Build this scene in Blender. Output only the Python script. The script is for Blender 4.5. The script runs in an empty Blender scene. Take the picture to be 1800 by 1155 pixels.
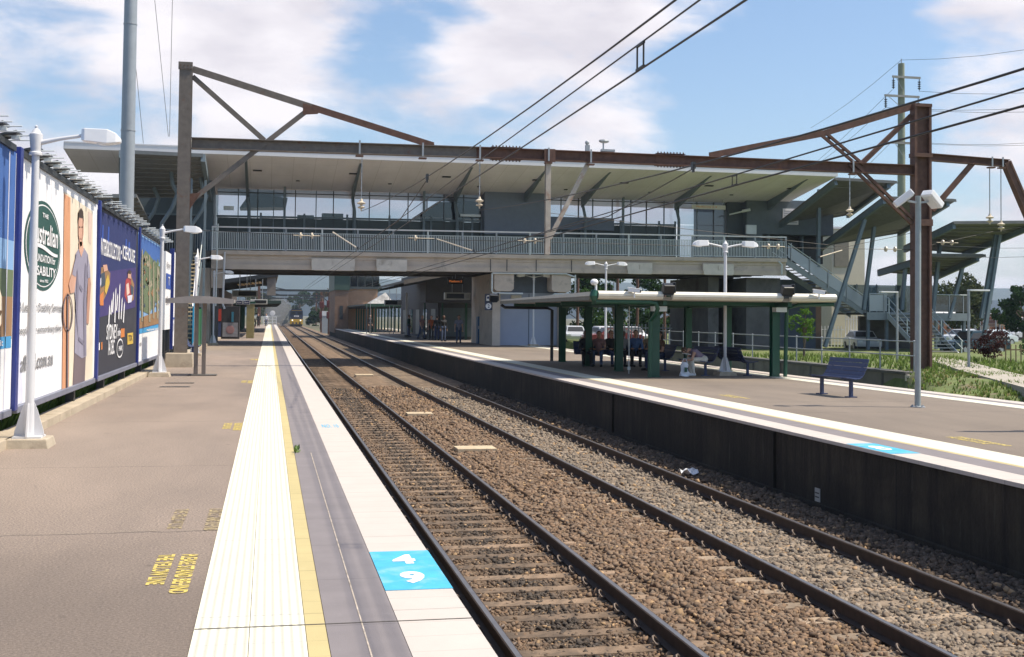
import bpy, bmesh, math, random
import numpy as np
from mathutils import Vector, Matrix
random.seed(7); rng = np.random.default_rng(11)
R = math.radians
SC = bpy.context.scene
COL = SC.collection

# ------------------------------------------------------------------ camera
CAM_H = 1.78
AX = np.array([[0.9797269243618886, -0.20007119486725658, 0.010328149146030486],
               [-0.017012515331157163, -0.03171952206203312, 0.9993520131776708],
               [0.1996139474147574, 0.9792677820211101, 0.03448018406206692]])
FPX, CX, CY = 2088.624, 900.0, 484.352
cd = bpy.data.cameras.new('camera'); cam = bpy.data.objects.new('camera', cd); COL.objects.link(cam)
cd.sensor_width = 36.0; cd.lens = 36.0 * FPX / 1800.0
cd.shift_x = 0.0; cd.shift_y = -(577.5 - CY) / 1800.0
cd.clip_start = 0.1; cd.clip_end = 20000
cam.matrix_world = Matrix(((AX[0][0], AX[1][0], -AX[2][0], 0), (AX[0][1], AX[1][1], -AX[2][1], 0),
                           (AX[0][2], AX[1][2], -AX[2][2], CAM_H), (0, 0, 0, 1)))
SC.camera = cam

def A(px, py, Y=None, z=None, X=None):
    """world point seen at a photograph pixel, at a known depth Y, height z or offset X"""
    d = AX.T @ np.array([(px - CX) / FPX, (CY - py) / FPX, 1.0])
    t = (z - CAM_H) / d[2] if z is not None else (Y / d[1] if Y is not None else X / d[0])
    return Vector((t * d[0], t * d[1], CAM_H + t * d[2]))

# ------------------------------------------------------------------ view, sun, sky
SC.view_settings.view_transform = 'Standard'; SC.view_settings.look = 'None'
SC.view_settings.exposure = 0.30; SC.view_settings.gamma = 1.0
try:
    SC.cycles.use_denoising = True
    SC.cycles.max_bounces = 6
except Exception: pass
SUN_EL, SUN_PHI = 60.0, 13.0        # elevation; degrees behind the camera from due right (+X)
sdir = Vector((math.cos(R(SUN_PHI)) * math.cos(R(SUN_EL)), -math.sin(R(SUN_PHI)) * math.cos(R(SUN_EL)), math.sin(R(SUN_EL))))
sl = bpy.data.lights.new('sun', 'SUN'); so = bpy.data.objects.new('sun', sl); COL.objects.link(so)
sl.energy = 5.0; sl.angle = R(1.0); sl.color = (1.0, 0.90, 0.74)
so.rotation_euler = sdir.to_track_quat('Z', 'Y').to_euler(); so.location = (30, -10, 60)

W = bpy.data.worlds.new('World'); SC.world = W; W.use_nodes = True
nt = W.node_tree; nt.nodes.clear()
def N(t, k, **kw):
    n = t.nodes.new(k)
    for a, b in kw.items(): setattr(n, a, b)
    return n
def lk(t, a, b): t.links.new(a, b)
wo = N(nt, 'ShaderNodeOutputWorld'); bg = N(nt, 'ShaderNodeBackground'); bg.inputs[1].default_value = 0.083
sky = N(nt, 'ShaderNodeTexSky', sky_type='NISHITA', sun_disc=False)
sky.sun_elevation = R(SUN_EL); sky.sun_rotation = R(90 + SUN_PHI); sky.air_density = 1.0; sky.dust_density = 1.6; sky.ozone_density = 1.2
tc = N(nt, 'ShaderNodeTexCoord')
mp = N(nt, 'ShaderNodeMapping'); mp.inputs['Scale'].default_value = (1.0, 1.0, 2.6); mp.inputs['Location'].default_value = (0.35, 0.2, 0.1)
lk(nt, tc.outputs['Generated'], mp.inputs[0])
def noise(t, vec, scale, detail, rough, dist=0.0):
    n = N(t, 'ShaderNodeTexNoise'); n.inputs['Scale'].default_value = scale; n.inputs['Detail'].default_value = detail
    n.inputs['Roughness'].default_value = rough; n.inputs['Distortion'].default_value = dist
    if vec is not None: lk(t, vec, n.inputs['Vector'])
    return n
def math_(t, op, a, b=None, clamp=False):
    n = N(t, 'ShaderNodeMath', operation=op); n.use_clamp = clamp
    for i, v in enumerate((a, b)):
        if v is None: continue
        if isinstance(v, (int, float)): n.inputs[i].default_value = v
        else: lk(t, v, n.inputs[i])
    return n.outputs[0]
def mixc(t, f, a, b, blend='MIX'):
    n = N(t, 'ShaderNodeMix', data_type='RGBA', blend_type=blend)
    for s, v in ((n.inputs['Factor'], f), (n.inputs[6], a), (n.inputs[7], b)):
        if isinstance(v, (int, float)): s.default_value = v
        elif isinstance(v, tuple): s.default_value = (*v, 1) if len(v) == 3 else v
        else: lk(t, v, s)
    return n.outputs[2]
n1 = noise(nt, mp.outputs[0], 6.5, 10, 0.56, 0.2)
cover = math_(nt, 'ADD', n1.outputs[0], 0.05)
# broad cloud banks (+) and open blue (-) steered by direction in the sky
for d, amp, w in (((0.040, 0.974, 0.212), .14, .09), ((-0.13, 0.968, 0.185), .16, .13), ((0.172, 0.957, 0.222), .21, .085), ((0.26, 0.945, 0.195), .19, .07),
                  ((0.070, 0.976, 0.196), -.22, .045), ((0.125, 0.974, 0.186), -.30, .06), ((0.10, 0.968, 0.222), -.10, .03), ((0.185, 0.969, 0.172), -.13, .04), ((0.23, 0.955, 0.178), -.10, .035), ((0.305, 0.935, 0.180), -.08, .04),
                  ((0.416, 0.892, 0.176), -.22, .075), ((0.45, 0.868, 0.212), -.26, .07), ((0.36, 0.92, 0.15), -.10, .05), ((0.31, 0.925, 0.218), .10, .04),
                  ((0.533, 0.82, 0.205), .16, .05), ((0.56, 0.82, 0.10), .10, .09), ((-0.12, 0.979, 0.155), -.20, .03), ((-0.17, 0.970, 0.165), -.20, .035), ((-0.075, 0.983, 0.16), -.14, .025), ((0.12, 0.98, 0.145), .15, .07), ((0.28, 0.95, 0.135), .08, .06)):
    v = Vector(d).normalized()
    ds = N(nt, 'ShaderNodeVectorMath', operation='DISTANCE'); lk(nt, tc.outputs['Generated'], ds.inputs[0]); ds.inputs[1].default_value = v
    q = math_(nt, 'DIVIDE', ds.outputs['Value'], w); q = math_(nt, 'MULTIPLY', q, q); q = math_(nt, 'MULTIPLY', q, -1.0)
    e = math_(nt, 'EXPONENT', q); e = math_(nt, 'MULTIPLY', e, amp)
    cover = math_(nt, 'ADD', cover, e)
sp = N(nt, 'ShaderNodeSeparateXYZ'); lk(nt, tc.outputs['Generated'], sp.inputs[0])   # clouds thinned overhead and behind the camera to weaken the fill light
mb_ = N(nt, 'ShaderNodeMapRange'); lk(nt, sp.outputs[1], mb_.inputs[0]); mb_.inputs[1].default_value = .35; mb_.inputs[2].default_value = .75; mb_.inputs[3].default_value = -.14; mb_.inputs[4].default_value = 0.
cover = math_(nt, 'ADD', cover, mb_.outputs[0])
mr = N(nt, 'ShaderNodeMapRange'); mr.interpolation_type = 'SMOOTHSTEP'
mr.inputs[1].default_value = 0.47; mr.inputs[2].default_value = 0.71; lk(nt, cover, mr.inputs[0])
n2 = noise(nt, mp.outputs[0], 9, 5, 0.5)
cr = N(nt, 'ShaderNodeValToRGB'); cr.color_ramp.elements[0].position = 0.35; cr.color_ramp.elements[1].position = 0.62
cr.color_ramp.elements[0].color = (8.0, 7.6, 8.2, 1); cr.color_ramp.elements[1].color = (10.6, 10.1, 10.4, 1); lk(nt, n2.outputs[0], cr.inputs[0])
skyb = mixc(nt, 1.0, sky.outputs[0], (1.5, 1.62, 1.72), 'MULTIPLY')
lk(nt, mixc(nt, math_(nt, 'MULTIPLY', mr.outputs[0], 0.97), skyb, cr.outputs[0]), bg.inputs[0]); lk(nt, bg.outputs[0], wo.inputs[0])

# ------------------------------------------------------------------ materials
MATS = {}
def M(name, col=(.5, .5, .5), rough=.6, metal=0., var=.12, scale=3., stain=None, stain_amt=.0, bump=0., bscale=40., spec=None, world=False, trans=0., rnd=0.):
    """principled material with noise-varied own colour, optional rust/grime patches and fine bump"""
    if name in MATS: return MATS[name]
    m = bpy.data.materials.new(name); m.use_nodes = True; t = m.node_tree; b = t.nodes['Principled BSDF']
    b.inputs['Roughness'].default_value = rough; b.inputs['Metallic'].default_value = metal
    if spec is not None: b.inputs['Specular IOR Level'].default_value = spec
    if world: vec = N(t, 'ShaderNodeNewGeometry').outputs['Position']
    else: vec = N(t, 'ShaderNodeTexCoord').outputs['Object']
    nz = noise(t, vec, scale, 6, .6)
    dark = tuple(c * (1 - var) for c in col); lite = tuple(min(1, c * (1 + var)) for c in col)
    r = N(t, 'ShaderNodeMapRange'); lk(t, nz.outputs[0], r.inputs[0]); r.inputs[1].default_value = .3; r.inputs[2].default_value = .7
    c = mixc(t, r.outputs[0], dark, lite)
    if stain is not None:
        n3 = noise(t, vec, scale * .55, 8, .68, .4)
        r2 = N(t, 'ShaderNodeMapRange'); lk(t, n3.outputs[0], r2.inputs[0]); r2.inputs[1].default_value = .62 - .3 * stain_amt; r2.inputs[2].default_value = .78 - .3 * stain_amt
        c = mixc(t, r2.outputs[0], c, stain)
    if rnd:
        oi = N(t, 'ShaderNodeObjectInfo')
        k = N(t, 'ShaderNodeMapRange'); lk(t, oi.outputs['Random'], k.inputs[0]); k.inputs[3].default_value = 1 - rnd; k.inputs[4].default_value = 1 + rnd
        hv = N(t, 'ShaderNodeHueSaturation'); lk(t, k.outputs[0], hv.inputs['Value']); lk(t, c, hv.inputs['Color']); c = hv.outputs[0]
    lk(t, c, b.inputs['Base Color'])
    if bump:
        n4 = noise(t, vec, bscale, 4, .6); bp = N(t, 'ShaderNodeBump'); bp.inputs['Strength'].default_value = bump; bp.inputs['Distance'].default_value = .02
        lk(t, n4.outputs[0], bp.inputs['Height']); lk(t, bp.outputs[0], b.inputs['Normal'])
    if trans: b.inputs['Transmission Weight'].default_value = trans
    MATS[name] = m; return m
def flat(name, col, rough=.7):      # printed ink / small plain surfaces
    return M('ink_' + name, col, rough, var=.11, scale=.9, stain=tuple(x * .72 + .03 for x in col), stain_amt=.12)

WHITE = M('white_paint', (.63, .63, .65), .4, var=.05, stain=(.38, .27, .18), stain_amt=.05)
CREAM = M('cream_paint', (.64, .61, .52), .5, var=.06, stain=(.5, .45, .36), stain_amt=.1)
LAMPW = M('lamp_white', (.82, .82, .83), .35, var=.03)
LENS = M('lens_glass', (.75, .78, .78), .15, var=.03)
GALV = M('galvanised_steel', (.36, .38, .40), .45, .35, var=.12, scale=6)
PALEG = M('pale_grey_rail', (.62, .66, .66), .45, .2, var=.06)
BLUEG = M('blue_grey_steel', (.145, .185, .21), .5, .1, var=.1)
DARKG = M('dark_steel', (.045, .05, .055), .5, .2, var=.15)
BLACK = M('black_plastic', (.015, .016, .018), .4, var=.1)
OLIVE = M('weathered_brown_steel', (.16, .135, .115), .6, .1, var=.2, scale=5, stain=(.16, .065, .03), stain_amt=.12)
RUST = M('rusty_steel', (.125, .064, .046), .75, .1, var=.3, scale=4, stain=(.20, .085, .048), stain_amt=.15, bump=.3, bscale=30)
RAILM = M('rusty_rail', (.055, .036, .027), .7, .3, var=.3, scale=8)
RAILT = M('polished_rail_head', (.30, .28, .27), .35, .85, var=.15, scale=5)
CLIP = M('rail_clip_steel', (.17, .13, .105), .6, .2, var=.2)
PLINTH = M('plinth_concrete', (.40, .34, .26), .9, var=.15, scale=3, stain=(.26, .21, .16), stain_amt=.25, bump=.3, bscale=30)
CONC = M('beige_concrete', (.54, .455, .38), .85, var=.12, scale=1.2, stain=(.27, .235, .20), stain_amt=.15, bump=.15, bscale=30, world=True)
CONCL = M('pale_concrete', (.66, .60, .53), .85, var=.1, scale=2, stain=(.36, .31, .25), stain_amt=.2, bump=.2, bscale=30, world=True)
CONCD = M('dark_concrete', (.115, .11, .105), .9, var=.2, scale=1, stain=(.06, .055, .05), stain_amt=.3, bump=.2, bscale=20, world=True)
GREEN = M('dark_green_paint', (.012, .075, .045), .4, var=.12, scale=2)
GREENP = M('green_panel', (.03, .14, .06), .5, var=.15, scale=1.5)
BLUEP = M('blue_post_paint', (.020, .035, .20), .35, var=.1)
BENCH = M('bench_blue', (.03, .045, .115), .45, var=.1, scale=6, stain=(.11, .13, .21), stain_amt=.12)
CYAN = M('cyan_panel', (.03, .36, .58), .4, var=.05)
WALLB = M('blue_grey_wall', (.33, .36, .455), .6, var=.05, scale=.8, world=True)
WALLD = M('dark_blue_wall', (.075, .095, .125), .6, var=.1, scale=.8, world=True)
def soffit_mat():
    m = bpy.data.materials.new('white_soffit'); m.use_nodes = True; t = m.node_tree; b = t.nodes['Principled BSDF']; b.inputs['Roughness'].default_value = .7
    g = N(t, 'ShaderNodeNewGeometry'); sx = N(t, 'ShaderNodeSeparateXYZ'); lk(t, g.outputs['Position'], sx.inputs[0])
    mp = N(t, 'ShaderNodeMapping'); mp.inputs['Scale'].default_value = (.5, .15, .3); lk(t, g.outputs['Position'], mp.inputs[0]); nz = noise(t, mp.outputs[0], 1.2, 6, .6)
    r = N(t, 'ShaderNodeMapRange'); lk(t, nz.outputs[0], r.inputs[0]); r.inputs[1].default_value = .3; r.inputs[2].default_value = .7
    c = mixc(t, r.outputs[0], (.70, .69, .72), (.84, .83, .87))
    for ch, per in ((0, 1.2), (1, 2.6)): c = mixc(t, math_(t, 'MULTIPLY', math_(t, 'LESS_THAN', math_(t, 'PINGPONG', sx.outputs[ch], per / 2), .012), .5), c, (.42, .40, .38))
    lk(t, c, b.inputs['Base Color']); MATS['white_soffit'] = m; return m
SOFFIT = soffit_mat()
ALUM = M('pale_aluminium', (.72, .70, .70), .45, .15, var=.03)
CORR = M('corrugated_grey', (.20, .205, .20), .5, .3, var=.12)

def glass(name, col=(.5, .58, .66), alpha=.35, rough=.05):
    m = bpy.data.materials.new(name); m.use_nodes = True; t = m.node_tree; t.nodes.clear()
    o = N(t, 'ShaderNodeOutputMaterial'); g = N(t, 'ShaderNodeBsdfGlossy'); g.inputs['Roughness'].default_value = rough; g.inputs[0].default_value = (.8, .85, .9, 1)
    tr = N(t, 'ShaderNodeBsdfTransparent'); tr.inputs[0].default_value = (*col, 1)
    fr = N(t, 'ShaderNodeFresnel'); fr.inputs[0].default_value = 1.5
    f = math_(t, 'ADD', fr.outputs[0], alpha * .25, True)
    mx = N(t, 'ShaderNodeMixShader'); lk(t, f, mx.inputs[0]); lk(t, tr.outputs[0], mx.inputs[1]); lk(t, g.outputs[0], mx.inputs[2]); lk(t, mx.outputs[0], o.inputs[0])
    return m
GLASS = glass('tinted_glass', (.54, .58, .64), .2)
GLASSD = glass('dark_glass', (.30, .36, .38), .3)

# ------------------------------------------------------------------ mesh builder
class MB:
    def __init__(s): s.v = []; s.f = []; s.m = []; s.mats = []
    def mi(s, mat):
        if mat is None: return 0
        if mat not in s.mats: s.mats.append(mat)
        return s.mats.index(mat)
    def add(s, vs, fs, mat=None):
        o = len(s.v); k = s.mi(mat); s.v += [tuple(v) for v in vs]
        for f in fs: s.f.append(tuple(o + i for i in f)); s.m.append(k)
        return s
    def box(s, c, size, mat=None, rz=0., taper=1.0, rot=None):
        x, y, z = size[0] / 2, size[1] / 2, size[2] / 2
        vs = [Vector((a * x * (taper if k > 0 else 1), b * y * (taper if k > 0 else 1), k * z)) for k in (-1, 1) for b in (-1, 1) for a in (-1, 1)]
        if rz: rot = Matrix.Rotation(rz, 3, 'Z')
        if rot is not None: vs = [rot @ v for v in vs]
        c = Vector(c)
        return s.add([v + c for v in vs], [(0, 2, 3, 1), (4, 5, 7, 6), (0, 1, 5, 4), (2, 6, 7, 3), (0, 4, 6, 2), (1, 3, 7, 5)], mat)
    def lo(s, a, b, mat=None):      # box from min corner to max corner
        return s.box([(a[i] + b[i]) / 2 for i in range(3)], [abs(b[i] - a[i]) for i in range(3)], mat)
    def bar(s, p, q, w, h=None, mat=None, up=(0, 0, 1)):
        p, q = Vector(p), Vector(q); h = w if h is None else h; d = (q - p)
        if d.length < 1e-6: return s
        d.normalize(); u = Vector(up)
        if abs(d.dot(u)) > .98: u = Vector((0, 1, 0)) if abs(d.y) < .9 else Vector((1, 0, 0))
        r = d.cross(u).normalized(); u = r.cross(d)
        vs = [e + a * r * w / 2 + b * u * h / 2 for e in (p, q) for a, b in ((-1, -1), (1, -1), (1, 1), (-1, 1))]
        return s.add(vs, [(3, 2, 1, 0), (4, 5, 6, 7), (0, 1, 5, 4), (1, 2, 6, 5), (2, 3, 7, 6), (3, 0, 4, 7)], mat)
    def tube(s, pts, r, mat=None, n=8, cap=True):
        pts = [Vector(p) for p in pts]; rs = r if isinstance(r, (list, tuple)) else [r] * len(pts)
        o = len(s.v); k = s.mi(mat); prev = None
        for i, p in enumerate(pts):
            d = (pts[min(i + 1, len(pts) - 1)] - pts[max(i - 1, 0)]).normalized()
            if prev is None:
                u = Vector((0, 0, 1)) if abs(d.z) < .9 else Vector((1, 0, 0)); a = d.cross(u).normalized()
            else: a = (prev - d * prev.dot(d)).normalized()
            prev = a; b = d.cross(a)
            for j in range(n):
                t = 2 * math.pi * j / n; s.v.append(tuple(p + (a * math.cos(t) + b * math.sin(t)) * rs[i]))
        for i in range(len(pts) - 1):
            for j in range(n):
                s.f.append((o + i * n + j, o + i * n + (j + 1) % n, o + (i + 1) * n + (j + 1) % n, o + (i + 1) * n + j)); s.m.append(k)
        if cap:
            s.f.append(tuple(o + j for j in reversed(range(n)))); s.m.append(k)
            e = o + (len(pts) - 1) * n; s.f.append(tuple(e + j for j in range(n))); s.m.append(k)
        return s
    def lathe(s, c, prof, mat=None, n=12):     # profile of (radius, z) about a vertical axis
        c = Vector(c); return s.tube([c + Vector((0, 0, z + i * 1e-6)) for i, (r, z) in enumerate(prof)], [max(r, 1e-4) for r, z in prof], mat, n)
    def quad(s, a, b, c, d, mat=None): return s.add([a, b, c, d], [(0, 1, 2, 3)], mat)
    def prism(s, poly, ext, mat=None):         # planar polygon (3-D points) pushed along ext
        n = len(poly); e = Vector(ext); p = [Vector(q) for q in poly]
        fs = [tuple(range(n)), tuple(n + i for i in reversed(range(n)))] + [(i, n + i, n + (i + 1) % n, (i + 1) % n)[::-1] for i in range(n)]
        return s.add(p + [q + e for q in p], fs, mat)
    def slab(s, quad, th, mat=None):           # four corner points with thickness downwards
        return s.prism(quad, (0, 0, -th), mat)
    def sphere(s, c, r, mat=None, nu=10, nv=7, sc=(1, 1, 1)):
        vs = []; fs = []
        for i in range(nv + 1):
            a = math.pi * i / nv
            for j in range(nu):
                b = 2 * math.pi * j / nu
                vs.append((c[0] + r * sc[0] * math.sin(a) * math.cos(b), c[1] + r * sc[1] * math.sin(a) * math.sin(b), c[2] + r * sc[2] * math.cos(a)))
        for i in range(nv):
            for j in range(nu): fs.append((i * nu + j, (i + 1) * nu + j, (i + 1) * nu + (j + 1) % nu, i * nu + (j + 1) % nu))
        return s.add(vs, fs, mat)
    def text(s, string, org, ux, uy, width, height, mat, bold=.018):
        vs, fs = text_geo(string, bold)
        if not vs: return s
        x0 = min(v[0] for v in vs); x1 = max(v[0] for v in vs); y0 = min(v[1] for v in vs); y1 = max(v[1] for v in vs)
        ux, uy, org = Vector(ux), Vector(uy), Vector(org)
        return s.add([org + ux * ((v[0] - x0) / (x1 - x0) * width) + uy * ((v[1] - y0) / (y1 - y0) * height) for v in vs], fs, mat)
    def build(s, name, mat=None, parent=None, org=None, smooth=False, fix=True, bevel=0.):
        me = bpy.data.meshes.new(name); o = Vector(org) if org is not None else (parent_origin(parent) if parent is not None else Vector())
        me.from_pydata([(v[0] - o.x, v[1] - o.y, v[2] - o.z) for v in s.v], [], s.f)
        mats = s.mats if s.mats else []
        if mat is not None and not mats: mats = [mat]
        for q in mats: me.materials.append(q)
        if len(mats) > 1: me.polygons.foreach_set('material_index', s.m)
        if fix:
            bm = bmesh.new(); bm.from_mesh(me); bmesh.ops.recalc_face_normals(bm, faces=bm.faces); bm.to_mesh(me); bm.free()
        if smooth:
            me.polygons.foreach_set('use_smooth', [True] * len(me.polygons))
            try: me.set_sharp_from_angle(angle=R(40))
            except Exception: pass
        me.update()
        ob = bpy.data.objects.new(name, me); COL.objects.link(ob)
        if parent is not None: ob.parent = parent
        elif org is not None: ob.location = o
        if bevel:
            bv = ob.modifiers.new('bevel', 'BEVEL'); bv.width = bevel; bv.segments = 2; bv.limit_method = 'ANGLE'
        return ob
def parent_origin(p):
    o = Vector()
    while p is not None: o += p.location; p = p.parent
    return o
_TX = {}
def text_geo(string, bold=.018):
    key = (string, bold)
    if key not in _TX:
        c = bpy.data.curves.new('lettering', 'FONT'); c.body = string; c.size = 1; c.offset = bold; c.resolution_u = 3
        o = bpy.data.objects.new('lettering', c); COL.objects.link(o)
        dg = bpy.context.evaluated_depsgraph_get(); me = bpy.data.meshes.new_from_object(o.evaluated_get(dg))
        _TX[key] = ([tuple(v.co) for v in me.vertices], [tuple(p.vertices) for p in me.polygons])
        bpy.data.objects.remove(o); bpy.data.curves.remove(c); bpy.data.meshes.remove(me)
    return _TX[key]
def tag(o, label=None, cat=None, group=None, kind=None):
    if label: o['label'] = label
    if cat: o['category'] = cat
    if group: o['group'] = group
    if kind: o['kind'] = kind
    return o
def thing(name, label, cat, loc=(0, 0, 0), group=None):
    o = bpy.data.objects.new(name, None); o.empty_display_size = .2; COL.objects.link(o); o.location = loc
    return tag(o, label, cat, group)
def struct(name, mb, mat=None, smooth=False): return tag(mb.build(name, mat, org=(0, 0, 0), smooth=smooth), kind='structure')
def copy_tree(o, parent=None):
    c = o.copy(); COL.objects.link(c)
    if parent is not None: c.parent = parent
    for ch in list(KIDS(o)): copy_tree(ch, c)
    return c
def KIDS(o): return [x for x in COL.objects if x.parent == o]
def relabel(o, label):
    o['label'] = label; return o
# ------------------------------------------------------------------ ground, platforms, track bed
Z_RAIL, Z_BED = -0.97, -1.17
def strip_mat(name, col, joint=1.2, ribs=False, var=.05, stain=(.45, .42, .38), samt=.0, jw=.012, jcol=.55, off=0., sub=None):
    m = bpy.data.materials.new(name); m.use_nodes = True; t = m.node_tree; b = t.nodes['Principled BSDF']; b.inputs['Roughness'].default_value = .75
    g = N(t, 'ShaderNodeNewGeometry'); sx = N(t, 'ShaderNodeSeparateXYZ'); lk(t, g.outputs['Position'], sx.inputs[0])
    nz = noise(t, g.outputs['Position'], 2.2, 8, .62)
    r = N(t, 'ShaderNodeMapRange'); lk(t, nz.outputs[0], r.inputs[0]); r.inputs[1].default_value = .3; r.inputs[2].default_value = .7
    c = mixc(t, r.outputs[0], tuple(x * (1 - var) for x in col), tuple(min(1, x * (1 + var)) for x in col))
    n2 = noise(t, g.outputs['Position'], 6, 8, .7, .3)
    r2 = N(t, 'ShaderNodeMapRange'); lk(t, n2.outputs[0], r2.inputs[0]); r2.inputs[1].default_value = .6; r2.inputs[2].default_value = .85; 
    c = mixc(t, math_(t, 'MULTIPLY', r2.outputs[0], .35 + samt), c, stain)
    y = math_(t, 'ADD', sx.outputs[1], off)
    def jline(c, per, w, k):
        md = math_(t, 'PINGPONG', y, per / 2); lt = math_(t, 'LESS_THAN', md, w / 2)
        return mixc(t, math_(t, 'MULTIPLY', lt, k), c, tuple(x * .45 for x in col))
    if joint: c = jline(c, joint, jw, jcol)
    if sub: c = jline(c, sub, jw * .7, jcol * .55)
    if ribs:
        sn = math_(t, 'SINE', math_(t, 'MULTIPLY', sx.outputs[0], 2 * math.pi / .05))
        s2 = math_(t, 'GREATER_THAN', sn, .1)
        c = mixc(t, math_(t, 'MULTIPLY', s2, .5), c, tuple(x * f for x, f in zip(col, (.93, .905, .80))))
        bp = N(t, 'ShaderNodeBump'); bp.inputs['Strength'].default_value = .6; bp.inputs['Distance'].default_value = .006
        lk(t, sn, bp.inputs['Height']); lk(t, bp.outputs[0], b.inputs['Normal'])
    else:
        n4 = noise(t, g.outputs['Position'], 120, 3, .6); bp = N(t, 'ShaderNodeBump'); bp.inputs['Strength'].default_value = .25; bp.inputs['Distance'].default_value = .006
        lk(t, n4.outputs[0], bp.inputs['Height']); lk(t, bp.outputs[0], b.inputs['Normal'])
    lk(t, c, b.inputs['Base Color']); return m
def asphalt_mat(name, col, patch, crack_y=(), old_y=None):
    m = bpy.data.materials.new(name); m.use_nodes = True; t = m.node_tree; b = t.nodes['Principled BSDF']; b.inputs['Roughness'].default_value = .85
    g = N(t, 'ShaderNodeNewGeometry'); P = g.outputs['Position']
    mp = N(t, 'ShaderNodeMapping'); mp.inputs['Scale'].default_value = (1, .35, 1); lk(t, P, mp.inputs[0])
    a = noise(t, mp.outputs[0], .55, 7, .6, .3); f = noise(t, P, 55, 4, .8); h = noise(t, mp.outputs[0], 4.5, 8, .72, .5)
    r = N(t, 'ShaderNodeMapRange'); lk(t, a.outputs[0], r.inputs[0]); r.inputs[1].default_value = .32; r.inputs[2].default_value = .68
    c = mixc(t, r.outputs[0], patch, col)
    r2 = N(t, 'ShaderNodeMapRange'); lk(t, f.outputs[0], r2.inputs[0]); r2.inputs[1].default_value = .3; r2.inputs[2].default_value = .7; r2.inputs[3].default_value = .62; r2.inputs[4].default_value = 1.38
    hv = N(t, 'ShaderNodeHueSaturation'); lk(t, r2.outputs[0], hv.inputs['Value']); lk(t, c, hv.inputs['Color']); c = hv.outputs[0]
    r3 = N(t, 'ShaderNodeMapRange'); lk(t, h.outputs[0], r3.inputs[0]); r3.inputs[1].default_value = .62; r3.inputs[2].default_value = .74
    c = mixc(t, math_(t, 'MULTIPLY', r3.outputs[0], .55), c, tuple(x * .55 for x in patch))
    # scattered gum spots
    vo = N(t, 'ShaderNodeTexVoronoi'); vo.inputs['Scale'].default_value = 1.7; lk(t, P, vo.inputs['Vector'])
    c = mixc(t, math_(t, 'MULTIPLY', math_(t, 'LESS_THAN', vo.outputs['Distance'], .045), .7), c, tuple(x * .4 for x in patch))
    sx = N(t, 'ShaderNodeSeparateXYZ'); lk(t, P, sx.inputs[0]); wob = noise(t, P, 1.5, 4, .6)
    yy = math_(t, 'ADD', sx.outputs[1], math_(t, 'MULTIPLY', math_(t, 'SUBTRACT', wob.outputs[0], .5), .25))
    for cy, w in crack_y:
        d = math_(t, 'ABSOLUTE', math_(t, 'SUBTRACT', yy, cy)); c = mixc(t, math_(t, 'MULTIPLY', math_(t, 'LESS_THAN', d, w), .85), c, (.02, .018, .015))
    if old_y is not None:      # older, darker asphalt panel on the near side of the joint
        k_ = noise(t, P, .8, 5, .6); yk = math_(t, 'ADD', sx.outputs[1], math_(t, 'MULTIPLY', math_(t, 'SUBTRACT', k_.outputs[0], .5), 3.0)); q_ = N(t, 'ShaderNodeMapRange'); lk(t, yk, q_.inputs[0]); q_.inputs[1].default_value = old_y + .3; q_.inputs[2].default_value = old_y - 2.5
        c = mixc(t, math_(t, 'MULTIPLY', q_.outputs[0], .75), c, mixc(t, r.outputs[0], tuple(x * .62 for x in patch), tuple(x * .60 for x in col)))
        hv2 = N(t, 'ShaderNodeHueSaturation'); lk(t, r2.outputs[0], hv2.inputs['Value']); lk(t, c, hv2.inputs['Color']); c = hv2.outputs[0]
    bp = N(t, 'ShaderNodeBump'); bp.inputs['Strength'].default_value = .5; bp.inputs['Distance'].default_value = .01; lk(t, f.outputs[0], bp.inputs['Height']); lk(t, bp.outputs[0], b.inputs['Normal'])
    lk(t, c, b.inputs['Base Color']); return m
ASPH = asphalt_mat('left_asphalt', (.270, .212, .172), (.192, .153, .127), ((10.1, .012), (36.2, .02), (20.3, .008), (14.4, .006), (26.5, .015)), old_y=10.1)
ASPHR = asphalt_mat('right_asphalt', (.225, .182, .143), (.165, .133, .106), ((24.0, .015), (21.2, .01), (30.0, .012)))
TACT = strip_mat('cream_tactile_paving', (.66, .64, .545), 2.4, True, off=.0, jw=.012, sub=.6, stain=(.50, .45, .36), samt=.05)
YELL = strip_mat('yellow_line_paving', (.47, .39, .19), 1.2, False, var=.08, samt=.1, sub=.3)
GREYS = strip_mat('grey_paint_paving', (.20, .178, .182), 1.2, False, var=.1, stain=(.30, .28, .28), samt=.2, off=.3, jw=.01)
COPE = strip_mat('white_coping', (.51, .46, .42), 1.2, False, var=.05, stain=(.46, .40, .36), samt=.25, off=.0, jw=.014, sub=.3)

mb = MB(); mb.lo((-3000, -60, -2.2), (3000, 4000, -1.4))
GRD = M('dry_earth', (.10, .09, .055), .95, var=.25, scale=.15, stain=(.11, .13, .05), stain_amt=.4, world=True); struct('ground', mb, GRD)

Y0, YL, YR0, YR = -8.0, 205.0, -8.0, 165.0
EDGE_L, EDGE_R, EDGE_RR = 1.20, 8.10, 16.35
mb = MB(); mb.lo((-3.35, Y0, -1.4), (EDGE_L - .12, YL, 0)); struct('platform_left', mb, ASPH)
mb = MB(); mb.lo((EDGE_R + .14, YR0, -1.4), (EDGE_RR - .1, YR, 0)); struct('platform_right', mb, ASPHR)
def strips(name, xs, y0, y1, mats, z):
    for (a, b), (nm, mt) in zip(zip(xs[:-1], xs[1:]), mats):
        m = MB(); m.lo((a + .002, y0, z - .05), (b - .002, y1, z)); struct(name + '_' + nm, m, mt)
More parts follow.
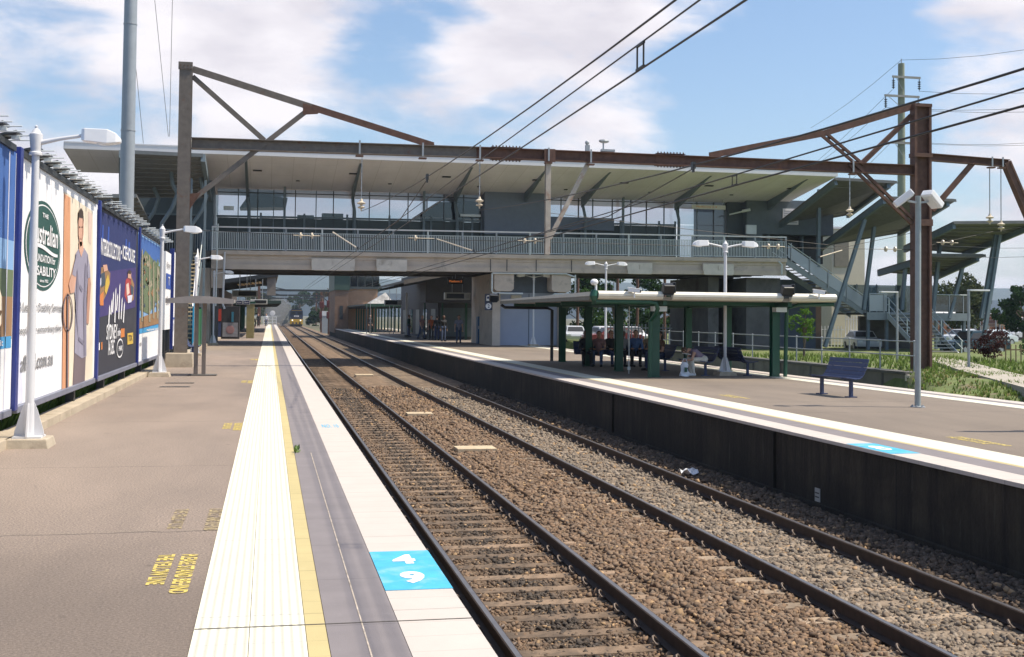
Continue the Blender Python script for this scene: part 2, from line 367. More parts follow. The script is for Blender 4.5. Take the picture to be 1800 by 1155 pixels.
# paving strips are laid proud of the asphalt by 6 mm
strips('platform_left', [-.385, -.078, .23, .345, .76, EDGE_L], Y0, YL, [('tactile_paving_outer', TACT), ('tactile_paving_inner', TACT), ('yellow_line', YELL), ('grey_strip', GREYS), ('coping', COPE)], .008)
strips('platform_right', [EDGE_R, EDGE_R + .46, EDGE_R + .90, EDGE_R + .99, EDGE_R + 1.62], YR0, YR, [('coping', COPE), ('grey_strip', GREYS), ('yellow_line', YELL), ('tactile_paving', TACT)], .008)
strips('platform_rear', [EDGE_RR - 1.25, EDGE_RR - .72, EDGE_RR - .42, EDGE_RR], YR0, YR, [('tactile_paving', TACT), ('grey_strip', GREYS), ('coping', COPE)], .008)
# saw cut joint right across the left paving
mb = MB(); mb.lo((-.38, 6.935, .0085), (EDGE_L, 6.949, .0105)); struct('platform_left_joint', mb, M('joint_tar', (.09, .08, .07), .9))
mb = MB(); mb.lo((.548, Y0, .0085), (.556, 15.5, .0105)); struct('platform_left_seam', mb, M('pale_seam', (.55, .46, .36), .9, var=.5, scale=9))

# platform face walls
def wall_mat(name, a, b_, c3):
    m = bpy.data.materials.new(name); m.use_nodes = True; t = m.node_tree; b = t.nodes['Principled BSDF']; b.inputs['Roughness'].default_value = .95
    g = N(t, 'ShaderNodeNewGeometry'); mp = N(t, 'ShaderNodeMapping'); mp.inputs['Scale'].default_value = (1, .6, .9); lk(t, g.outputs['Position'], mp.inputs[0])
    n_ = noise(t, mp.outputs[0], .7, 8, .65, .4); cr = N(t, 'ShaderNodeValToRGB'); lk(t, n_.outputs[0], cr.inputs[0])
    e = cr.color_ramp.elements; e[0].position = .3; e[0].color = (*a, 1); e[1].position = .68; e[1].color = (*c3, 1); k = e.new(.5); k.color = (*b_, 1)
    m2_ = N(t, 'ShaderNodeMapping'); m2_.inputs['Scale'].default_value = (2, 2.2, .25); lk(t, g.outputs['Position'], m2_.inputs[0]); s_ = noise(t, m2_.outputs[0], 1.6, 7, .7, .3)
    q = N(t, 'ShaderNodeMapRange'); lk(t, s_.outputs[0], q.inputs[0]); q.inputs[1].default_value = .42; q.inputs[2].default_value = .66
    c = mixc(t, q.outputs[0], cr.outputs[0], tuple(x * .35 for x in b_)); s3 = noise(t, m2_.outputs[0], 3.1, 5, .7); q3 = N(t, 'ShaderNodeMapRange'); lk(t, s3.outputs[0], q3.inputs[0]); q3.inputs[1].default_value = .62; q3.inputs[2].default_value = .75
    c = mixc(t, math_(t, 'MULTIPLY', q3.outputs[0], .5), c, (.10, .09, .07)); sx = N(t, 'ShaderNodeSeparateXYZ'); lk(t, g.outputs['Position'], sx.inputs[0])
    c = mixc(t, math_(t, 'MULTIPLY', math_(t, 'LESS_THAN', math_(t, 'PINGPONG', sx.outputs[1], 1.8), .02), .8), c, (.008, .007, .006))
    lk(t, c, b.inputs['Base Color']); f = noise(t, g.outputs['Position'], 14, 5, .7); bp = N(t, 'ShaderNodeBump'); bp.inputs['Strength'].default_value = .6; bp.inputs['Distance'].default_value = .03
    lk(t, f.outputs[0], bp.inputs['Height']); lk(t, bp.outputs[0], b.inputs['Normal']); return m
PW = wall_mat('sooty_platform_wall', (.009, .008, .006), (.024, .019, .013), (.055, .043, .029))
mb = MB(); mb.lo((EDGE_R + .03, YR0, -1.4), (EDGE_R + .139, YR, -.045)); mb.lo((EDGE_R - .03, YR0, -1.4), (EDGE_R + .029, YR, -.97)); struct('platform_right_wall', mb, PW)
mb = MB(); mb.lo((EDGE_L - .119, Y0, -1.4), (EDGE_L - .04, YL, -.045)); struct('platform_left_wall', mb, PW)
for yy in (18.2, 27.5):
    mb = MB(); mb.lo((EDGE_R - .015, yy, -.965), (EDGE_R + .029, yy + .16, -.06)); o = mb.build('drain_pipe', PW, org=(EDGE_R + .07, yy, -.9))
    tag(o, 'sooty drain pier on the right platform wall, %s of the two' % ('nearer' if yy < 20 else 'farther'), 'drain pipe')
# kerb beside the billboards
mb = MB(); mb.lo((-3.62, Y0, -.3), (-3.30, 95, .12)); struct('kerb', mb, M('kerb_stone', (.43, .36, .27), .9, var=.18, scale=1.5, stain=(.27, .22, .15), stain_amt=.3, bump=.5, bscale=18, world=True))
mb = MB(); mb.lo((-60, Y0, -1.4), (-3.63, 260, -.12)); struct('verge', mb, M('verge_gravel', (.13, .12, .09), .95, var=.4, scale=1.2, stain=(.15, .12, .07), stain_amt=.3, bump=.6, bscale=12, world=True))

# painted writing and numbers on the platforms (thin paint sheets, part of the paving)
PAINTY = M('worn_yellow_paint', (.60, .47, .12), .7, var=.2, scale=14, stain=(.30, .23, .14), stain_amt=.3, world=True)
PAINTF = M('faded_yellow_paint', (.37, .29, .155), .8, var=.15, scale=14, stain=(.24, .19, .15), stain_amt=.5, world=True)
PAINTB = M('sky_blue_paint', (.06, .40, .62), .6, var=.12, scale=6, stain=(.20, .47, .62), stain_amt=.35, world=True)
PAINTW = M('white_stencil_paint', (.85, .85, .85), .6, var=.04)
def writing(x, y, l1, l2, mat, z, lines=('PLEASE STAND BEHIND', 'THE YELLOW LINE'), h=.12, gap=.165, flip=1):
    m = MB()   # words run along the platform, their tops toward the track
    for k, s in enumerate(lines):
        m.text(s, (x - k * gap, y + (k * .02), z), (0, -flip, 0), (flip, 0, 0), (l1, l2)[k], h, mat, bold=.03)
    return m
mb = writing(-.60, 9.12, 1.25, 1.0, PAINTY, .004); struct('painted_words_near', mb)
mb = writing(-.50, 11.2, 1.1, 1.0, PAINTF, .004, h=.12, gap=.3); struct('painted_words_faded', mb)
for i, (py, w) in enumerate(((19.9, 1.25), (32.5, 1.3), (48.0, 1.3))):
    struct('painted_words_far', writing(-.52, py, w, w * .8, PAINTY, .004, h=.13))
for (x, y) in ((10.1, 26.3), (10.0, 16.6), (10.0, 13.4)):
    struct('painted_words_right', writing(x + .35, y, 1.3, 1.05, PAINTY, .004, flip=1))
mb = MB(); mb.lo((.762, 7.71, .009), (EDGE_L + .001, 8.97, .012), PAINTB); mb.lo((EDGE_L + .0005, 7.71, -.05), (EDGE_L + .003, 8.97, .009), PAINTB)
mb.text('4', (.90, 8.50, .0145), (1, 0, 0), (0, 1, 0), .165, .32, PAINTW, bold=.05); mb.text('9', (.90, 7.88, .0145), (1, 0, 0), (0, 1, 0), .165, .36, PAINTW, bold=.05); struct('painted_number_square', mb)
mb = MB(); mb.text('NO. 10', (.85, 18.9, .0095), (1, .0, 0), (0, 1, 0), .26, .55, PAINTB); struct('painted_number_faded', mb)
c = A(1565, 788, z=0.01); mb = MB(); mb.lo((EDGE_R + .02, c.y - .62, .009), (EDGE_R + .455, c.y + .62, .012), PAINTB); mb.text('8', (EDGE_R + .12, c.y - .22, .0145), (1, 0, 0), (0, 1, 0), .2, .5, PAINTW); struct('painted_number_right', mb)
for yy in (31.2, 29.6):
    c = MB(); c.lo((-2.55, yy, .003), (-1.85, yy + .3, .007)); struct('drain_slot', c, BLACK)

# ------------------------------------------------------------------ ballast and rails
BED = M('ballast_bed', (.185, .125, .078), .95, var=.4, scale=3, stain=(.09, .065, .045), stain_amt=.3, bump=1.0, bscale=22, world=True)
mb = MB(); nx, ny = 48, 400
xs = np.linspace(EDGE_L - .10, EDGE_R + .12, nx); ys = np.concatenate([np.linspace(-6, 60, 280), np.linspace(61, 420, 121)])
def bed_z(x, y):
    z = Z_BED + .02
    for c_ in (2.78, 6.31):
        d = abs(x - c_)
        if d < .62: z = min(z, Z_BED + .0)
    if x > 7.35: z += .10 * min(1, (x - 7.35) / .4)
    if 4.1 < x < 5.0: z += .035
    if x < 1.9: z -= .03
    return z
vs = []
for y in ys:
    for x in xs: vs.append((x, y, bed_z(x, y) + (rng.random() - .5) * .03))
fs = [(j * nx + i, j * nx + i + 1, (j + 1) * nx + i + 1, (j + 1) * nx + i) for j in range(len(ys) - 1) for i in range(nx - 1)]
mb.add(vs, fs); struct('track_bed', mb, BED, smooth=True)

def stones():
    V = []; F = []; C = []; base = 0
    cube = np.array([[-1, -1, -1], [1, -1, -1], [1, 1, -1], [-1, 1, -1], [-1, -1, 1], [1, -1, 1], [1, 1, 1], [-1, 1, 1]], float)
    faces = np.array([[0, 3, 2, 1], [4, 5, 6, 7], [0, 1, 5, 4], [1, 2, 6, 5], [2, 3, 7, 6], [3, 0, 4, 7]])
    for (ya, yb, dens, r0) in ((6.5, 11, 900, .0235), (11, 17, 700, .026), (17, 28, 370, .030), (28, 48, 150, .037)):
        n = int((yb - ya) * 6.75 * dens); x = rng.uniform(1.25, 8.05, n); y = rng.uniform(ya, yb, n)
        ph = np.abs((y + .3) % .6 - .3)
        keep = np.ones(n, bool)
        for c_ in (2.78, 6.31):
            on = np.abs(x - c_) < 1.25
            p = np.where(on & (ph < .125), np.where(np.abs(x - c_) < 1.13, .08, .35), 1.0)
            if c_ < 4: p = np.where((np.abs(x - c_) < .62) & (ph < .13), .22, p)
            else: p = np.where((np.abs(x - c_) < .62) & (ph < .125), .55, p)
            keep &= rng.random(n) < p
            for s in (-.7525, .7525): keep &= np.abs(x - c_ - s) > .10
        x, y = x[keep], y[keep]; n = len(x)
        size = r0 * rng.uniform(.55, 1.35, n)
        in1 = np.abs(x - 2.78) < .62; size = np.where(in1, size * .75, size)
        zb = np.array([bed_z(a, 0) for a in x]) + size * rng.uniform(-.1, .8, n)
        v = cube[None] * (1 + rng.uniform(-.55, .35, (n, 8, 3))) * (size[:, None, None] * np.stack([rng.uniform(.7, 1.25, n), rng.uniform(.6, 1.1, n), rng.uniform(.45, .8, n)], 1)[:, None, :])
        a, b_, c3 = rng.uniform(0, 6.28, n), rng.normal(0, .45, n), rng.normal(0, .45, n)
        ca, sa = np.cos(a)[:, None], np.sin(a)[:, None]; cb, sb = np.cos(b_)[:, None], np.sin(b_)[:, None]; cc, sc_ = np.cos(c3)[:, None], np.sin(c3)[:, None]
        X, Yv, Z = v[..., 0], v[..., 1], v[..., 2]
        Yv, Z = Yv * cb - Z * sb, Yv * sb + Z * cb; X, Z = X * cc + Z * sc_, -X * sc_ + Z * cc; X, Yv = X * ca - Yv * sa, X * sa + Yv * ca
        v = np.stack([X + x[:, None], Yv + y[:, None], Z + zb[:, None]], -1)
        brown = np.array([.178, .112, .068]); grey = np.array([.215, .175, .135]); dark = np.array([.062, .048, .037]); tan = np.array([.32, .21, .115])
        wgrey = np.clip((np.abs(x - 6.45) < .72) * .85 + rng.normal(.10, .2, n), 0, 1)[:, None]
        col = brown * (1 - wgrey) + grey * wgrey
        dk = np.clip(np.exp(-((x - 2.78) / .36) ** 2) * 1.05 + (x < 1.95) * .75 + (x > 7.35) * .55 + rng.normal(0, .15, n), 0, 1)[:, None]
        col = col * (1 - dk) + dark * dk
        col = np.where((rng.random(n) < .05)[:, None], tan, col) * rng.uniform(.65, 1.35, n)[:, None]
        V.append(v.reshape(-1, 3)); F.append((faces[None] + (np.arange(n) * 8)[:, None, None] + base).reshape(-1, 4)); C.append(np.repeat(np.concatenate([col, np.ones((n, 1))], 1), 8, 0)); base += n * 8
    V = np.concatenate(V); F = np.concatenate(F); C = np.concatenate(C)
    me = bpy.data.meshes.new('ballast_stones'); me.vertices.add(len(V)); me.vertices.foreach_set('co', V.ravel())
    me.loops.add(F.size); me.loops.foreach_set('vertex_index', F.ravel()); me.polygons.add(len(F)); me.polygons.foreach_set('loop_start', np.arange(0, F.size, 4)); me.polygons.foreach_set('loop_total', np.full(len(F), 4))
    ca = me.color_attributes.new('stone_colour', 'FLOAT_COLOR', 'POINT'); ca.data.foreach_set('color', C.ravel()); me.update(calc_edges=True)
    m = bpy.data.materials.new('ballast_stone'); m.use_nodes = True; t = m.node_tree; b = t.nodes['Principled BSDF']; b.inputs['Roughness'].default_value = .9
    at_ = N(t, 'ShaderNodeAttribute', attribute_name='stone_colour'); g = N(t, 'ShaderNodeNewGeometry'); nz = noise(t, g.outputs['Position'], 60, 4, .7)
    r = N(t, 'ShaderNodeMapRange'); lk(t, nz.outputs[0], r.inputs[0]); r.inputs[3].default_value = .7; r.inputs[4].default_value = 1.3
    hv = N(t, 'ShaderNodeHueSaturation'); lk(t, at_.outputs['Color'], hv.inputs['Color']); lk(t, r.outputs[0], hv.inputs['Value']); lk(t, hv.outputs[0], b.inputs['Base Color'])
    me.materials.append(m); o = bpy.data.objects.new('ballast_stones', me); COL.objects.link(o); tag(o, 'brown and grey crushed stone ballast between the rails', 'ballast', kind='stuff')
stones()

SLEEP = M('concrete_sleeper', (.21, .145, .095), .9, var=.35, scale=5, stain=(.10, .072, .05), stain_amt=.55, bump=.4, bscale=40, rnd=.3)
SLEEP2 = M('grey_concrete_sleeper', (.27, .205, .145), .9, var=.25, scale=5, stain=(.14, .11, .085), stain_amt=.3, bump=.4, bscale=40, rnd=.25)
RP = [(-.07, -1.13), (.07, -1.13), (.07, -1.118), (.012, -1.10), (.010, -1.01), (.036, -1.0), (.036, -.976), (.026, -.97), (-.026, -.97), (-.036, -.976), (-.036, -1.0), (-.010, -1.01), (-.012, -1.10), (-.07, -1.118)]
def track(cx, label, smat, y1=430):
    t = thing('railway_track', label, 'railway track', (cx, 9, Z_BED))
    for s in (-.7525, .7525):
        m = MB(); n = len(RP); yy = [-6, 20, 60, 120, 240, y1]; vs = [(cx + s + x, y, z) for y in yy for x, z in RP]
        fs = [(k * n + i, k * n + (i + 1) % n, (k + 1) * n + (i + 1) % n, (k + 1) * n + i) for k in range(len(yy) - 1) for i in range(n) if i != 7] + [tuple(range(n))]
        m.add(vs, fs, RAILM); r = m.build('rail', None, t, fix=False)
        m = MB(); m.add([(cx + s - .024, -6, -.9695), (cx + s + .024, -6, -.9695), (cx + s + .024, y1, -.9695), (cx + s - .024, y1, -.9695)], [(0, 1, 2, 3)], RAILT); m.build('running_surface', None, r)
    m = MB(); sec = [(-.125, -1.30), (.125, -1.30), (.105, 0), (-.105, 0)]
    zt = lambda x: -1.128 if abs(x) < 1.05 else -1.14
    xs_ = (-1.25, -1.0, -.5, .5, 1.0, 1.25); top = (-1.14, -1.131, -1.150, -1.150, -1.131, -1.14)
    vs = [(x, y, (z if z < -.5 else top[i])) for i, x in enumerate(xs_) for y, z in sec]
    fs = [(k * 4 + i, k * 4 + (i + 1) % 4, (k + 1) * 4 + (i + 1) % 4, (k + 1) * 4 + i) for k in range(5) for i in range(4)] + [(0, 1, 2, 3), (20, 21, 22, 23)]
    m.add(vs, fs, smat); sme = m.build('sleeper', None, t, org=(0, 0, 0)).data
    first = KIDS(t)[-1]
    c = MB(); arc = [(.10 + .0, 0, 0)]
    c.tube([(.05, -.045, .012), (.075, -.05, .045), (.105, -.035, .075), (.13, -.005, .078), (.135, .03, .055), (.115, .05, .025), (.085, .045, .018)], .0105, CLIP, 6)
    c.box((.10, 0, .012), (.05, .05, .024), CLIP); cme = c.build('rail_clip', None, first, org=(0, 0, 0)).data
    for k in KIDS(first): bpy.data.objects.remove(k)
    m2 = MB()
    for i in range(100):
        y = 6.6 + .6 * i; o = first if i == 0 else first.copy()
        if i: COL.objects.link(o); o.parent = t
        o.location = (0, y - 9, -Z_BED); o.location.x = random.uniform(-.015, .015)
        if i < 52:
            for s in (-.7525, .7525):
                for q in (-1, 1):
                    k = bpy.data.objects.new('rail_clip', cme); COL.objects.link(k); k.parent = o; k.location = (s, 0, -1.131)
                    if q < 0: k.rotation_euler = (0, 0, math.pi)
    for i in range(100, 600):
        y = 6.6 + .6 * i
        for j in range(5):
            m2.lo((cx - 1.25 + .5 * j, y - .11, -1.3), (cx - .75 + .5 * j, y + .11, -1.135), smat) if j in (0, 4) else m2.lo((cx - 1.25 + .5 * j + .001, y - .11, -1.3), (cx - .75 + .5 * j - .001, y + .11, -1.148), smat)
    o = m2.build('far_sleepers', None, t); o['kind'] = 'stuff'
    return t
track(2.78, 'nearer railway track beside the left platform, oily dark between the rails', SLEEP)
track(6.31, 'farther railway track with grey ballast, below the dark right platform wall', SLEEP2)
# signalling slabs between the tracks
for (px, py, w, l, lb) in ((737, 727, .75, .55, 'pale concrete slab between the tracks, middle one of three'), (835, 788, .85, .60, 'pale concrete slab between the tracks, nearest to the camera'), (640, 659, .85, .8, 'pale concrete slab between the tracks, farthest of three')):
    p = A(px, py, z=-1.06); m = MB(); m.box((p.x, p.y, -1.085), (w, l, .10), M('tan_slab', (.50, .40, .27), .85, var=.15, scale=4, bump=.3)); o = m.build('trough_lid', None, org=p, bevel=.01)
    tag(o, lb, 'trough lid', 'concrete lids between the tracks')
p = A(1209, 833, z=-1.05); m = MB()
vs = []; 
for i in range(7):
    for j in range(5): vs.append((p.x + (i - 3) * .055, p.y + (j - 2) * .06, -1.03 + .05 * random.random() + .04 * math.sin(i + j)))
m.add(vs, [(j + i * 5, j + 1 + i * 5, j + 6 + i * 5, j + 5 + i * 5) for i in range(6) for j in range(4)]); tag(m.build('plastic_bag', M('bag_white', (.62, .63, .66), .5), org=p), 'crumpled pale plastic bag lying by the right platform wall', 'litter')
p = A(1437, 870, X=EDGE_R + .02); m = MB(); m.box(p, (.012, .16, .2), M('old_label', (.4, .4, .38), .7)); m.box(p + Vector((-.008, 0, .03)), (.006, .12, .02), BLACK); m.box(p + Vector((-.008, 0, -.03)), (.006, .12, .02), BLACK); tag(m.build('wall_plate', None, org=p), 'small grey marker plate fixed on the sooty platform wall', 'plate')
# ------------------------------------------------------------------ lamp posts
def lamp_post(x, y, label, arms=(1,), h=4.2, base=True, group='white platform lamp posts', reach=1.0, z0=0.):
    t = thing('lamp_post', label, 'lamp post', (x, y, z0), group); O = Vector((x, y, z0))
    if base:
        m = MB(); m.box(O + Vector((0, 0, .03)), (.62, .62, .18), PLINTH, taper=.86); m.build('plinth', None, t, bevel=.015)
        m = MB(); m.box(O + Vector((0, 0, .13)), (.36, .36, .025), WHITE)
        for a in range(4):
            d = Vector((math.cos(a * math.pi / 2), math.sin(a * math.pi / 2), 0)); n = Vector((-d.y, d.x, 0)) * .011
            p = O + Vector((0, 0, .14)); m.prism([p + d * .05 - n, p + d * .19 - n, p + d * .18 - n + Vector((0, 0, .07)), p + d * .10 - n + Vector((0, 0, .34)), p + d * .06 - n + Vector((0, 0, .44))], n * 2, WHITE)
        m.lathe(O + Vector((0, 0, .14)), [(.068, 0), (.066, .25), (.062, .42)], WHITE); m.build('base_flange', None, t, smooth=True)
    m = MB(); m.tube([O + Vector((0, 0, .12 if base else 0)), O + Vector((0, 0, h - .32))], [.058, .048], WHITE, 14); m.build('pole', None, t, smooth=True)
    m = MB(); m.lathe(O + Vector((0, 0, h - .34)), [(.085, 0), (.085, .03), (.065, .05), (.072, .12), (.085, .26), (.085, .28), (.06, .30), (.045, .335), (.018, .36), (.022, .385), (.004, .40)], WHITE, 14); m.build('pole_cap', None, t, smooth=True)
    for s in arms:
        m = MB(); m.tube([O + Vector((s * .06, 0, h - .17)), O + Vector((s * .14, 0, h - .15)), O + Vector((s * .30, 0, h - .11)), O + Vector((s * .62 * reach, 0, h - .05))], [.036, .032, .026, .024], WHITE, 10); m.build('arm', None, t, smooth=True)
        m = MB(); x0, x1 = s * .58 * reach, s * (.58 * reach + .50)
        zc = h - .05
        def sec(xx, w, zt, zb): return [(x + xx, y - w, z0 + zb), (x + xx, y + w, z0 + zb), (x + xx, y + w * .85, z0 + zt), (x + xx, y - w * .85, z0 + zt)]
        L = s; rings = [sec(x0, .08, zc + .075, zc - .075), sec(x0 + L * .04, .115, zc + .085, zc - .085), sec(x0 + L * .33, .12, zc + .082, zc - .11), sec(x0 + L * .44, .10, zc + .035, zc - .095), sec(x1, .07, zc - .03, zc - .08)]
        vs = [v for r_ in rings for v in r_]; fs = [(k * 4 + i, k * 4 + (i + 1) % 4, (k + 1) * 4 + (i + 1) % 4, (k + 1) * 4 + i) for k in range(4) for i in range(4)] + [(0, 1, 2, 3), (16, 17, 18, 19)]
        m.add(vs, fs, LAMPW); hd = m.build('lamp_head', None, t, bevel=.008)
        m = MB(); m.sphere((x + x0 + L * .30, y, z0 + zc - .098), .09, LENS, sc=(1.3, .85, .35)); m.build('lens', None, hd, smooth=True)
    return t
lamp_post(-3.08, 16.7, 'white single arm lamp post nearest the camera, in front of the billboards', reach=1.0)
lamp_post(-2.98, 34.6, 'white single arm lamp post at the end of the billboards, beside the brown gantry mast')
lamp_post(-3.03, 51.5, 'white single arm lamp post between the gantry mast and the footbridge')
lamp_post(-3.10, 69.5, 'white single arm lamp post on the left platform directly under the footbridge edge')
lamp_post(14.05, 35.3, 'white double arm lamp post in front of the shelter beside the bent over person', (1, -1))
lamp_post(15.75, 70.6, 'white double arm lamp post standing before the blue grey wall under the footbridge', (1, -1), h=4.35)
lamp_post(16.25, 56.5, 'white double arm lamp post rising behind the shelter canopy', (1, -1), h=4.5)

# ------------------------------------------------------------------ billboards
XB = -3.50
INK = {k: flat(k, v) for k, v in dict(white=(.80, .79, .80), navy=(.018, .028, .12), night=(.030, .030, .042), dgreen=(.018, .075, .062), tan=(.62, .30, .16), cream=(.74, .64, .50), skin=(.60, .34, .24), skind=(.45, .24, .17),
        hair=(.05, .03, .02), shirt=(.30, .28, .36), trouser=(.16, .12, .13), greyt=(.22, .22, .23), orange=(.60, .20, .05), gold=(.60, .40, .06), sky=(.05, .13, .38), skyl=(.22, .38, .62), leaf=(.13, .17, .09), trunk=(.33, .29, .20), brownp=(.30, .17, .08), band=(.05, .30, .58),
        red=(.50, .02, .05), blue=(.03, .08, .35), lav=(.62, .62, .72), purple=(.05, .035, .15), crimson=(.40, .05, .05), black=(.02, .02, .02), pinkw=(.70, .52, .44), dim=(.05, .07, .10)).items()}
def on(px, py, k=0): return A(px, py, X=XB + .012 + .004 * k)
def poly(m, ink, pts, k=1):
    m.add([on(a, b, k) for a, b in pts], [tuple(range(len(pts)))], INK[ink])
def rectp(m, ink, y0, y1, z0, z1, k=1): m.quad((XB + .012 + .004 * k, y0, z0), (XB + .012 + .004 * k, y1, z0), (XB + .012 + .004 * k, y1, z1), (XB + .012 + .004 * k, y0, z1), INK[ink])
def word(m, ink, s, pa, pb, h, k=3):     # baseline from pixel pa to pixel pb, letter height in metres
    a, b = on(*pa, k), on(*pb, k); m.text(s, a, (0, 1, 0), (0, 0, 1), b.y - a.y, h, INK[ink])
def ellipse(cy, cz, ry, rz, k, n=40): return [(XB + .012 + .004 * k, cy + ry * math.cos(2 * math.pi * i / n), cz + rz * math.sin(2 * math.pi * i / n)) for i in range(n)]
def billboard(y0, y1, label, paint, ground):
    zb, zt = .45, 3.98
    t = thing('billboard', label, 'billboard', (XB, (y0 + y1) / 2, 0), 'advertising billboards along the platform fence')
    m = MB(); m.lo((XB - .20, y0, zb), (XB + .01, y1, zt), INK[ground]); 
    paint(m); m.build('poster', None, t)
    m = MB(); m.lo((XB - .22, y0 - .19, zb - .05), (XB + .07, y0 - .002, zt + .10), BLUEP); m.build('side_post', None, t, bevel=.01)
    m = MB(); m.lo((XB - .22, y0, zb - .10), (XB + .07, y1 - .2, zb - .003), M('sill_grey', (.20, .21, .27), .5, .2)); m.build('sill', None, t, bevel=.01)
    m = MB(); m.lo((XB - .22, y0, zt + .003), (XB + .05, y1 - .2, zt + .09), DARKG); m.build('top_rail', None, t)
    for k in range(2):
        yy = y0 + (y1 - y0) * (.22 + .5 * k); m = MB(); m.lo((XB - .19, yy, -.3), (XB - .04, yy + .16, zb - .103), DARKG); m.build('support', None, t)
    n = int((y1 - y0) / .85)
    for k in range(n):
        yy = y0 + .35 + k * (y1 - y0 - .5) / n
        m = MB(); c = Vector((XB + .02, yy + .2, zt + .135)); rot = Matrix.Rotation(R(-14), 3, 'Y')
        m.box(c, (.36, .40, .03), DARKG, rot=rot); m.tube([(XB - .05, yy + .10, zt + .12), (XB + .40, yy + .10, zt + .14)], .011, PALEG, 6); m.tube([(XB - .05, yy + .52, zt + .12), (XB + .36, yy + .52, zt + .135)], .011, PALEG, 6)
        m.box((XB + .16, yy + .14, zt + .105), (.10, .10, .04), PALEG); m.build('light_arm', None, t)
    return t
def paint0(m):
    zs = [(.42, 1.28, 'white'), (1.40, 1.98, 'brownp'), (1.98, 2.35, 'leaf'), (2.35, 2.75, 'skyl'), (2.75, 3.98, 'sky')]
    for a, b, i in zs: rectp(m, i, 9.6, 17.5, a, b, 1)
    rectp(m, 'band', 9.6, 17.45, 1.28, 1.44, 2); rectp(m, 'lav', 17.05, 17.1, .45, 3.95, 2)
    m.text('e', (XB + .03, 16.05, 1.55), (0, 1, 0), (0, 0, 1), .75, .55, INK['cream']); m.text('re', (XB + .03, 14.1, 1.55), (0, 1, 0), (0, 0, 1), 1.5, .55, INK['cream'])
    m.text('visit', (XB + .03, 16.3, 1.32), (0, 1, 0), (0, 0, 1), .6, .08, INK['white'])
def paint1(m):
    o = on(74, 432, 0); cy, cz = o.y + .12, o.z
    m.add(ellipse(cy, cz, 1.52, .70, 1), [tuple(range(40))], INK['dgreen']); m.add(ellipse(cy, cz, 1.43, .645, 2), [tuple(range(40))], INK['white']); m.add(ellipse(cy, cz, 1.39, .625, 3), [tuple(range(40))], INK['dgreen'])
    def ct(s, z, w, h, ink='white'): m.text(s, (XB + .034, cy - w / 2, z), (0, 1, 0), (0, 0, 1), w, h, INK[ink])
    ct('THE', cz + .44, .5, .07); ct('Australian', cz + .02, 2.3, .34); ct('FOUNDATION for', cz - .26, 1.9, .12); ct('DISABILITY', cz - .47, 2.0, .15); ct('since 1952', cz - .57, .7, .05)
    sw = [(XB + .034, cy - 1.15 + 2.3 * i / 12, cz - .03 + .05 * math.sin(i / 12 * 5)) for i in range(13)]
    m.add(sw + [(a, b, c - .045 - .02 * math.sin(i * .26)) for i, (a, b, c) in enumerate(sw)][::-1], [tuple(range(26))], INK['white'])
    word(m, 'greyt', 'A Leader in Disability Services', (33, 552), (109, 549), .17); word(m, 'greyt', 'people doing extraordinary things', (33, 592), (108, 587), .14); word(m, 'greyt', 'afford.com.au', (36, 655), (93, 640), .24)
    poly(m, 'cream', [(113, 336), (163, 372), (163, 668), (110, 689)], 1); poly(m, 'tan', [(113, 340), (124, 348), (121, 680), (109, 688)], 2)
    poly(m, 'pinkw', [(155, 372), (162, 376), (160, 430), (156, 425)], 2)
    # man in a grey shirt leaning on a spade
    poly(m, 'trouser', [(131, 616), (151, 622), (149, 672), (128, 680)], 3); poly(m, 'shirt', [(133, 446), (138, 438), (148, 436), (155, 448), (156, 470), (152, 520), (152, 626), (144, 630), (131, 620), (133, 540), (130, 500)], 4)
    poly(m, 'skin', [(134, 450), (129, 470), (121, 500), (124, 516), (131, 514), (134, 490)], 5); poly(m, 'skind', [(156, 460), (160, 500), (156, 570), (152, 568), (154, 510)], 5)
    poly(m, 'shirt', [(135, 446), (130, 466), (127, 482), (133, 487), (138, 462)], 6); poly(m, 'shirt', [(154, 447), (158, 468), (159, 488), (154, 489)], 6)
    poly(m, 'skin', [(138, 385), (140, 376), (144, 374), (147, 384), (147, 410), (144, 432), (141, 434), (138, 412)], 5); poly(m, 'skin', [(139, 425), (146, 425), (147, 440), (143, 452), (139, 440)], 5)
    poly(m, 'hair', [(137.5, 392), (138.5, 372), (142.5, 365), (146.5, 372), (147.6, 394), (146, 384), (139.5, 382)], 6)
    poly(m, 'trouser', [(118, 516), (120.5, 516), (120, 690), (117, 690)], 6)
    rg = [(119.5 + 9 * math.cos(a), 550 + 33 * math.sin(a)) for a in np.linspace(0, 6.283, 25)]; ri = [(119.5 + 7.2 * math.cos(a), 550 + 30 * math.sin(a)) for a in np.linspace(0, 6.283, 25)]
    for i in range(24): poly(m, 'trouser', [rg[i], rg[i + 1], ri[i + 1], ri[i]], 6)
    INK.setdefault('shade', flat('shirt_shade', (.20, .185, .25)))
    poly(m, 'shade', [(150, 462), (154, 470), (151, 520), (151, 624), (148, 626), (147, 540)], 6); poly(m, 'shade', [(136, 470), (139, 500), (136, 560), (138, 600), (133, 540)], 6); poly(m, 'shade', [(141, 500), (146, 508), (144, 514), (140, 506)], 6); poly(m, 'shade', [(139, 592), (147, 600), (146, 606), (138, 598)], 6); poly(m, 'skind', [(145.5, 384), (147, 390), (146.8, 410), (144, 430), (145, 405)], 6)
    for (a, b) in ((140.3, 398), (144.6, 398)): poly(m, 'hair', [(a - 1, b), (a + 1, b), (a + 1, b + 2.4), (a - 1, b + 2.4)], 6)
    poly(m, 'skind', [(140.5, 418), (145.2, 418), (144.5, 421), (141.2, 421)], 6)
    poly(m, 'lav', [(31, 600), (38, 640), (41, 705), (31, 712)], 1)  # lamp post's cast shadow painted on the poster as a lavender wedge
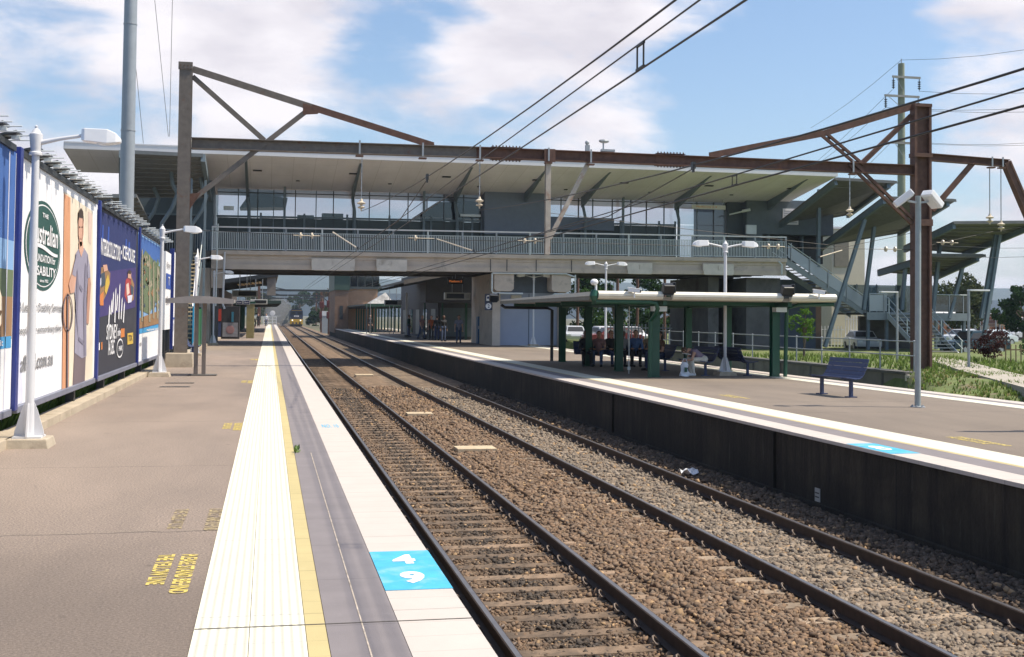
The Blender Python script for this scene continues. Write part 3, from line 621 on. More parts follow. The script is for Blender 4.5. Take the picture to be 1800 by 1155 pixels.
def paint2(m):
    poly(m, 'navy', [(171, 368), (240, 402), (239, 470), (170, 480)], 1); poly(m, 'purple', [(170, 480), (239, 470), (238, 540), (168, 560)], 1)
    for x_, y_ in ((180, 395), (190, 398), (221, 420), (226, 425)): poly(m, 'blue', [(x_, y_), (x_ + 2.4, y_ + 1), (x_ + 1.6, y_ + 30), (x_ - 1.2, y_ + 29)], 2)
    word(m, 'white', 'HUNTERS&COLLECTORS', (172.5, 446), (211.5, 455), .36); word(m, 'white', '·', (212.5, 447), (214, 447), .10); word(m, 'white', 'ICEHOUSE', (215.5, 455), (237, 461), .34)
    poly(m, 'brownp', [(178, 470), (184, 468), (194, 480), (193, 500), (186, 520), (178, 536), (175, 515)], 2); poly(m, 'dim', [(177, 482), (184, 478), (186, 500), (178, 506)], 3); poly(m, 'gold', [(186, 492), (190, 482), (193, 496), (187, 518), (184, 512)], 4); poly(m, 'lav', [(174, 492), (178, 488), (178, 500), (175, 506)], 5); poly(m, 'skin', [(181, 466), (188, 465), (190, 475), (183, 478)], 4); poly(m, 'orange', [(175, 520), (182, 512), (182, 537), (176, 537)], 3)
    poly(m, 'crimson', [(221, 492), (228, 484), (231, 500), (230, 528), (224, 532), (219, 520)], 2); poly(m, 'brownp', [(230, 484), (236, 500), (235, 527), (231, 530)], 2); poly(m, 'lav', [(224, 520), (233, 518), (231, 531), (225, 533)], 5); poly(m, 'hair', [(224, 480), (227, 474), (231, 477), (230, 482)], 5); poly(m, 'skin', [(225, 478), (231, 480), (230, 490), (225, 489)], 4); poly(m, 'pinkw', [(222, 500), (226, 497), (228, 515), (223, 520)], 3); poly(m, 'dim', [(229, 500), (235, 505), (234, 520), (230, 516)], 3)
    for i, (x_, a, b) in enumerate(((190, 535, 575), (194, 525, 552), (197, 512, 548), (201, 505, 566), (204, 515, 545), (208, 498, 560), (212, 522, 560), (216, 530, 566))):
        poly(m, 'white', [(x_, b), (x_ + 2.0, a + 5), (x_ + 3.3, a), (x_ + 3.4, a + 8), (x_ + 1.6, b + 2)], 3)
    word(m, 'white', 'SYDNEY', (187, 598), (206, 596), .34); word(m, 'white', 'sydney', (206.5, 595), (212, 594.5), .24); poly(m, 'orange', [(212.5, 578), (219, 577), (219, 592), (212.5, 593.5)], 3); poly(m, 'gold', [(224, 586), (234, 584.5), (234, 604), (224, 606)], 3); word(m, 'night', 'TIX', (225.5, 600), (232.5, 599), .15, 4)
    word(m, 'white', '14 DEC', (190, 625), (201, 622), .34)
    o = on(210, 612, 0); m.add(ellipse(o.y, o.z, .62, .23, 3), [tuple(range(40))], INK['white']); m.add(ellipse(o.y, o.z, .56, .19, 4), [tuple(range(40))], INK['night']); m.text('PARK', (XB + .04, o.y - .36, o.z - .06), (0, 1, 0), (0, 0, 1), .72, .12, INK['white'])
    for i, (x_, ink) in enumerate(((169.5, 'orange'), (173.5, 'white'), (178, 'orange'))): poly(m, ink, [(x_, 604 - i), (x_ + 2, 603 - i), (x_ + 2, 616 - i), (x_, 617 - i)], 3)
def paint3(m):
    poly(m, 'skyl', [(243, 408), (283, 432), (283, 570), (241, 585)], 1); poly(m, 'sky', [(243, 412), (283, 436), (283, 462), (243, 450)], 2); poly(m, 'leaf', [(245, 460), (256, 440), (268, 455), (282, 470), (282, 520), (262, 552), (246, 545)], 3)
    for i_ in range(70):
        x_, y_ = random.uniform(246, 280), random.uniform(452, 540); r_ = random.uniform(1.2, 3.2); poly(m, ('leaf', 'dim', 'trunk', 'brownp', 'leaf')[i_ % 5], [(x_ - r_, y_), (x_, y_ - r_ * 2.4), (x_ + r_ * .8, y_ + r_), (x_ - r_ * .2, y_ + r_ * 2.2)], 4 if i_ % 2 else 5)
    for x_, a, b in ((250, 440, 565), (263, 450, 566), (270, 462, 560), (277, 470, 560)): poly(m, 'trunk', [(x_ - 1.2, b), (x_ - .7, a), (x_ + .9, a - 3), (x_ + 1.6, b)], 6)
    poly(m, 'brownp', [(243, 560), (283, 545), (283, 568), (243, 578)], 4); poly(m, 'white', [(241, 583), (283, 571), (283, 622), (240, 640)], 3); poly(m, 'band', [(245, 579), (283, 569), (283, 578), (245, 587)], 5)
    word(m, 'white', 'national parks', (258, 583.5), (281, 576), .10, 6); word(m, 'red', '*', (242, 610), (244.5, 610), .2, 5); word(m, 'greyt', 'NSW', (245.5, 609), (249, 608), .10, 5)
billboard(9.8, 17.55, 'billboard at the left picture edge with blue sky photo and letter e', paint0, 'white')
billboard(17.75, 25.55, 'white billboard with green oval emblem and a man holding a spade', paint1, 'white')
billboard(25.75, 33.3, 'dark concert billboard with white jagged figure and band names', paint2, 'night')
billboard(33.5, 41.0, 'billboard with tall gum trees photo above a blue band', paint3, 'white')
# smaller notice boards past the billboards
def small_board(px0, px1, py0, py1, X, Y, label, paint=None, bg=None):
    t = thing('notice_board', label, 'notice board', (X, Y, 0))
    return t
t = thing('notice_board', 'narrow stack of blue and white notices between billboard and gantry mast', 'notice board', (-3.5, 43.5, 0))
m = MB(); m.lo((-3.58, 42.2, 1.2), (-3.50, 44.4, 3.9), INK['white']); rectp(m, 'blue', 42.3, 44.3, 2.62, 3.15, 0); m.text('T', (-3.47, 43.1, 2.75), (0, 1, 0), (0, 0, 1), .5, .3, INK['white']); m.text('Platform 1', (-3.47, 42.5, 3.35), (0, 1, 0), (0, 0, 1), 1.6, .2, INK['greyt']); m.text('Exit', (-3.47, 42.6, 2.1), (0, 1, 0), (0, 0, 1), 1.2, .25, INK['greyt']); m.build('panel', None, t)
m = MB(); m.lo((-3.57, 42.25, -.1), (-3.49, 42.37, 1.2), DARKG); m.build('leg', None, t); m = MB(); m.lo((-3.57, 44.2, -.1), (-3.49, 44.32, 1.2), DARKG); m.build('leg', None, t)
t = thing('notice_board', 'white poster board with a tall red ring, half hidden behind the gantry mast', 'notice board', (-3.5, 48.5, 0))
m = MB(); m.lo((-3.60, 45.4, .55), (-3.50, 51.2, 4.05), INK['white']); 
m.add(ellipse(48.0, 2.9, 1.55, .95, 1), [tuple(range(40))], INK['red']); m.add(ellipse(48.0, 2.9, 1.0, .72, 2), [tuple(range(40))], INK['white']); rectp(m, 'blue', 45.6, 51.0, 1.55, 1.62, 2)
m.text('10 TRIPS', (-3.47, 46.0, 1.15), (0, 1, 0), (0, 0, 1), 4.2, .3, INK['blue']); m.text('2 FOR 1', (-3.47, 46.4, .75), (0, 1, 0), (0, 0, 1), 3.0, .3, INK['blue']); m.build('poster', None, t)
m = MB(); m.lo((-3.61, 45.2, .45), (-3.46, 45.39, 4.15), BLUEP); m.build('side_post', None, t)
for yy in (46.3, 50.0):
    m = MB(); m.lo((-3.58, yy, -.3), (-3.48, yy + .14, .55), DARKG); m.build('support', None, t)
# palisade fence behind the billboards
t = thing('palisade_fence', 'dark palisade fence seen under the billboards along the platform kerb', 'fence', (-3.95, 30, -.1))
for k in range(6):
    ya, yb = 8 + k * 7.5, 15.5 + k * 7.5; m = MB()
    for i in range(50): m.lo((-3.97, ya + .15 * i, -.1), (-3.95, ya + .15 * i + .06, 1.75), DARKG)
    m.lo((-3.949, ya, .25), (-3.92, yb, .30), DARKG); m.lo((-3.949, ya, 1.4), (-3.92, yb, 1.45), DARKG); m.build('fence_panel', None, t)
    m = MB(); m.lo((-3.98, yb - .09, -.1), (-3.90, yb - .012, 1.8), DARKG); m.build('post', None, t)

# ------------------------------------------------------------------ overhead gantry
YG = 40.8
g = thing('overhead_gantry', 'rusty steel gantry spanning the tracks with two masts and a triangular truss', 'gantry', (-2.85, YG, 0))
def G(x, z, dy=0): return Vector((x, YG + dy, z))
def hsec(m, p, q, w, d, mat, up=(0, 1, 0)):         # two flanges and a web
    p, q = Vector(p), Vector(q); dr = (q - p).normalized(); u = Vector(up); r = dr.cross(u).normalized()
    for s in (-1, 1): m.bar(p + r * s * (w / 2 - .012), q + r * s * (w / 2 - .012), .024, d, mat, up=up)
    m.bar(p, q, w - .05, .03, mat, up=up)
m = MB(); m.box((-2.88, YG, .17), (.95, .85, .60), PLINTH, taper=.9); m.build('footing', None, g, bevel=.03)
m = MB()
m.lo((-3.06, YG - .21, .46), (-2.65, YG - .18, 10.08), OLIVE); m.lo((-3.06, YG + .18, .46), (-2.65, YG + .21, 10.08), OLIVE); m.lo((-2.875, YG - .178, .46), (-2.835, YG + .178, 10.05), OLIVE); m.lo((-3.06, YG - .178, 2.0), (-2.64, YG + .178, 2.04), OLIVE); m.lo((-3.09, YG - .235, 9.86), (-2.63, YG - .213, 10.12), OLIVE); m.build('mast', None, g)
m = MB()
for z in (9.9, 10.0):
    for xx in (-3.02, -2.9, -2.78, -2.68): m.box((xx, YG - .245, z), (.03, .02, .03), RUST)
m.build('mast_bolts', None, g)
def beam_i(name, pts, h, d, mat):
    for p, q in zip(pts[:-1], pts[1:]):
        m = MB(); m.bar(p + Vector((0, 0, h / 2 - .015)), q + Vector((0, 0, h / 2 - .015)), d, .03, mat); m.bar(p - Vector((0, 0, h / 2 - .015)), q - Vector((0, 0, h / 2 - .015)), d, .03, mat); m.bar(p, q, .03, h - .062, mat); m.build(name, None, g)
beam_i('main_beam', [G(-2.63, 7.44), G(7.0, 7.50)], .38, .30, OLIVE); beam_i('main_beam', [G(7.003, 7.50), G(23.72, 7.46)], .38, .30, RUST)
for xx in (8.0, 13.5, 13.4):
    pass
for xx in (8.05, 14.1):
    m = MB(); m.lo((xx - .55, YG - .03, 7.31), (xx + .55, YG - .018, 7.65), RUST); m.lo((xx - .55, YG - .17, 7.70), (xx + .55, YG + .17, 7.712), RUST); m.lo((xx - .55, YG - .17, 7.276), (xx + .55, YG + .17, 7.288), RUST)
    for k in range(9): m.lo((xx - .5 + k * .12, YG - .1, 7.713), (xx - .46 + k * .12, YG - .06, 7.77), RUST); m.lo((xx - .5 + k * .12, YG - .1, 7.21), (xx - .46 + k * .12, YG - .06, 7.275), RUST)
    m.build('splice_plate', None, g)
def angle(name, p, q, w, mat, twin=False):
    m = MB()
    if twin:
        for s in (-.10, .10): m.bar(p + Vector((s, s * 0, s * .35)), q + Vector((s, 0, s * .35)), .10, w * .75, mat, up=(0, 1, 0))
        d = q - p
        for f in (.12, .5, .88): m.bar(p + d * f + Vector((-.12, 0, -.05)), p + d * f + Vector((.12, 0, .05)), .12, .02, mat, up=(0, 1, 0))
    else:
        m.bar(p, q, w, .02, mat, up=(0, 1, 0)); m.bar(p + Vector((0, .01, w * .45)), q + Vector((0, .01, w * .45)), .02, .14, mat, up=(0, 0, 1))
    m.build(name, None, g)
angle('top_chord', G(-2.64, 9.9), G(1.3, 8.8), .17, OLIVE); angle('top_chord', G(1.3, 8.8), G(5.5, 7.65), .17, RUST)
angle('diagonal_brace', G(-2.64, 9.65, .03), G(-.25, 7.6, .03), .12, OLIVE); angle('diagonal_brace', G(1.3, 8.8, -.04), G(-2.66, 5.45, -.04), .12, OLIVE)
m = MB(); m.prism([G(1.0, 8.95, -.06), G(1.65, 8.78, -.06), G(1.5, 8.6, -.06), G(1.0, 8.55, -.06)], (0, .015, 0), RUST); m.prism([G(-2.66, 5.75, -.07), G(-2.3, 5.8, -.07), G(-2.66, 5.2, -.07)], (0, .015, 0), RUST); m.build('gusset_plate', None, g)
# right mast: two channels tied by lacing
m = MB()
for s in (-1, 1): m.lo((24.06 + s * .30 - .05, YG - .18, -1.3), (24.06 + s * .30 + .05, YG + .18, 9.92), RUST)
m.lo((23.81, YG - .02, -1.3), (24.31, YG + .02, 9.9), RUST)
m.lo((23.70, YG - .2, 9.86), (24.42, YG + .2, 9.98), RUST); m.lo((23.68, YG - .21, 7.95), (24.44, YG + .21, 8.10), RUST); m.lo((23.68, YG - .21, 5.35), (24.44, YG - .182, 5.6), RUST); m.build('mast', None, g)
angle('top_chord', G(23.75, 9.85), G(20.1, 8.68), .17, RUST); angle('top_chord', G(20.1, 8.68), G(15.6, 7.68), .17, RUST)
angle('diagonal_brace', G(20.1, 8.66, -.03), G(21.6, 7.55, -.03), .13, RUST, True); angle('diagonal_brace', G(23.75, 9.6, .03), G(21.6, 7.6, .03), .13, RUST, True); angle('diagonal_brace', G(21.2, 7.6, -.04), G(23.75, 5.45, -.04), .15, RUST, True)
beam_i('side_arm', [G(24.40, 7.98), G(27.75, 7.86)], .28, .26, RUST); angle('diagonal_brace', G(24.45, 5.9, -.03), G(26.2, 7.8, -.03), .12, RUST, True)
m = MB(); m.bar(G(27.65, 7.9), G(29.9, 3.2), .30, .28, RUST, up=(0, 1, 0)); m.bar(G(27.74, 7.9, -.15), G(29.99, 3.2, -.15), .05, .03, RUST, up=(0, 1, 0)); m.build('raking_leg', None, g)
m = MB(); m.bar(G(29.9, 3.2), G(30.1, -.6), .30, .28, RUST, up=(0, 1, 0)); m.build('raking_leg', None, g)
PALEST = M('pale_weathered_steel', (.42, .37, .31), .6, .1, var=.15, stain=(.28, .13, .07), stain_amt=.25)
m = MB(); m.lo((9.48, YG - .12, 3.98), (9.66, YG - .09, 7.30), PALEST); m.lo((9.48, YG + .06, 3.98), (9.66, YG + .09, 7.30), PALEST); m.lo((9.555, YG - .088, 3.98), (9.585, YG + .058, 7.30), PALEST); m.lo((9.40, YG - .18, 7.24), (9.8, YG - .155, 7.7), RUST); m.build('drop_post', None, g)
m = MB(); m.bar(G(11.05, 7.28), G(9.66, 4.55), .15, .10, PALEST, up=(0, 1, 0)); m.build('drop_brace', None, g)
for xx in (2.93, 5.1, 7.1, 9.56, 11.1, 21.2, 26.95, 27.4):
    zt = 7.69 if xx < 24 else 8.02
    m = MB(); m.lo((xx - .03, YG - .2, zt - .42 if xx < 24 else zt - .32), (xx + .03, YG - .175, zt + .05), GALV); m.box((xx, YG - .1, zt - .48 if xx < 24 else zt - .36), (.26, .2, .05), RUST); m.build('hanger_clamp', None, g)
m = MB(); m.box((11.0, YG - .05, 7.80), (.14, .14, .22), GALV); m.box((11.75, YG - .05, 7.74), (.5, .16, .08), GALV); m.tube([(11.6, YG, 7.78), (11.6, YG, 8.05)], .03, GALV); m.sphere((11.62, YG, 8.08), .13, GALV, 8, 6, (1.5, .8, .6)); m.sphere((11.0, YG, 8.0), .08, GALV, 8, 6); m.build('isolator_fitting', None, g)
# floodlight tube lying on the station roof beside the mast is part of the bridge roof below

# insulator strings hanging from the gantry
PORC = M('cream_porcelain', (.62, .53, .40), .3, var=.15)
def insulator(x, z0, z1, label):
    t = thing('insulator_string', label, 'insulator', (x, YG - .05, z0), 'hanging insulators on the gantry')
    m = MB(); k = max(4, int((z0 - z1) / .09))
    for i in range(k): m.box((x, YG - .05, z0 - (i + .5) * (z0 - z1) / k), (.035 if i % 2 else .02, .02 if i % 2 else .035, (z0 - z1) / k * 1.05), GALV)
    m.build('chain', None, t)
    m = MB(); m.lathe((x, YG - .05, z1 - .42), [(.02, 0), (.03, .08), (.11, .10), (.13, .13), (.05, .18), (.04, .22), (.13, .24), (.15, .28), (.06, .33), (.035, .42)], PORC, 14); m.build('porcelain_discs', None, t, smooth=True)
    return t
for x, a, b, l in ((3.02, 7.2, 5.75, 'leftmost hanging insulator on the gantry beam, above the nearer track'), (7.12, 7.2, 5.95, 'hanging insulator on the gantry beam over the farther track, left of the pale drop post'), (21.12, 7.2, 6.0, 'hanging insulator on the gantry beam just left of the rusty right mast'),
                   (26.92, 7.65, 5.9, 'inner hanging insulator under the right side arm of the gantry'), (27.4, 7.65, 5.65, 'outer hanging insulator under the right side arm, next to the raking leg')):
    insulator(x, a, b, l)

# ------------------------------------------------------------------ overhead wires
WIRE = M('overhead_wire', (.035, .032, .03), .5, .3, var=.1)
def wire(name, pts, r, label, group=None, mat=None, n=6):
    m = MB(); m.tube(pts, r, mat or WIRE, n); o = m.build(name, None, org=pts[0]); return tag(o, label, 'wire', group)
def curve(f, ys): return [Vector(f(y)) for y in ys]
def mess(x0, x1, zl, zh): return lambda y: (x0 + (x1 - x0) * max(0, min(1, (y - 4) / 36.8)), y, zl + (zh - zl) * ((y - 6) / 34.8) ** 2)
YS = [-14, -8, -3, 0, 2, 4, 6, 8, 10, 13, 16, 20, 24, 28, 32, 36, 40.75]
# messenger: sags mid span, rises to its insulator
wire('catenary_wire', curve(lambda y: (2.78 + .24 * max(0, y / 40.8), y, 4.05 + 1.28 * (max(0, y - 5) / 35.8) ** 1.7), YS), .009, 'topmost catenary wire over the nearer track, climbing to the left insulator', 'overhead wires')
wire('contact_wire', curve(lambda y: (2.78, y, 3.905), [-14, 0, 10, 20, 40, 80, 160, 300]), .007, 'upper contact wire over the nearer track', 'overhead wires')
wire('contact_wire', curve(lambda y: (2.78, y, 3.70), [-14, 0, 10, 20, 40, 80, 160, 300]), .008, 'lower contact wire over the nearer track', 'overhead wires')
wire('catenary_wire', curve(lambda y: (6.34 + .78 * max(0, y / 40.8), y, 3.98 + 1.5 * (max(0, y - 5) / 35.8) ** 1.7), YS), .013, 'topmost catenary wire over the farther track, climbing to the middle insulator', 'overhead wires')
wire('contact_wire', curve(lambda y: (6.34, y, 3.79), [-14, 0, 10, 20, 40, 80, 160, 300]), .010, 'upper contact wire over the farther track', 'overhead wires')
wire('contact_wire', curve(lambda y: (6.34, y, 3.64), [-14, 0, 10, 20, 40, 80, 160, 300]), .012, 'lower contact wire over the farther track', 'overhead wires')
for x, y, a, b, l in ((2.78, 8.75, 3.70, 3.905, 'pair of short droppers joining the contact wires near the top of the picture'), (2.78, 21.5, 3.70, 3.905, 'short dropper joining contact wires in front of the gantry beam'), (6.34, 15.6, 3.64, 3.79, 'short dropper joining the right contact wires above the roof edge')):
    m = MB()
    for d in (-.08, .08): m.tube([(x, y + d, a), (x, y + d, b)], .008, WIRE, 5)
    m.box((x, y, a + .01), (.02, .19, .018), WIRE); m.box((x, y, b - .01), (.018, .18, .016), WIRE); tag(m.build('wire_dropper', None, org=(x, y, a)), l, 'dropper', 'droppers between contact wires')
for x, y, z, l in ((2.90, 22.5, 4.06 + 1.28 * .25, 'clamp on the left catenary wire in front of the roof'), (6.6, 18.2, 4.4, 'clamp on the right catenary wire in front of the roof')):
    z = (4.05 + 1.28 * ((y - 5) / 35.8) ** 1.7) if x < 4 else (3.98 + 1.5 * ((y - 5) / 35.8) ** 1.7); xx = (2.78 + .24 * y / 40.8) if x < 4 else (6.34 + .78 * y / 40.8)
    m = MB(); m.box((xx, y, z), (.05, .10, .11), DARKG); m.box((xx, y, z - .08), (.03, .05, .06), DARKG); tag(m.build('wire_clamp', None, org=(xx, y, z)), l, 'clamp', 'wire clamps')
    wire('tie_wire', [Vector((xx, y, z - .05)), Vector((xx + .03, y + 5, z - .42)), Vector((2.78 if x < 4 else 6.34, y + 14, 3.92 if x < 4 else 3.80))], .010, 'thin tie wire slanting from the catenary clamp over the %s track' % ('nearer' if x < 4 else 'farther'), 'overhead wires')
# registration span wire with insulators, steady arms
wire('span_wire', [G(-2.64, 4.55), G(3, 4.42), G(9.5, 4.42), G(16, 4.40), G(23.75, 4.45)], .010, 'thin cross span wire between the two gantry masts', 'overhead wires')
wire('span_wire', [G(24.35, 4.62), G(27, 5.2), G(29.5, 5.6), G(40, 6.6)], .012, 'thin wire running right from the rusty mast over the canopies', 'overhead wires')
wire('span_wire', [G(9.66, 5.45), G(16, 4.9), G(21, 4.5), G(23.75, 5.1)], .010, 'thin slack wire from the drop post to the right mast', 'overhead wires')
for y_, z_ in ((40.2, 4.15), (39.7, 4.55)):
    wire('span_wire', [Vector((20.6, 33, z_ - .35)), Vector((24.2, y_, z_)), Vector((31, 46, z_ + .4)), Vector((42, 56, z_ + 1.2))], .010, ('lower' if z_ < 4.3 else 'upper') + ' slack wire crossing the right mast at stair canopy level', 'overhead wires')
for x0, l in ((1.0, 'small insulator pair on the span wire over the nearer track'), (4.9, 'small single insulator on the span wire between the tracks'), (8.75, 'small insulator pair on the span wire left of the drop post'), (17.9, 'small insulator pair on the span wire before the stair top'), (22.6, 'insulator pair on the span wire left of the right mast'), (24.95, 'insulator pair just right of the rusty right mast')):
    z = 4.45 if x0 < 24 else 4.75
    m = MB()
    for d in ((0, .38) if x0 != 4.9 else (0,)):
        m.tube([(x0 + d - .06, YG - .02, z), (x0 + d - .03, YG - .02, z), (x0 + d - .025, YG - .02, z), (x0 + d + .025, YG - .02, z), (x0 + d + .03, YG - .02, z), (x0 + d + .06, YG - .02, z)], [.03, .04, .10, .10, .04, .03], PORC, 12)
    m.tube([(x0 - .25, YG - .02, z), (x0 + .65, YG - .02, z)], .014, PORC, 6); tag(m.build('span_insulator', None, org=(x0, YG, z)), l, 'insulator', 'insulators on the span wire')
for (p, q, l) in ((A(585, 408, Y=40.7), A(628, 436, Y=39.6), 'pale steady arm reaching down to the wires of the nearer track'), (A(768, 420, Y=40.7), A(832, 441, Y=39.6), 'pale steady arm reaching down to the wires of the farther track'), (A(1480, 440, Y=40.5), A(1440, 452, Y=39.6), 'pale steady arm on the span wire near the stair canopies')):
    m = MB(); m.tube([p, q], .022, PORC, 6); m.box(q, (.06, .06, .08), DARKG); tag(m.build('steady_arm', None, org=p), l, 'steady arm', 'steady arms')
# ------------------------------------------------------------------ footbridge with its concourse
YB = 70.0
b = thing('footbridge', 'concrete footbridge concourse with a long sloping white roof spanning the tracks', 'footbridge', (14, YB, 4.4))
def bz(x): return (x + 3) * .0062          # the deck rises slightly to the right
def Bx(x, dz, y=YB): return Vector((x, y, dz + bz(x)))
XL, XR = -3.3, 31.9
def long(name, y0, y1, z0, z1, mat, x0=XL, x1=XR, n=6, parent=None):
    m = MB(); 
    vs = [];
    for i in range(n + 1):
        x = x0 + (x1 - x0) * i / n
        vs += [Bx(x, z0, y0), Bx(x, z0, y1), Bx(x, z1, y1), Bx(x, z1, y0)]
    fs = [(k * 4 + i, k * 4 + (i + 1) % 4, (k + 1) * 4 + (i + 1) % 4, (k + 1) * 4 + i) for k in range(n) for i in range(4)] + [(0, 1, 2, 3), (n * 4, n * 4 + 1, n * 4 + 2, n * 4 + 3)]
    m.add(vs, fs, mat); return m.build(name, None, parent or b)
long('deck', YB - .05, YB + 9.2, 4.95, 5.34, CONC); long('deck_nosing', YB - .22, YB - .053, 5.16, 5.40, CONC)
long('edge_beam', YB, YB + .40, 4.62, 4.948, CONC); long('edge_beam', YB - .12, YB + .40, 4.33, 4.618, CONC)
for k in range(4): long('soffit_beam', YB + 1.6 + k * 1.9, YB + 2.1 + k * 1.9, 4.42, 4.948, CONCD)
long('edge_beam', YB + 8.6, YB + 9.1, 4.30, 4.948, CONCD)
# pale upstand brackets on the beam
def bracket(x0, x1):
    m = MB(); z0, z1 = 4.30 + bz(x0), 5.12 + bz(x0); y = YB - .30
    m.prism([(x0, y, z1 - .12), (x0, y, z0 + .22), (x0 + .18, y, z0), (x1 - .05, y, z0), (x1, y, z0 + .1), (x1, y, z1 - .12)], (0, .175, 0), CONCL)
    m.lo((x0 + .02, y - .035, z0 + .02), (x1 - .04, y - .003, z0 + .30), CONCL); m.lo(((x0 + x1) / 2 - .02, y - .05, z0 + .3), ((x0 + x1) / 2 + .02, y - .003, z1 - .25), CONCL); m.build('beam_bracket', None, b)
for x0, x1 in ((2.35, 4.85), (6.1, 7.9), (21.4, 23.0), (26.3, 28.3)): bracket(x0, x1)
for x in (12.9, 13.9, 15.7, 17.9): m = MB(); m.lo((x, YB - .135, 4.4 + bz(x)), (x + .05, YB - .121, 5.1 + bz(x)), DARKG); m.build('joint_gap', None, b)
# railing in bays
NB = 17; bw = (XR - XL - .1) / NB
long('handrail', YB - .16, YB - .06, 6.70, 6.78, ALUM); long('bottom_rail', YB - .13, YB - .09, 5.46, 5.50, PALEG); long('mid_rail', YB - .12, YB - .10, 6.44, 6.47, PALEG)
for k in range(NB + 1):
    x = XL + .05 + k * bw; m = MB(); m.lo((x - .045, YB - .17, 5.2 + bz(x)), (x + .045, YB - .05, 6.69 + bz(x)), GALV if k % 3 else PALEG); m.build('railing_post', None, b)
for k in range(NB):
    m = MB(); x0 = XL + .05 + k * bw + .05; n = 19
    for i in range(n):
        x = x0 + (bw - .1) * (i + .5) / n; m.lo((x - .017, YB - .115, 5.501 + bz(x)), (x + .017, YB - .085, 6.44 + bz(x)), PALEG)
    m.build('railing_panel', None, b)
# glazed wall behind the walkway
YW = 73.6
def wz(x): return bz(x)
FR = BLUEG
segs = [(-3.2, 13.0), (16.9, 29.2)]
def wpane(x0, x1, z0, z1, gl):
    m = MB(); m.quad((x0, YW, z0 + wz(x0)), (x1, YW, z0 + wz(x1)), (x1, YW, z1 + wz(x1)), (x0, YW, z1 + wz(x0)), gl); return m.build('window_pane', None, b)
PANEL = M('dark_teal_panel', (.035, .05, .05), .35, var=.15)
for a, c in segs:
    x = a; i = 0
    widths = [1.25, 1.15, .95, 1.3, 1.25, 1.05, 1.2, 1.0]
    while x < c - .4:
        x1 = min(c, x + widths[i % 8]); wpane(x + .03, x1 - .03, 7.72, 9.08, GLASS); wpane(x + .03, x1 - .03, 9.14, 9.32, GLASS)
        if x > 25.8: wpane(x + .03, x1 - .03, 5.5, 7.66, GLASS)
        m = MB(); m.lo((x1 - .028, YW - .06, 5.4 + wz(x1)), (x1 + .028, YW + .06, 9.33 + wz(x1)), DARKG if i % 2 else FR); m.build('mullion', None, b); x = x1; i += 1
    long('window_head', YW - .07, YW + .07, 9.085, 9.135, DARKG, a, c); long('window_transom', YW - .08, YW + .06, 7.60, 7.715, FR, a, min(c, 25.8)); long('window_sill', YW - .05, YW + .05, 6.95, 7.0, DARKG, a, min(c, 25.8))
for a, c in ((-3.2, 13.0), (16.9, 25.8)):
    x = a
    while x < c - .2:
        x1 = min(c, x + 2.6); m = MB(); m.lo((x + .03, YW - .02, 5.36 + wz(x)), (x1 - .03, YW + .02, 7.59 + wz(x)), PANEL); m.build('wall_panel', None, b); x = x1
        m = MB(); m.lo((x1 - .06, YW - .10, 5.36 + wz(x1)), (x1 + .06, YW - .021, 7.9 + wz(x1)), FR); m.build('wall_post', None, b)
for x, w, z in ((1.6, 1.0, 7.9), (3.1, 1.3, 8.05), (9.3, 1.5, 7.95), (11.2, .8, 8.0)):
    m = MB(); m.lo((x, YW + .6, 7.0), (x + w, YW + 1.4, z), DARKG); m.lo((x + .1, YW + .59, z - .35), (x + w - .1, YW + .598, z - .1), BLACK); m.build('concourse_cabinet', None, b)
m = MB(); m.prism([(9.0, YW + 1.6, 8.1), (10.4, YW + 1.6, 9.05), (14.5, YW + 1.6, 9.2), (14.5, YW + 1.6, 8.3), (13.0, YW + 1.6, 8.0)], (0, 2.2, 0), DARKG); m.build('concourse_kiosk', None, b)
m = MB(); m.prism([(-1.9, YW + 1.2, 8.3), (-1.3, YW + 1.2, 9.2), (1.0, YW + 1.2, 9.0), (.9, YW + 1.2, 8.4)], (0, 2.2, 0), DARKG); m.build('concourse_kiosk', None, b)
m = MB(); m.lo((11.6, YW - .35, 8.0), (12.9, YW - .30, 8.15), LENS); m.lo((-2.8, YW - .35, 8.0), (-2.2, YW - .30, 8.25), LENS); m.build('lit_sign', None, b)
# blue grey service block, right end wall with doors
m = MB(); m.lo((13.02, YW - 1.0, 6.9), (16.88, YW + .8, 9.75), M('service_block_grey', (.155, .185, .24), .6, var=.06, world=True)); m.lo((13.02, YW - .9, 5.4), (16.88, YW + .7, 6.9), PANEL); m.build('service_block', None, b)
m = MB(); m.lo((17.2, YW - .3, 7.35), (21.6, YW - .08, 8.15), M('service_block_grey')); m.build('service_panel', None, b)
EW = M('end_wall_teal', (.10, .125, .14), .6, var=.08, world=True)
m = MB(); m.lo((29.3, YW - .3, 5.55), (30.4, YW + 6, 9.9), M('end_wall_dark', (.06, .075, .085), .6)); m.lo((30.4, YW - .9, 7.35), (36.5, YW + 6, 9.6), EW); m.lo((30.4, YW - .9, 5.5), (31.5, YW + 6, 7.35), EW); m.build('end_wall', None, b)
m = MB(); m.lo((31.6, YW + .2, 5.5), (36.3, YW + .3, 7.35), BLACK); 
for x in (33.0, 34.6): m.lo((x, YW - .2, 5.5), (x + .12, YW + .19, 7.35), BLUEG)
m.build('doorway', None, b)
m = MB(); m.lo((32.9, YW - .95, 8.0), (34.0, YW - .903, 9.05), ALUM)
for i in range(6): m.lo((33.0, YW - .97, 8.1 + i * .15), (33.9, YW - .951, 8.16 + i * .15), GALV)
m.build('louvre_vent', None, b)
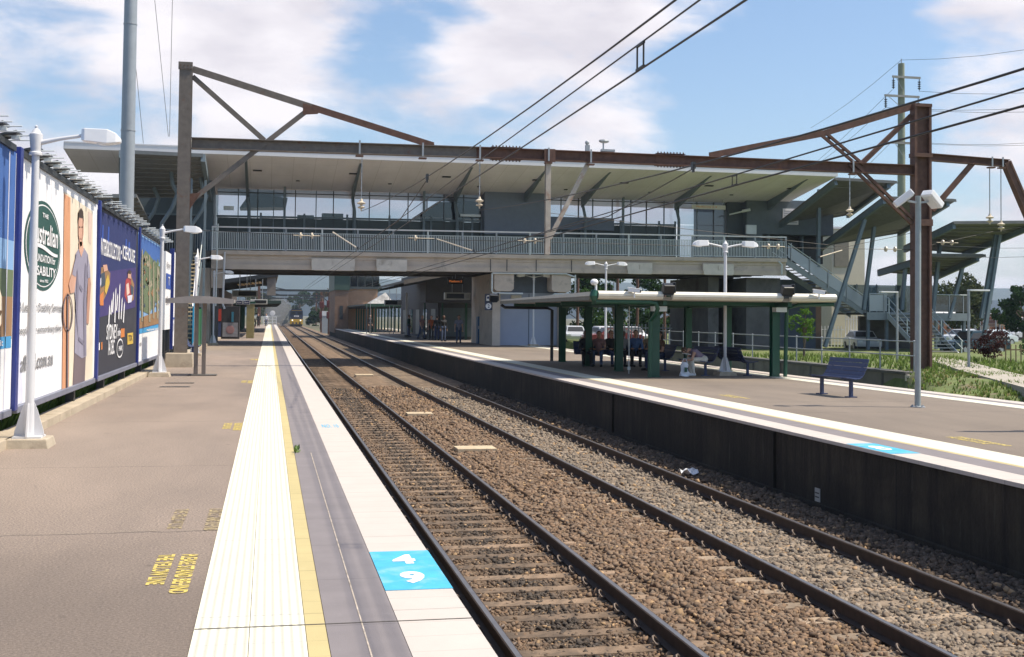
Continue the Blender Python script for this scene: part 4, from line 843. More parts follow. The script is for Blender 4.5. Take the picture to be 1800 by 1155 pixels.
m = MB(); m.lo((26.6, YW - 1.0, 8.85), (28.9, YW - .9, 9.12), M('sign_ivory', (.62, .60, .54), .5)); m.text('Platforms 3 4', (26.9, YW - 1.004, 8.95), (1, 0, 0), (0, 0, 1), 1.4, .1, M('sign_orange', (.7, .32, .05), .5)); m.lo((26.7, YW - .97, 9.12), (26.73, YW - .94, 9.5), GALV); m.lo((28.7, YW - .97, 9.12), (28.73, YW - .94, 9.5), GALV); m.build('hanging_sign', None, b)
m = MB(); m.tube([(29.2, YW - .9, 8.55), (30.4, YW - 1.2, 8.85)], .05, PALEG, 8); m.tube([(30.0, YW - 1.1, 8.77), (30.5, YW - 1.25, 8.88)], .10, PALEG, 8); m.build('camera_arm', None, b)
m = MB(); m.lo((30.3, YW - 1.1, 7.3), (31.0, YW - .903, 7.9), PALEG); m.build('equipment_box', None, b)
# roof: white soffit rising toward the camera, pale fascia
YF, YK = 66.0, 75.6
def rz(y): return 10.42 - (y - YF) * .135
def roofslab(x0, x1, y0, y1, nm, th=.10):
    m = MB(); n = 8
    for i in range(n):
        a, c = x0 + (x1 - x0) * i / n, x0 + (x1 - x0) * (i + 1) / n
        m.slab([(a, y0, rz(y0) + th), (c - .002, y0, rz(y0) + th), (c - .002, y1, rz(y1) + th), (a, y1, rz(y1) + th)], th, SOFFIT)
    return m.build(nm, None, b)
roofslab(-6.2, 33.4, YF, YK, 'roof'); roofslab(-10.75, -6.21, YF, YF + 5.0, 'roof')
m = MB(); m.lo((-10.75, YF - .06, rz(YF) - .02), (33.4, YF - .003, rz(YF) + .36), ALUM); m.lo((-10.75, YF - .08, rz(YF) + .30), (33.4, YF - .061, rz(YF) + .37), ALUM); m.build('fascia', None, b)
m = MB(); m.lo((-10.80, YF, rz(YF + 4) - .3), (-10.752, YF + 4.2, rz(YF) + .30), ALUM) if False else m.prism([(-10.80, YF, rz(YF) - .02), (-10.80, YF + 5.0, rz(YF + 5.0) - .02), (-10.80, YF + 5.0, rz(YF + 5.0) + .2), (-10.80, YF, rz(YF) + .36)], (.047, 0, 0), ALUM); m.build('fascia', None, b)
# raking fins and bent columns
for pxb, pxf in ((435, 444), (620, 634), (800, 822), (920, 944), (1024, 1064), (1188, 1238), (1345, 1392)):
    p = A(pxb, 345, Y=YW - .4); x = p.x
    m = MB(); y0, y1 = YW - .3, YF + .9
    m.prism([(x - .07, y0, rz(y0) - .65), (x - .07, y0, rz(y0) - .004), (x - .07, y1, rz(y1) - .004), (x - .07, y1 + .6, rz(y1) - .10)], (.14, 0, 0), BLUEG); m.build('roof_fin', None, b)
    m = MB(); m.tube([(x, y0 - .1, rz(y0) - .4), (x + .02, y0 - .35, 8.6), (x + .1, y0 - .42, 8.15), (x + .12, y0 - .35, 7.5), (x + .12, y0 - .3, 5.4 + bz(x))], .10, BLUEG, 8); m.build('bent_column', None, b, smooth=True)
for i in range(2):
    for px in (500, 745, 1095):
        if i == 0:
            x = A(px, 380, Y=YW - .6).x; m = MB(); m.lo((x - .07, YW - .7, 5.4 + bz(x)), (x + .07, YW - .56, 9.5), BLUEG); m.build('column', None, b)
for i, x in enumerate(np.linspace(-1.2, 31.5, 13)):
    m = MB(); y = YF + 3.2 + (i % 2) * 2.1; m.box((x + .4, y, rz(y) - .03), (.50, .3, .05), BLACK) if i % 2 == 0 else m.lathe((x, y, rz(y) - .05), [(.12, 0), (.12, .04), (.06, .045)], DARKG, 10); m.build('downlight', None, b)
m = MB(); m.lathe((-3.9, YF + 2.0, 10.6), [(.2, 0), (.25, .05)], ALUM); m.tube([(-4.9, YF + .5, rz(YF) + .55), (-2.6, YF + .5, rz(YF) + .55)], .22, CREAM, 10); m.lo((-4.9, YF + .2, rz(YF) + .1), (-4.7, YF + .8, rz(YF) + .5), GALV); m.build('roof_floodlight', None, b)
# lift tower on the left with dark doorway
m = MB(); m.lo((-8.6, 72, -1), (-3.35, 79, 9.7), M('lift_tower_blue', (.085, .12, .15), .6, var=.06, world=True)); m.lo((-8.0, 71.93, 5.4), (-4.3, 71.995, 7.5), BLACK); m.lo((-8.1, 71.9, 7.5), (-4.2, 71.99, 7.6), BLUEG); m.lo((-8.9, 71.85, 5.2), (-3.4, 71.98, 5.38), CONCD); m.build('lift_tower', None, b)
m = MB(); 
for x in np.arange(-8.6, -3.4, .14): m.lo((x, 70.4, 5.4), (x + .03, 70.43, 6.5), GALV)
m.lo((-8.7, 70.35, 6.5), (-3.4, 70.45, 6.58), GALV); m.lo((-8.7, 70.2, 4.9), (-3.35, 71.9, 5.38), CONCD); m.build('side_gallery', None, b)
# piers
def pier(x0, x1, y0, y1, mat, nm='pier'): m = MB(); m.lo((x0, y0, -1.3), (x1, y1, 4.40), mat); m.build(nm, None, b)
pier(13.35, 13.85, 71.4, 79, CONC); pier(17.55, 18.0, 71.4, 79, CONC)
for x0 in (13.2, 16.75):
    m = MB(); m.prism([(x0, 70.05, 4.32), (x0 + 1.2, 70.05, 4.32), (x0 + 1.2, 70.05, 3.45), (x0 + 1.05, 70.05, 3.3), (x0 + .15, 70.05, 3.3), (x0, 70.05, 3.45)], (0, 1.3, 0), CONC); m.lo((x0 - .02, 70.03, 3.85), (x0 + 1.22, 70.045, 3.91), CONC); m.build('pier_head', None, b)
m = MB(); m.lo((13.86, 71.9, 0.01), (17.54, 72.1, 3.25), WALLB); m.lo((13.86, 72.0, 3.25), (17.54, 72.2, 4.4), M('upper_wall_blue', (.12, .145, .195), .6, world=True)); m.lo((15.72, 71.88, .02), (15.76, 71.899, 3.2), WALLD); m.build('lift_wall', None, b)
m = MB()
for x0, s in ((13.05, 1), (18.2, -1)):
    m.tube([(x0, 70.0, 4.35), (x0, 70.0, 3.3), (x0 + s * .05, 70.0, 3.2), (x0 + s * .2, 70.0, 3.17), (x0 + s * 1.9, 70.0, 3.17)] if s > 0 else [(x0, 70.0, 4.35), (x0, 70.0, 3.3), (x0 - .05, 70.0, 3.2), (x0 - .2, 70.0, 3.17), (x0 - 1.3, 70.0, 3.17), (x0 - 1.75, 70.0, 2.75)], .05, PALEG, 8)
m.tube([(13.05, 69.95, 4.36), (17.6, 69.95, 4.40), (18.2, 69.95, 4.2)], .05, PALEG, 8); m.build('conduit', None, b)
m = MB(); m.lo((14.6, 71.80, 2.72), (15.25, 71.895, 3.1), M('sign_beige', (.55, .48, .36), .6)); m.build('wall_light', None, b)
pier(-4.3, -3.35, 70.6, 78.5, CONC); m = MB(); m.prism([(-3.3, 70.05, 4.3), (-2.65, 70.05, 4.3), (-2.65, 70.05, 3.25), (-3.3, 70.05, 3.25)], (0, 1.3, 0), CONC); m.lo((-3.25, 70.6, -.1), (-2.9, 71.2, 3.25), CONCD); m.build('pier_head', None, b)
pier(29.6, 31.9, 70.8, 78.5, CONCD); pier(27.2, 27.9, 71.2, 78.5, CONCD); m = MB(); m.lo((27.91, 77, -1), (29.59, 77.3, 4.3), WALLD); m.lo((31.91, 73.0, -1), (35.4, 77, 4.4), WALLD); m.lo((35.41, 73.4, -1), (36.0, 77, 3.9), M('brown_end_wall', (.12, .09, .07), .9)); m.build('abutment_wall', None, b)
m = MB(); m.tube([(-2.55, YB - .3, 5.3), (-2.6, YB - .3, 2.3), (-2.5, YB - .3, 2.05)], .06, WHITE, 8); m.build('downpipe', None, b); m = MB(); m.tube([(-2.95, YB - .3, 6.9), (-3.0, YB - .3, 2.2)], .045, PALEG, 8); m.build('downpipe', None, b); m = MB(); m.tube([(31.3, YB - .3, 5.4), (31.5, YB - .3, 5.2), (31.5, YB - .3, 4.6)], .06, PALEG, 8); m.build('downpipe', None, b)
# platform 2 disc sign on the pier
t = thing('platform_sign', 'small dark sign with train symbol and white number 2 disc on the pier', 'sign', (13.1, 71.2, 2.4))
m = MB(); m.lo((12.86, 71.3, 2.15), (13.32, 71.36, 3.15), M('sign_navy', (.03, .035, .07), .5)); m.build('panel', None, t)
m = MB(); m.add([(13.09 + .18 * math.cos(a), 71.292, 2.40 + .18 * math.sin(a)) for a in np.linspace(0, 6.283, 24, endpoint=False)], [tuple(range(24))], INK['white']); m.text('2', (13.04, 71.286, 2.29), (1, 0, 0), (0, 0, 1), .12, .22, INK['navy'])
m.prism([(12.95, 71.292, 2.72), (12.95, 71.292, 2.98), (13.0, 71.292, 3.06), (13.18, 71.292, 3.06), (13.23, 71.292, 2.98), (13.23, 71.292, 2.72)], (0, .004, 0), INK['white']); m.lo((12.99, 71.284, 2.85), (13.19, 71.29, 2.98), INK['navy']); m.build('symbol', None, t)
# stair canopies on the left side of the bridge
def corr(m, q, th, mat, n=14):             # corrugated sheet between four corners, ribs across
    a, b_, c, d = [Vector(v) for v in q]
    m.slab(q, th, mat)
    for i in range(n + 1):
        f = i / n; p = a.lerp(d, f); r = b_.lerp(c, f); dn = Vector((0, 0, -th - .035)); m.bar(p + dn, r + dn, .06, .07, mat)
lc = thing('stair_canopy', 'grey corrugated stair canopy under the left end of the white bridge roof', 'canopy', (-5, 66, 5), 'corrugated stair canopies')
q = [A(213, 263, Y=63), A(357, 270, Y=63), A(369, 342, Y=71), A(213, 342, Y=71)]; m = MB(); corr(m, q, .12, CORR, 10); m.build('roof_sheet', None, lc)
m = MB(); m.bar(q[1] + Vector((0, 0, -.22)), q[2] + Vector((0, 0, -.22)), .22, .4, BLUEG); m.build('edge_beam', None, lc)
m = MB(); m.bar(q[0] + Vector((0, 0, -.22)), q[3] + Vector((0, 0, -.22)), .22, .4, BLUEG); m.build('edge_beam', None, lc)
for px, Y in ((300, 66), (268, 69), (352, 67)):
    p = A(px, 330, Y=Y); m = MB(); m.tube([(p.x, Y, 9.4), (p.x + .1, Y, 8.7), (p.x + .35, Y, 8.2), (p.x + .1, Y, 7.4), (p.x - .4, Y, 6.6), (p.x - .5, Y, 4.9 if px != 352 else 0)], .11, BLUEG, 8); m.build('bent_post', None, lc, smooth=True)
for px, Y in ((335, 64), (360, 64.5)):
    p = A(px, 400, Y=Y); m = MB(); m.lo((p.x - .06, Y - .06, 0), (p.x + .06, Y + .06, 8.8), BLUEG); m.build('post', None, lc)
lc2 = thing('stair_canopy', 'dark lower corrugated canopy behind the top edge of the billboards', 'canopy', (-11, 62, 5), 'corrugated stair canopies')
q = [A(92, 341, Y=60), A(240, 341, Y=60), A(262, 385, Y=66), A(120, 385, Y=66)]; m = MB(); corr(m, q, .12, CORR, 6); m.build('roof_sheet', None, lc2)
m = MB(); m.lo((-7.2, 66, -1), (-6.8, 66.3, q[2].z), BLUEG); m.build('post', None, lc2); m = MB(); m.lo((-12.2, 66, -1), (-11.8, 66.3, q[2].z), BLUEG); m.build('post', None, lc2)
# left stairs seen end on
t = thing('staircase', 'narrow stair with sunlit treads climbing to the bridge behind the gantry mast', 'staircase', (-3.9, 62, 0))
for i in range(24):
    m = MB(); m.lo((-4.6, 60.0 + i * .33, .1 + i * .215), (-3.75, 60.33 + i * .33, .17 + i * .215), M('tread_tan', (.55, .45, .28), .8)); m.build('step', None, t)
m = MB(); m.prism([(-3.70, 60, .0), (-3.70, 60, .3), (-3.70, 68, 5.4), (-3.70, 68, 5.0)], (.06, 0, 0), BLUEG); m.build('stringer', None, t); m = MB(); m.prism([(-4.70, 60, .0), (-4.70, 60, .3), (-4.70, 68, 5.4), (-4.70, 68, 5.0)], (.06, 0, 0), BLUEG); m.build('stringer', None, t)
m = MB(); m.tube([(-3.67, 60, 1.2), (-3.67, 68, 6.4)], .03, PALEG); m.build('handrail', None, t)
t = thing('banner', 'pale slanting banner with dark lettering beside the left stair', 'banner', (-3.4, 58, 2)); m = MB(); m.prism([(-3.45, 56, 2.1), (-3.45, 58.4, 2.1), (-3.45, 60.2, 4.6), (-3.45, 59.2, 4.9)], (.03, 0, 0), INK['white']); m.prism([(-3.417, 56.6, 2.5), (-3.417, 57.6, 2.5), (-3.417, 58.6, 3.6), (-3.417, 57.8, 3.6)], (.004, 0, 0), INK['navy']); m.build('sheet', None, t)
m = MB(); m.lo((-3.47, 57, -.1), (-3.42, 57.06, 2.1), GALV); m.build('pole', None, t)

# ------------------------------------------------------------------ other left platform things
t = thing('steel_column', 'very tall round grey steel pole rising out of the picture behind the billboards', 'pole', (-5.15, 45, -.2)); m = MB(); m.tube([(-5.15, 45, -.2), (-5.15, 45, 8.4)], [.27, .25], M('smooth_grey_steel', (.33, .36, .39), .45, .25, var=.06), 20); m.build('lower_tube', None, t, smooth=True)
m = MB(); m.tube([(-5.15, 45, 8.38), (-5.15, 45, 8.43)], .262, GALV, 20); m.tube([(-5.15, 45, 8.43), (-5.15, 45, 22)], [.245, .2], M('smooth_grey_steel'), 20); m.build('upper_tube', None, t, smooth=True); m = MB(); m.tube([(-5.15, 45, 12.28), (-5.15, 45, 12.33)], .245, GALV, 20); m.build('joint_ring', None, t)
for i, (a, c) in enumerate(((A(272, 0, Y=60), A(296, 240, Y=66)), (A(303, 0, Y=60), A(298, 240, Y=66)), (A(238, 110, Y=60), A(252, 252, Y=66)))):
    wire('guy_wire', [a, c], .012, 'thin guy wire above the left roof end, %s of three' % ('middle', 'rightmost', 'leftmost')[i], 'guy wires')
t = thing('small_shelter', 'T shaped small shelter with thin curved roof on two brown posts', 'shelter', (-1.85, 35.2, 0))
m = MB(); pts = [(-2.86 + 1.88 * i / 10, 2.15 + .09 * math.sin(math.pi * i / 10)) for i in range(11)]; PGR = M('shelter_grey', (.33, .30, .28), .5, .1)
m.prism([(x, 34.6, z + .03) for x, z in pts] + [(x, 34.6, z - .06) for x, z in pts[::-1]], (0, 1.4, 0), PGR); m.lo((-2.86, 34.58, 2.06), (-.98, 34.599, 2.19), PGR); m.build('roof', None, t)
for x in (-2.02, -1.80): m = MB(); m.lo((x - .07, 35.1, 0), (x + .04, 35.26, 2.1), M('post_brown', (.19, .16, .14), .6)); m.build('post', None, t)
m = MB(); m.lo((-2.25, 34.95, .004), (-1.45, 35.5, .03), CONCD); m.build('base_plate', None, t)
# benches: slatted seat with curved back
def bench(label, x, y, rz, L=1.5, group='dark blue platform benches'):
    t = thing('bench', label, 'bench', (0, 0, 0), group)
    n = 9; prof = [(-.26, .46), (-.17, .445), (-.06, .43), (.05, .425), (.14, .44), (.20, .50), (.25, .59), (.29, .69), (.325, .79), (.355, .885)]
    m = MB()
    for i, (a, c) in enumerate(zip(prof[:-1], prof[1:])):
        (y0, z0), (y1, z1) = a, c; d = Vector((0, y1 - y0, z1 - z0)); ln = d.length; g_ = d / ln * .006
        if i < 4: m.bar((-L / 2, (y0 + y1) / 2, (z0 + z1) / 2), (L / 2, (y0 + y1) / 2, (z0 + z1) / 2), ln - .008, .022, BENCH, up=(0, -d.z, d.y))
    m.build('seat', None, t, bevel=.004); m = MB()
    for i, (a, c) in enumerate(zip(prof[:-1], prof[1:])):
        (y0, z0), (y1, z1) = a, c; d = Vector((0, y1 - y0, z1 - z0)); ln = d.length
        if i >= 4: m.bar((-L / 2, (y0 + y1) / 2, (z0 + z1) / 2), (L / 2, (y0 + y1) / 2, (z0 + z1) / 2), ln - .008, .022, BENCH, up=(0, -d.z, d.y))
    m.build('backrest', None, t, bevel=.004)
    for s in (-1, 1):
        m = MB(); m.bar((s * L * .38, .0, .0), (s * L * .38, 0, .42), .07, .07, BENCH); m.box((s * L * .38, 0, .012), (.18, .22, .022), BENCH)
        for a, c in zip(prof[:-1], prof[1:]): m.bar((s * L * .38, a[0] + .0, a[1] - .026), (s * L * .38, c[0], c[1] - .026), .05, .03, BENCH)
        m.build('leg', None, t)
    t.location = (x, y, 0); t.rotation_euler = (0, 0, rz); return t
# long free-standing bench on the right platform, its back toward the far side
bench('free standing dark blue slatted bench in the sun, right of the shelter', 13.08, 25.9, R(-84), 1.6)
bench('dark blue bench on the left platform behind the gantry mast', -3.0, 50.2, R(90), 1.6)
bench('dark blue bench under the shelter on which the bent over person sits', 13.35, 36.0, R(-90), 2.2)
bench('dark blue bench behind the lamp post, facing away from the bent over person', 14.75, 36.0, R(90), 2.2)
bench('dark blue bench deep in the shelter shade under the seated row', 12.6, 42.2, R(-3), 3.2)
# cyan help point, green wall
t = thing('help_point', 'bright cyan upright panel by the green wall left of the small shelter', 'help point', (-3.35, 58, 0)); m = MB(); m.box((-3.36, 57.2, 1.15), (.20, 1.35, 2.3), CYAN); m.build('panel', None, t, bevel=.02); m = MB(); m.box((-3.25, 57.2, 1.75), (.03, .3, .28), BLACK); m.build('screen', None, t)
t = thing('green_wall', 'dark green panelled wall along the left platform under the footbridge', 'wall', (-3.5, 66, 0))
for k in range(4):
    m = MB(); y = 59.5 + k * 5; m.lo((-3.62, y, 0), (-3.52, y + 4.9, 2.0), GREENP); m.build('panel', None, t); m = MB(); m.lo((-3.64, y + 4.91, 0), (-3.50, y + 4.99, 2.1), GREEN); m.build('post', None, t)
m = MB(); 
for i in range(14):
    a = random.uniform(0, 6.28); p = Vector((.365 + random.uniform(-.02, .02), 15.6 + random.uniform(-.2, .25), .008)); d = Vector((math.cos(a) * .06, math.sin(a) * .09, random.uniform(.03, .13))); s = Vector((-d.y, d.x, 0)).normalized() * .022; m.add([p - s * .3, p + d * .5 - s, p + d, p + d * .5 + s], [(0, 1, 2, 3)])
tag(m.build('weed', M('weed_green', (.10, .17, .035), .7), org=(.365, 15.6, .008), fix=False), 'small green weed growing out of the yellow line', 'weed')
# ------------------------------------------------------------------ right platform shelter
s = thing('platform_shelter', 'green posted platform shelter with flat cream gutter roof on the right platform', 'shelter', (13, 40, 0))
SX0, SX1, SY0, SY1 = 9.15, 16.72, 33.2, 46.8; ZR = 2.30
m = MB(); m.lo((SX0, SY0, ZR), (SX1, SY1, ZR + .10), M('shelter_soffit', (.30, .27, .23), .7, var=.08, scale=1)); m.build('roof', None, s)
# cream box gutter in three runs along the front
for a, c in ((SX0 + .15, 11.25), (11.55, 15.0), (15.25, SX1)):
    m = MB(); y = SY0; pr = [(0, ZR + .01), (-.10, ZR + .04), (-.15, ZR + .11), (-.15, ZR + .17), (-.08, ZR + .245), (.02, ZR + .255), (.02, ZR + .01)]
    m.prism([(a, y + p, z) for p, z in pr], (c - a, 0, 0), CREAM); m.lo((a + .01, y - .156, ZR + .10), (c - .01, y - .151, ZR + .112), M('gutter_line', (.35, .33, .28), .7)); m.build('front_gutter', None, s)
m = MB(); m.prism([(SX0 - .02, SY0 + .03, ZR + .101), (SX0 - .02, SY0 + .03, ZR + .22), (SX0 - .02, SY1, ZR + .15), (SX0 - .02, SY1, ZR + .101)], (-.06, 0, 0), CREAM); m.lo((SX0 - .08, SY0 + .03, ZR - .02), (SX0 - .02, SY1, ZR + .09), M('edge_olive', (.20, .19, .15), .7)); m.build('side_fascia', None, s)
m = MB(); m.tube([(SX0 + .05, SY0 - .02, ZR + .26), (SX0 + .02, SY0 - .04, ZR + .1), (SX0 + .05, SY0 - .02, ZR - .02)], [.10, .12, .09], GREEN, 10); m.build('gutter_end', None, s)
m = MB(); m.tube([(SX0 + .1, SY0 + .05, ZR - .05), (10.9, SY0 + .05, ZR - .05), (11.1, SY0 + .07, ZR - .09), (11.16, SY0 + .1, ZR - .25), (11.17, SY0 + .3, ZR - .4), (11.17, 34.0, ZR - .6), (11.17, 34.05, 0)], .065, GREEN, 10); m.build('drain_pipe', None, s, smooth=True)
m = MB(); m.tube([(15.62, 34.3, 0), (15.62, 34.2, ZR - .2), (15.7, 33.6, ZR - .08), (SX1, SY0 + .05, ZR - .05)], .06, GREEN, 10); m.build('drain_pipe', None, s, smooth=True)
m = MB(); m.tube([(SX0 - .05, SY1 - .05, ZR - .05), (SX0 + .1, SY1 - .05, ZR - .16), (11.0, SY1 - .05, ZR - .16), (11.2, SY1 - .05, ZR - .25), (11.2, SY1 - .05, 0)], .065, BLACK, 10); m.build('drain_pipe', None, s, smooth=True)
for x, y in ((11.42, 34.35), (11.42, 38.1), (11.42, 42.0), (11.42, 45.9), (15.36, 34.5), (15.36, 38.4), (15.36, 42.3), (15.36, 46.0)):
    m = MB(); 
    for d in (-1, 1): m.lo((x - .12, y + d * .11 - .008, 0), (x + .12, y + d * .11 + .008, ZR - .002), GREEN)
    m.lo((x - .01, y - .102, 0), (x + .01, y + .102, ZR - .002), GREEN); m.box((x, y, .01), (.32, .32, .02), GREEN); m.build('post', None, s)
for x in (11.42, 15.36):
    m = MB(); m.lo((x - .06, SY0 + .2, ZR - .14), (x + .06, SY1 - .2, ZR - .004), GREEN); m.build('roof_beam', None, s)
for y in (34.35, 38.2, 42.1, 45.9):
    m = MB(); m.lo((SX0 + .3, y - .04, ZR - .12), (11.35, y + .04, ZR - .005), GREEN); m.lo((11.49, y - .04, ZR - .12), (15.29, y + .04, ZR - .005), GREEN); m.build('cross_beam', None, s)
for x, y in ((12.6, 35.2), (13.4, 37)):
    m = MB(); m.box((x + .4, y, ZR - .04), (1.2, .2, .07), M('tube_light', (.55, .45, .30), .5)); m.build('tube_light', None, s)
m = MB(); m.lo((11.2, SY0 + .6, 1.98), (11.62, SY0 + .9, 2.13), PALEG); m.build('junction_box', None, s); m = MB(); m.lo((15.1, SY0 + .6, 2.0), (15.45, SY0 + .9, 2.14), PALEG); m.build('junction_box', None, s)
def flood(x, y, z, lab, dx=-.1):
    t = thing('floodlight', lab, 'floodlight', (x, y, z), 'black floodlights on the shelter'); m = MB(); m.box((x, y, z + .18), (.34, .22, .28), BLACK, rot=Matrix.Rotation(R(25), 3, 'X')); m.box((x + .18, y, z + .21), (.05, .24, .32), BLACK); m.box((x, y + .1, z + .3), (.2, .08, .05), BLACK); m.build('housing', None, t, bevel=.02)
    m = MB(); m.tube([(x, y, z - .02), (x, y, z + .06)], .03, BLACK); m.box((x, y, z), (.26, .16, .03), BLACK); m.build('bracket', None, t)
flood(11.40, SY0 - .12, ZR + .16, 'black floodlight above the front left post of the shelter'); flood(15.12, SY0 - .12, ZR + .16, 'black floodlight above the front right post of the shelter'); flood(SX0 - .35, SY1, ZR + .05, 'black floodlight at the far left corner of the shelter roof')
def cctv(x, y, z, lab, rz=-.6):
    t = thing('cctv_camera', lab, 'camera', (x, y, z), 'white security cameras on the shelter'); rot = Matrix.Rotation(rz, 3, 'Z') @ Matrix.Rotation(R(8), 3, 'Y')
    m = MB(); m.box((x, y, z + .13), (.34, .13, .11), LAMPW, rot=rot); c = Vector((x, y, z + .205)) + rot @ Vector((.01, 0, -.012)); m.box(c, (.40, .15, .018), LAMPW, rot=rot); m.build('housing', None, t, bevel=.01)
    m = MB(); c = Vector((x, y, z + .13)) + rot @ Vector((.18, 0, 0)); m.box(c, (.03, .10, .08), BLACK, rot=rot); m.build('lens', None, t); m = MB(); m.tube([(x, y, z - .08), (x, y, z + .08)], .025, LAMPW); m.build('bracket', None, t)
cctv(10.35, SY0 - .2, ZR + .14, 'white security camera on the left gutter run of the shelter', -.5); cctv(16.1, SY0 - .22, ZR + .17, 'white security camera near the right end of the shelter gutter', -.25)
t = thing('dome_camera', 'white dome camera on a short mast at the front left corner of the shelter roof', 'camera', (SX0, SY0, ZR + .2)); m = MB(); m.tube([(SX0 + .1, SY0, ZR + .2), (SX0 + .1, SY0, ZR + .42)], .035, LAMPW); m.build('mast', None, t); m = MB(); m.sphere((SX0 + .05, SY0, ZR + .50), .11, LAMPW, 12, 8, (1.1, 1, .85)); m.build('dome', None, t, smooth=True)
t = thing('rope_pole', 'thin pale tensioned pole hanging to the ground inside the shelter', 'pole', (11.3, 36.6, 0)); m = MB(); m.tube([(11.25, 36.4, .0), (11.25, 36.4, ZR - .16)], .016, PALEG, 6); m.build('rod', None, t); m = MB(); m.box((11.25, 36.4, .17), (.08, .08, .1), PALEG); m.build('weight', None, t)
t = thing('name_board', 'wide station notice board on two posts, just past the right picture edge', 'sign', (13.0, 17.0, 0))
m = MB(); m.lo((12.4, 17.0, 1.9), (13.7, 17.08, 2.7), INK['navy']); m.lo((12.45, 16.985, 1.95), (13.65, 16.997, 2.65), INK['white']); m.build('panel', None, t)
for x in (12.6, 13.5): m = MB(); m.tube([(x, 17.12, 0), (x, 17.12, 2.7)], .04, GALV); m.build('post', None, t)
# grey pole with two white floodlight boxes
t = thing('floodlight_pole', 'grey pole carrying two white box floodlights on the right platform near the bench', 'light pole', (13.10, 22.35, 0))
m = MB(); m.tube([(13.10, 22.35, 0), (13.12, 22.35, 4.36)], [.062, .058], M('pole_grey', (.30, .34, .345), .45, .2), 14); m.build('pole', None, t, smooth=True)
m = MB(); m.lathe((13.10, 22.35, 0), [(.15, 0), (.15, .02), (.07, .03)], GALV); 
for a in range(6): m.box((13.1 + .12 * math.cos(a), 22.35 + .12 * math.sin(a), .03), (.025, .025, .04), GALV)
m.build('base_plate', None, t)
for sx, ry, rz_ in ((-1, 38, -.45), (1, -38, .35)):
    rot = Matrix.Rotation(rz_, 3, 'Z') @ Matrix.Rotation(R(-ry), 3, 'Y'); c = Vector((13.115 + sx * .33, 22.35, 4.30))
    m = MB(); m.box(c, (.44, .28, .14), LAMPW, rot=rot); h = m.build('floodlight', None, t, bevel=.02); m = MB(); m.box(c + rot @ Vector((0, 0, -.076)), (.36, .22, .012), LENS, rot=rot); m.build('lens', None, h)
    m = MB(); m.bar((13.115, 22.35, 4.22), c + Vector((-sx * .10, 0, -.05)), .05, .04, GALV); m.build('arm', None, t)
# ------------------------------------------------------------------ people
SKIN = M('skin_light', (.52, .30, .21), .55, var=.06); SKIND = M('skin_dark', (.14, .075, .05), .55, var=.06)
HAIRM = {'dark': M('hair_dark', (.02, .015, .012), .5), 'brown': M('hair_brown', (.09, .05, .03), .5), 'fair': M('hair_fair', (.35, .24, .12), .5), 'grey': M('hair_grey', (.3, .29, .28), .5)}
def cloth(n, c): return M('cloth_' + n, c, .85, var=.12, scale=8)
CL = {k: cloth(k, v) for k, v in dict(black=(.018, .018, .02), navy=(.03, .045, .11), denim=(.06, .09, .17), white=(.72, .71, .70), cream=(.68, .64, .56), red=(.40, .045, .03), orange=(.33, .085, .03), grey=(.22, .22, .24), mauve=(.24, .19, .26), blue=(.07, .14, .32), lilac=(.25, .25, .34), green=(.05, .12, .08), brown=(.14, .08, .05), pink=(.28, .16, .16), tan=(.32, .24, .17)).items()}
def lerp(a, c, t): return a + (c - a) * t
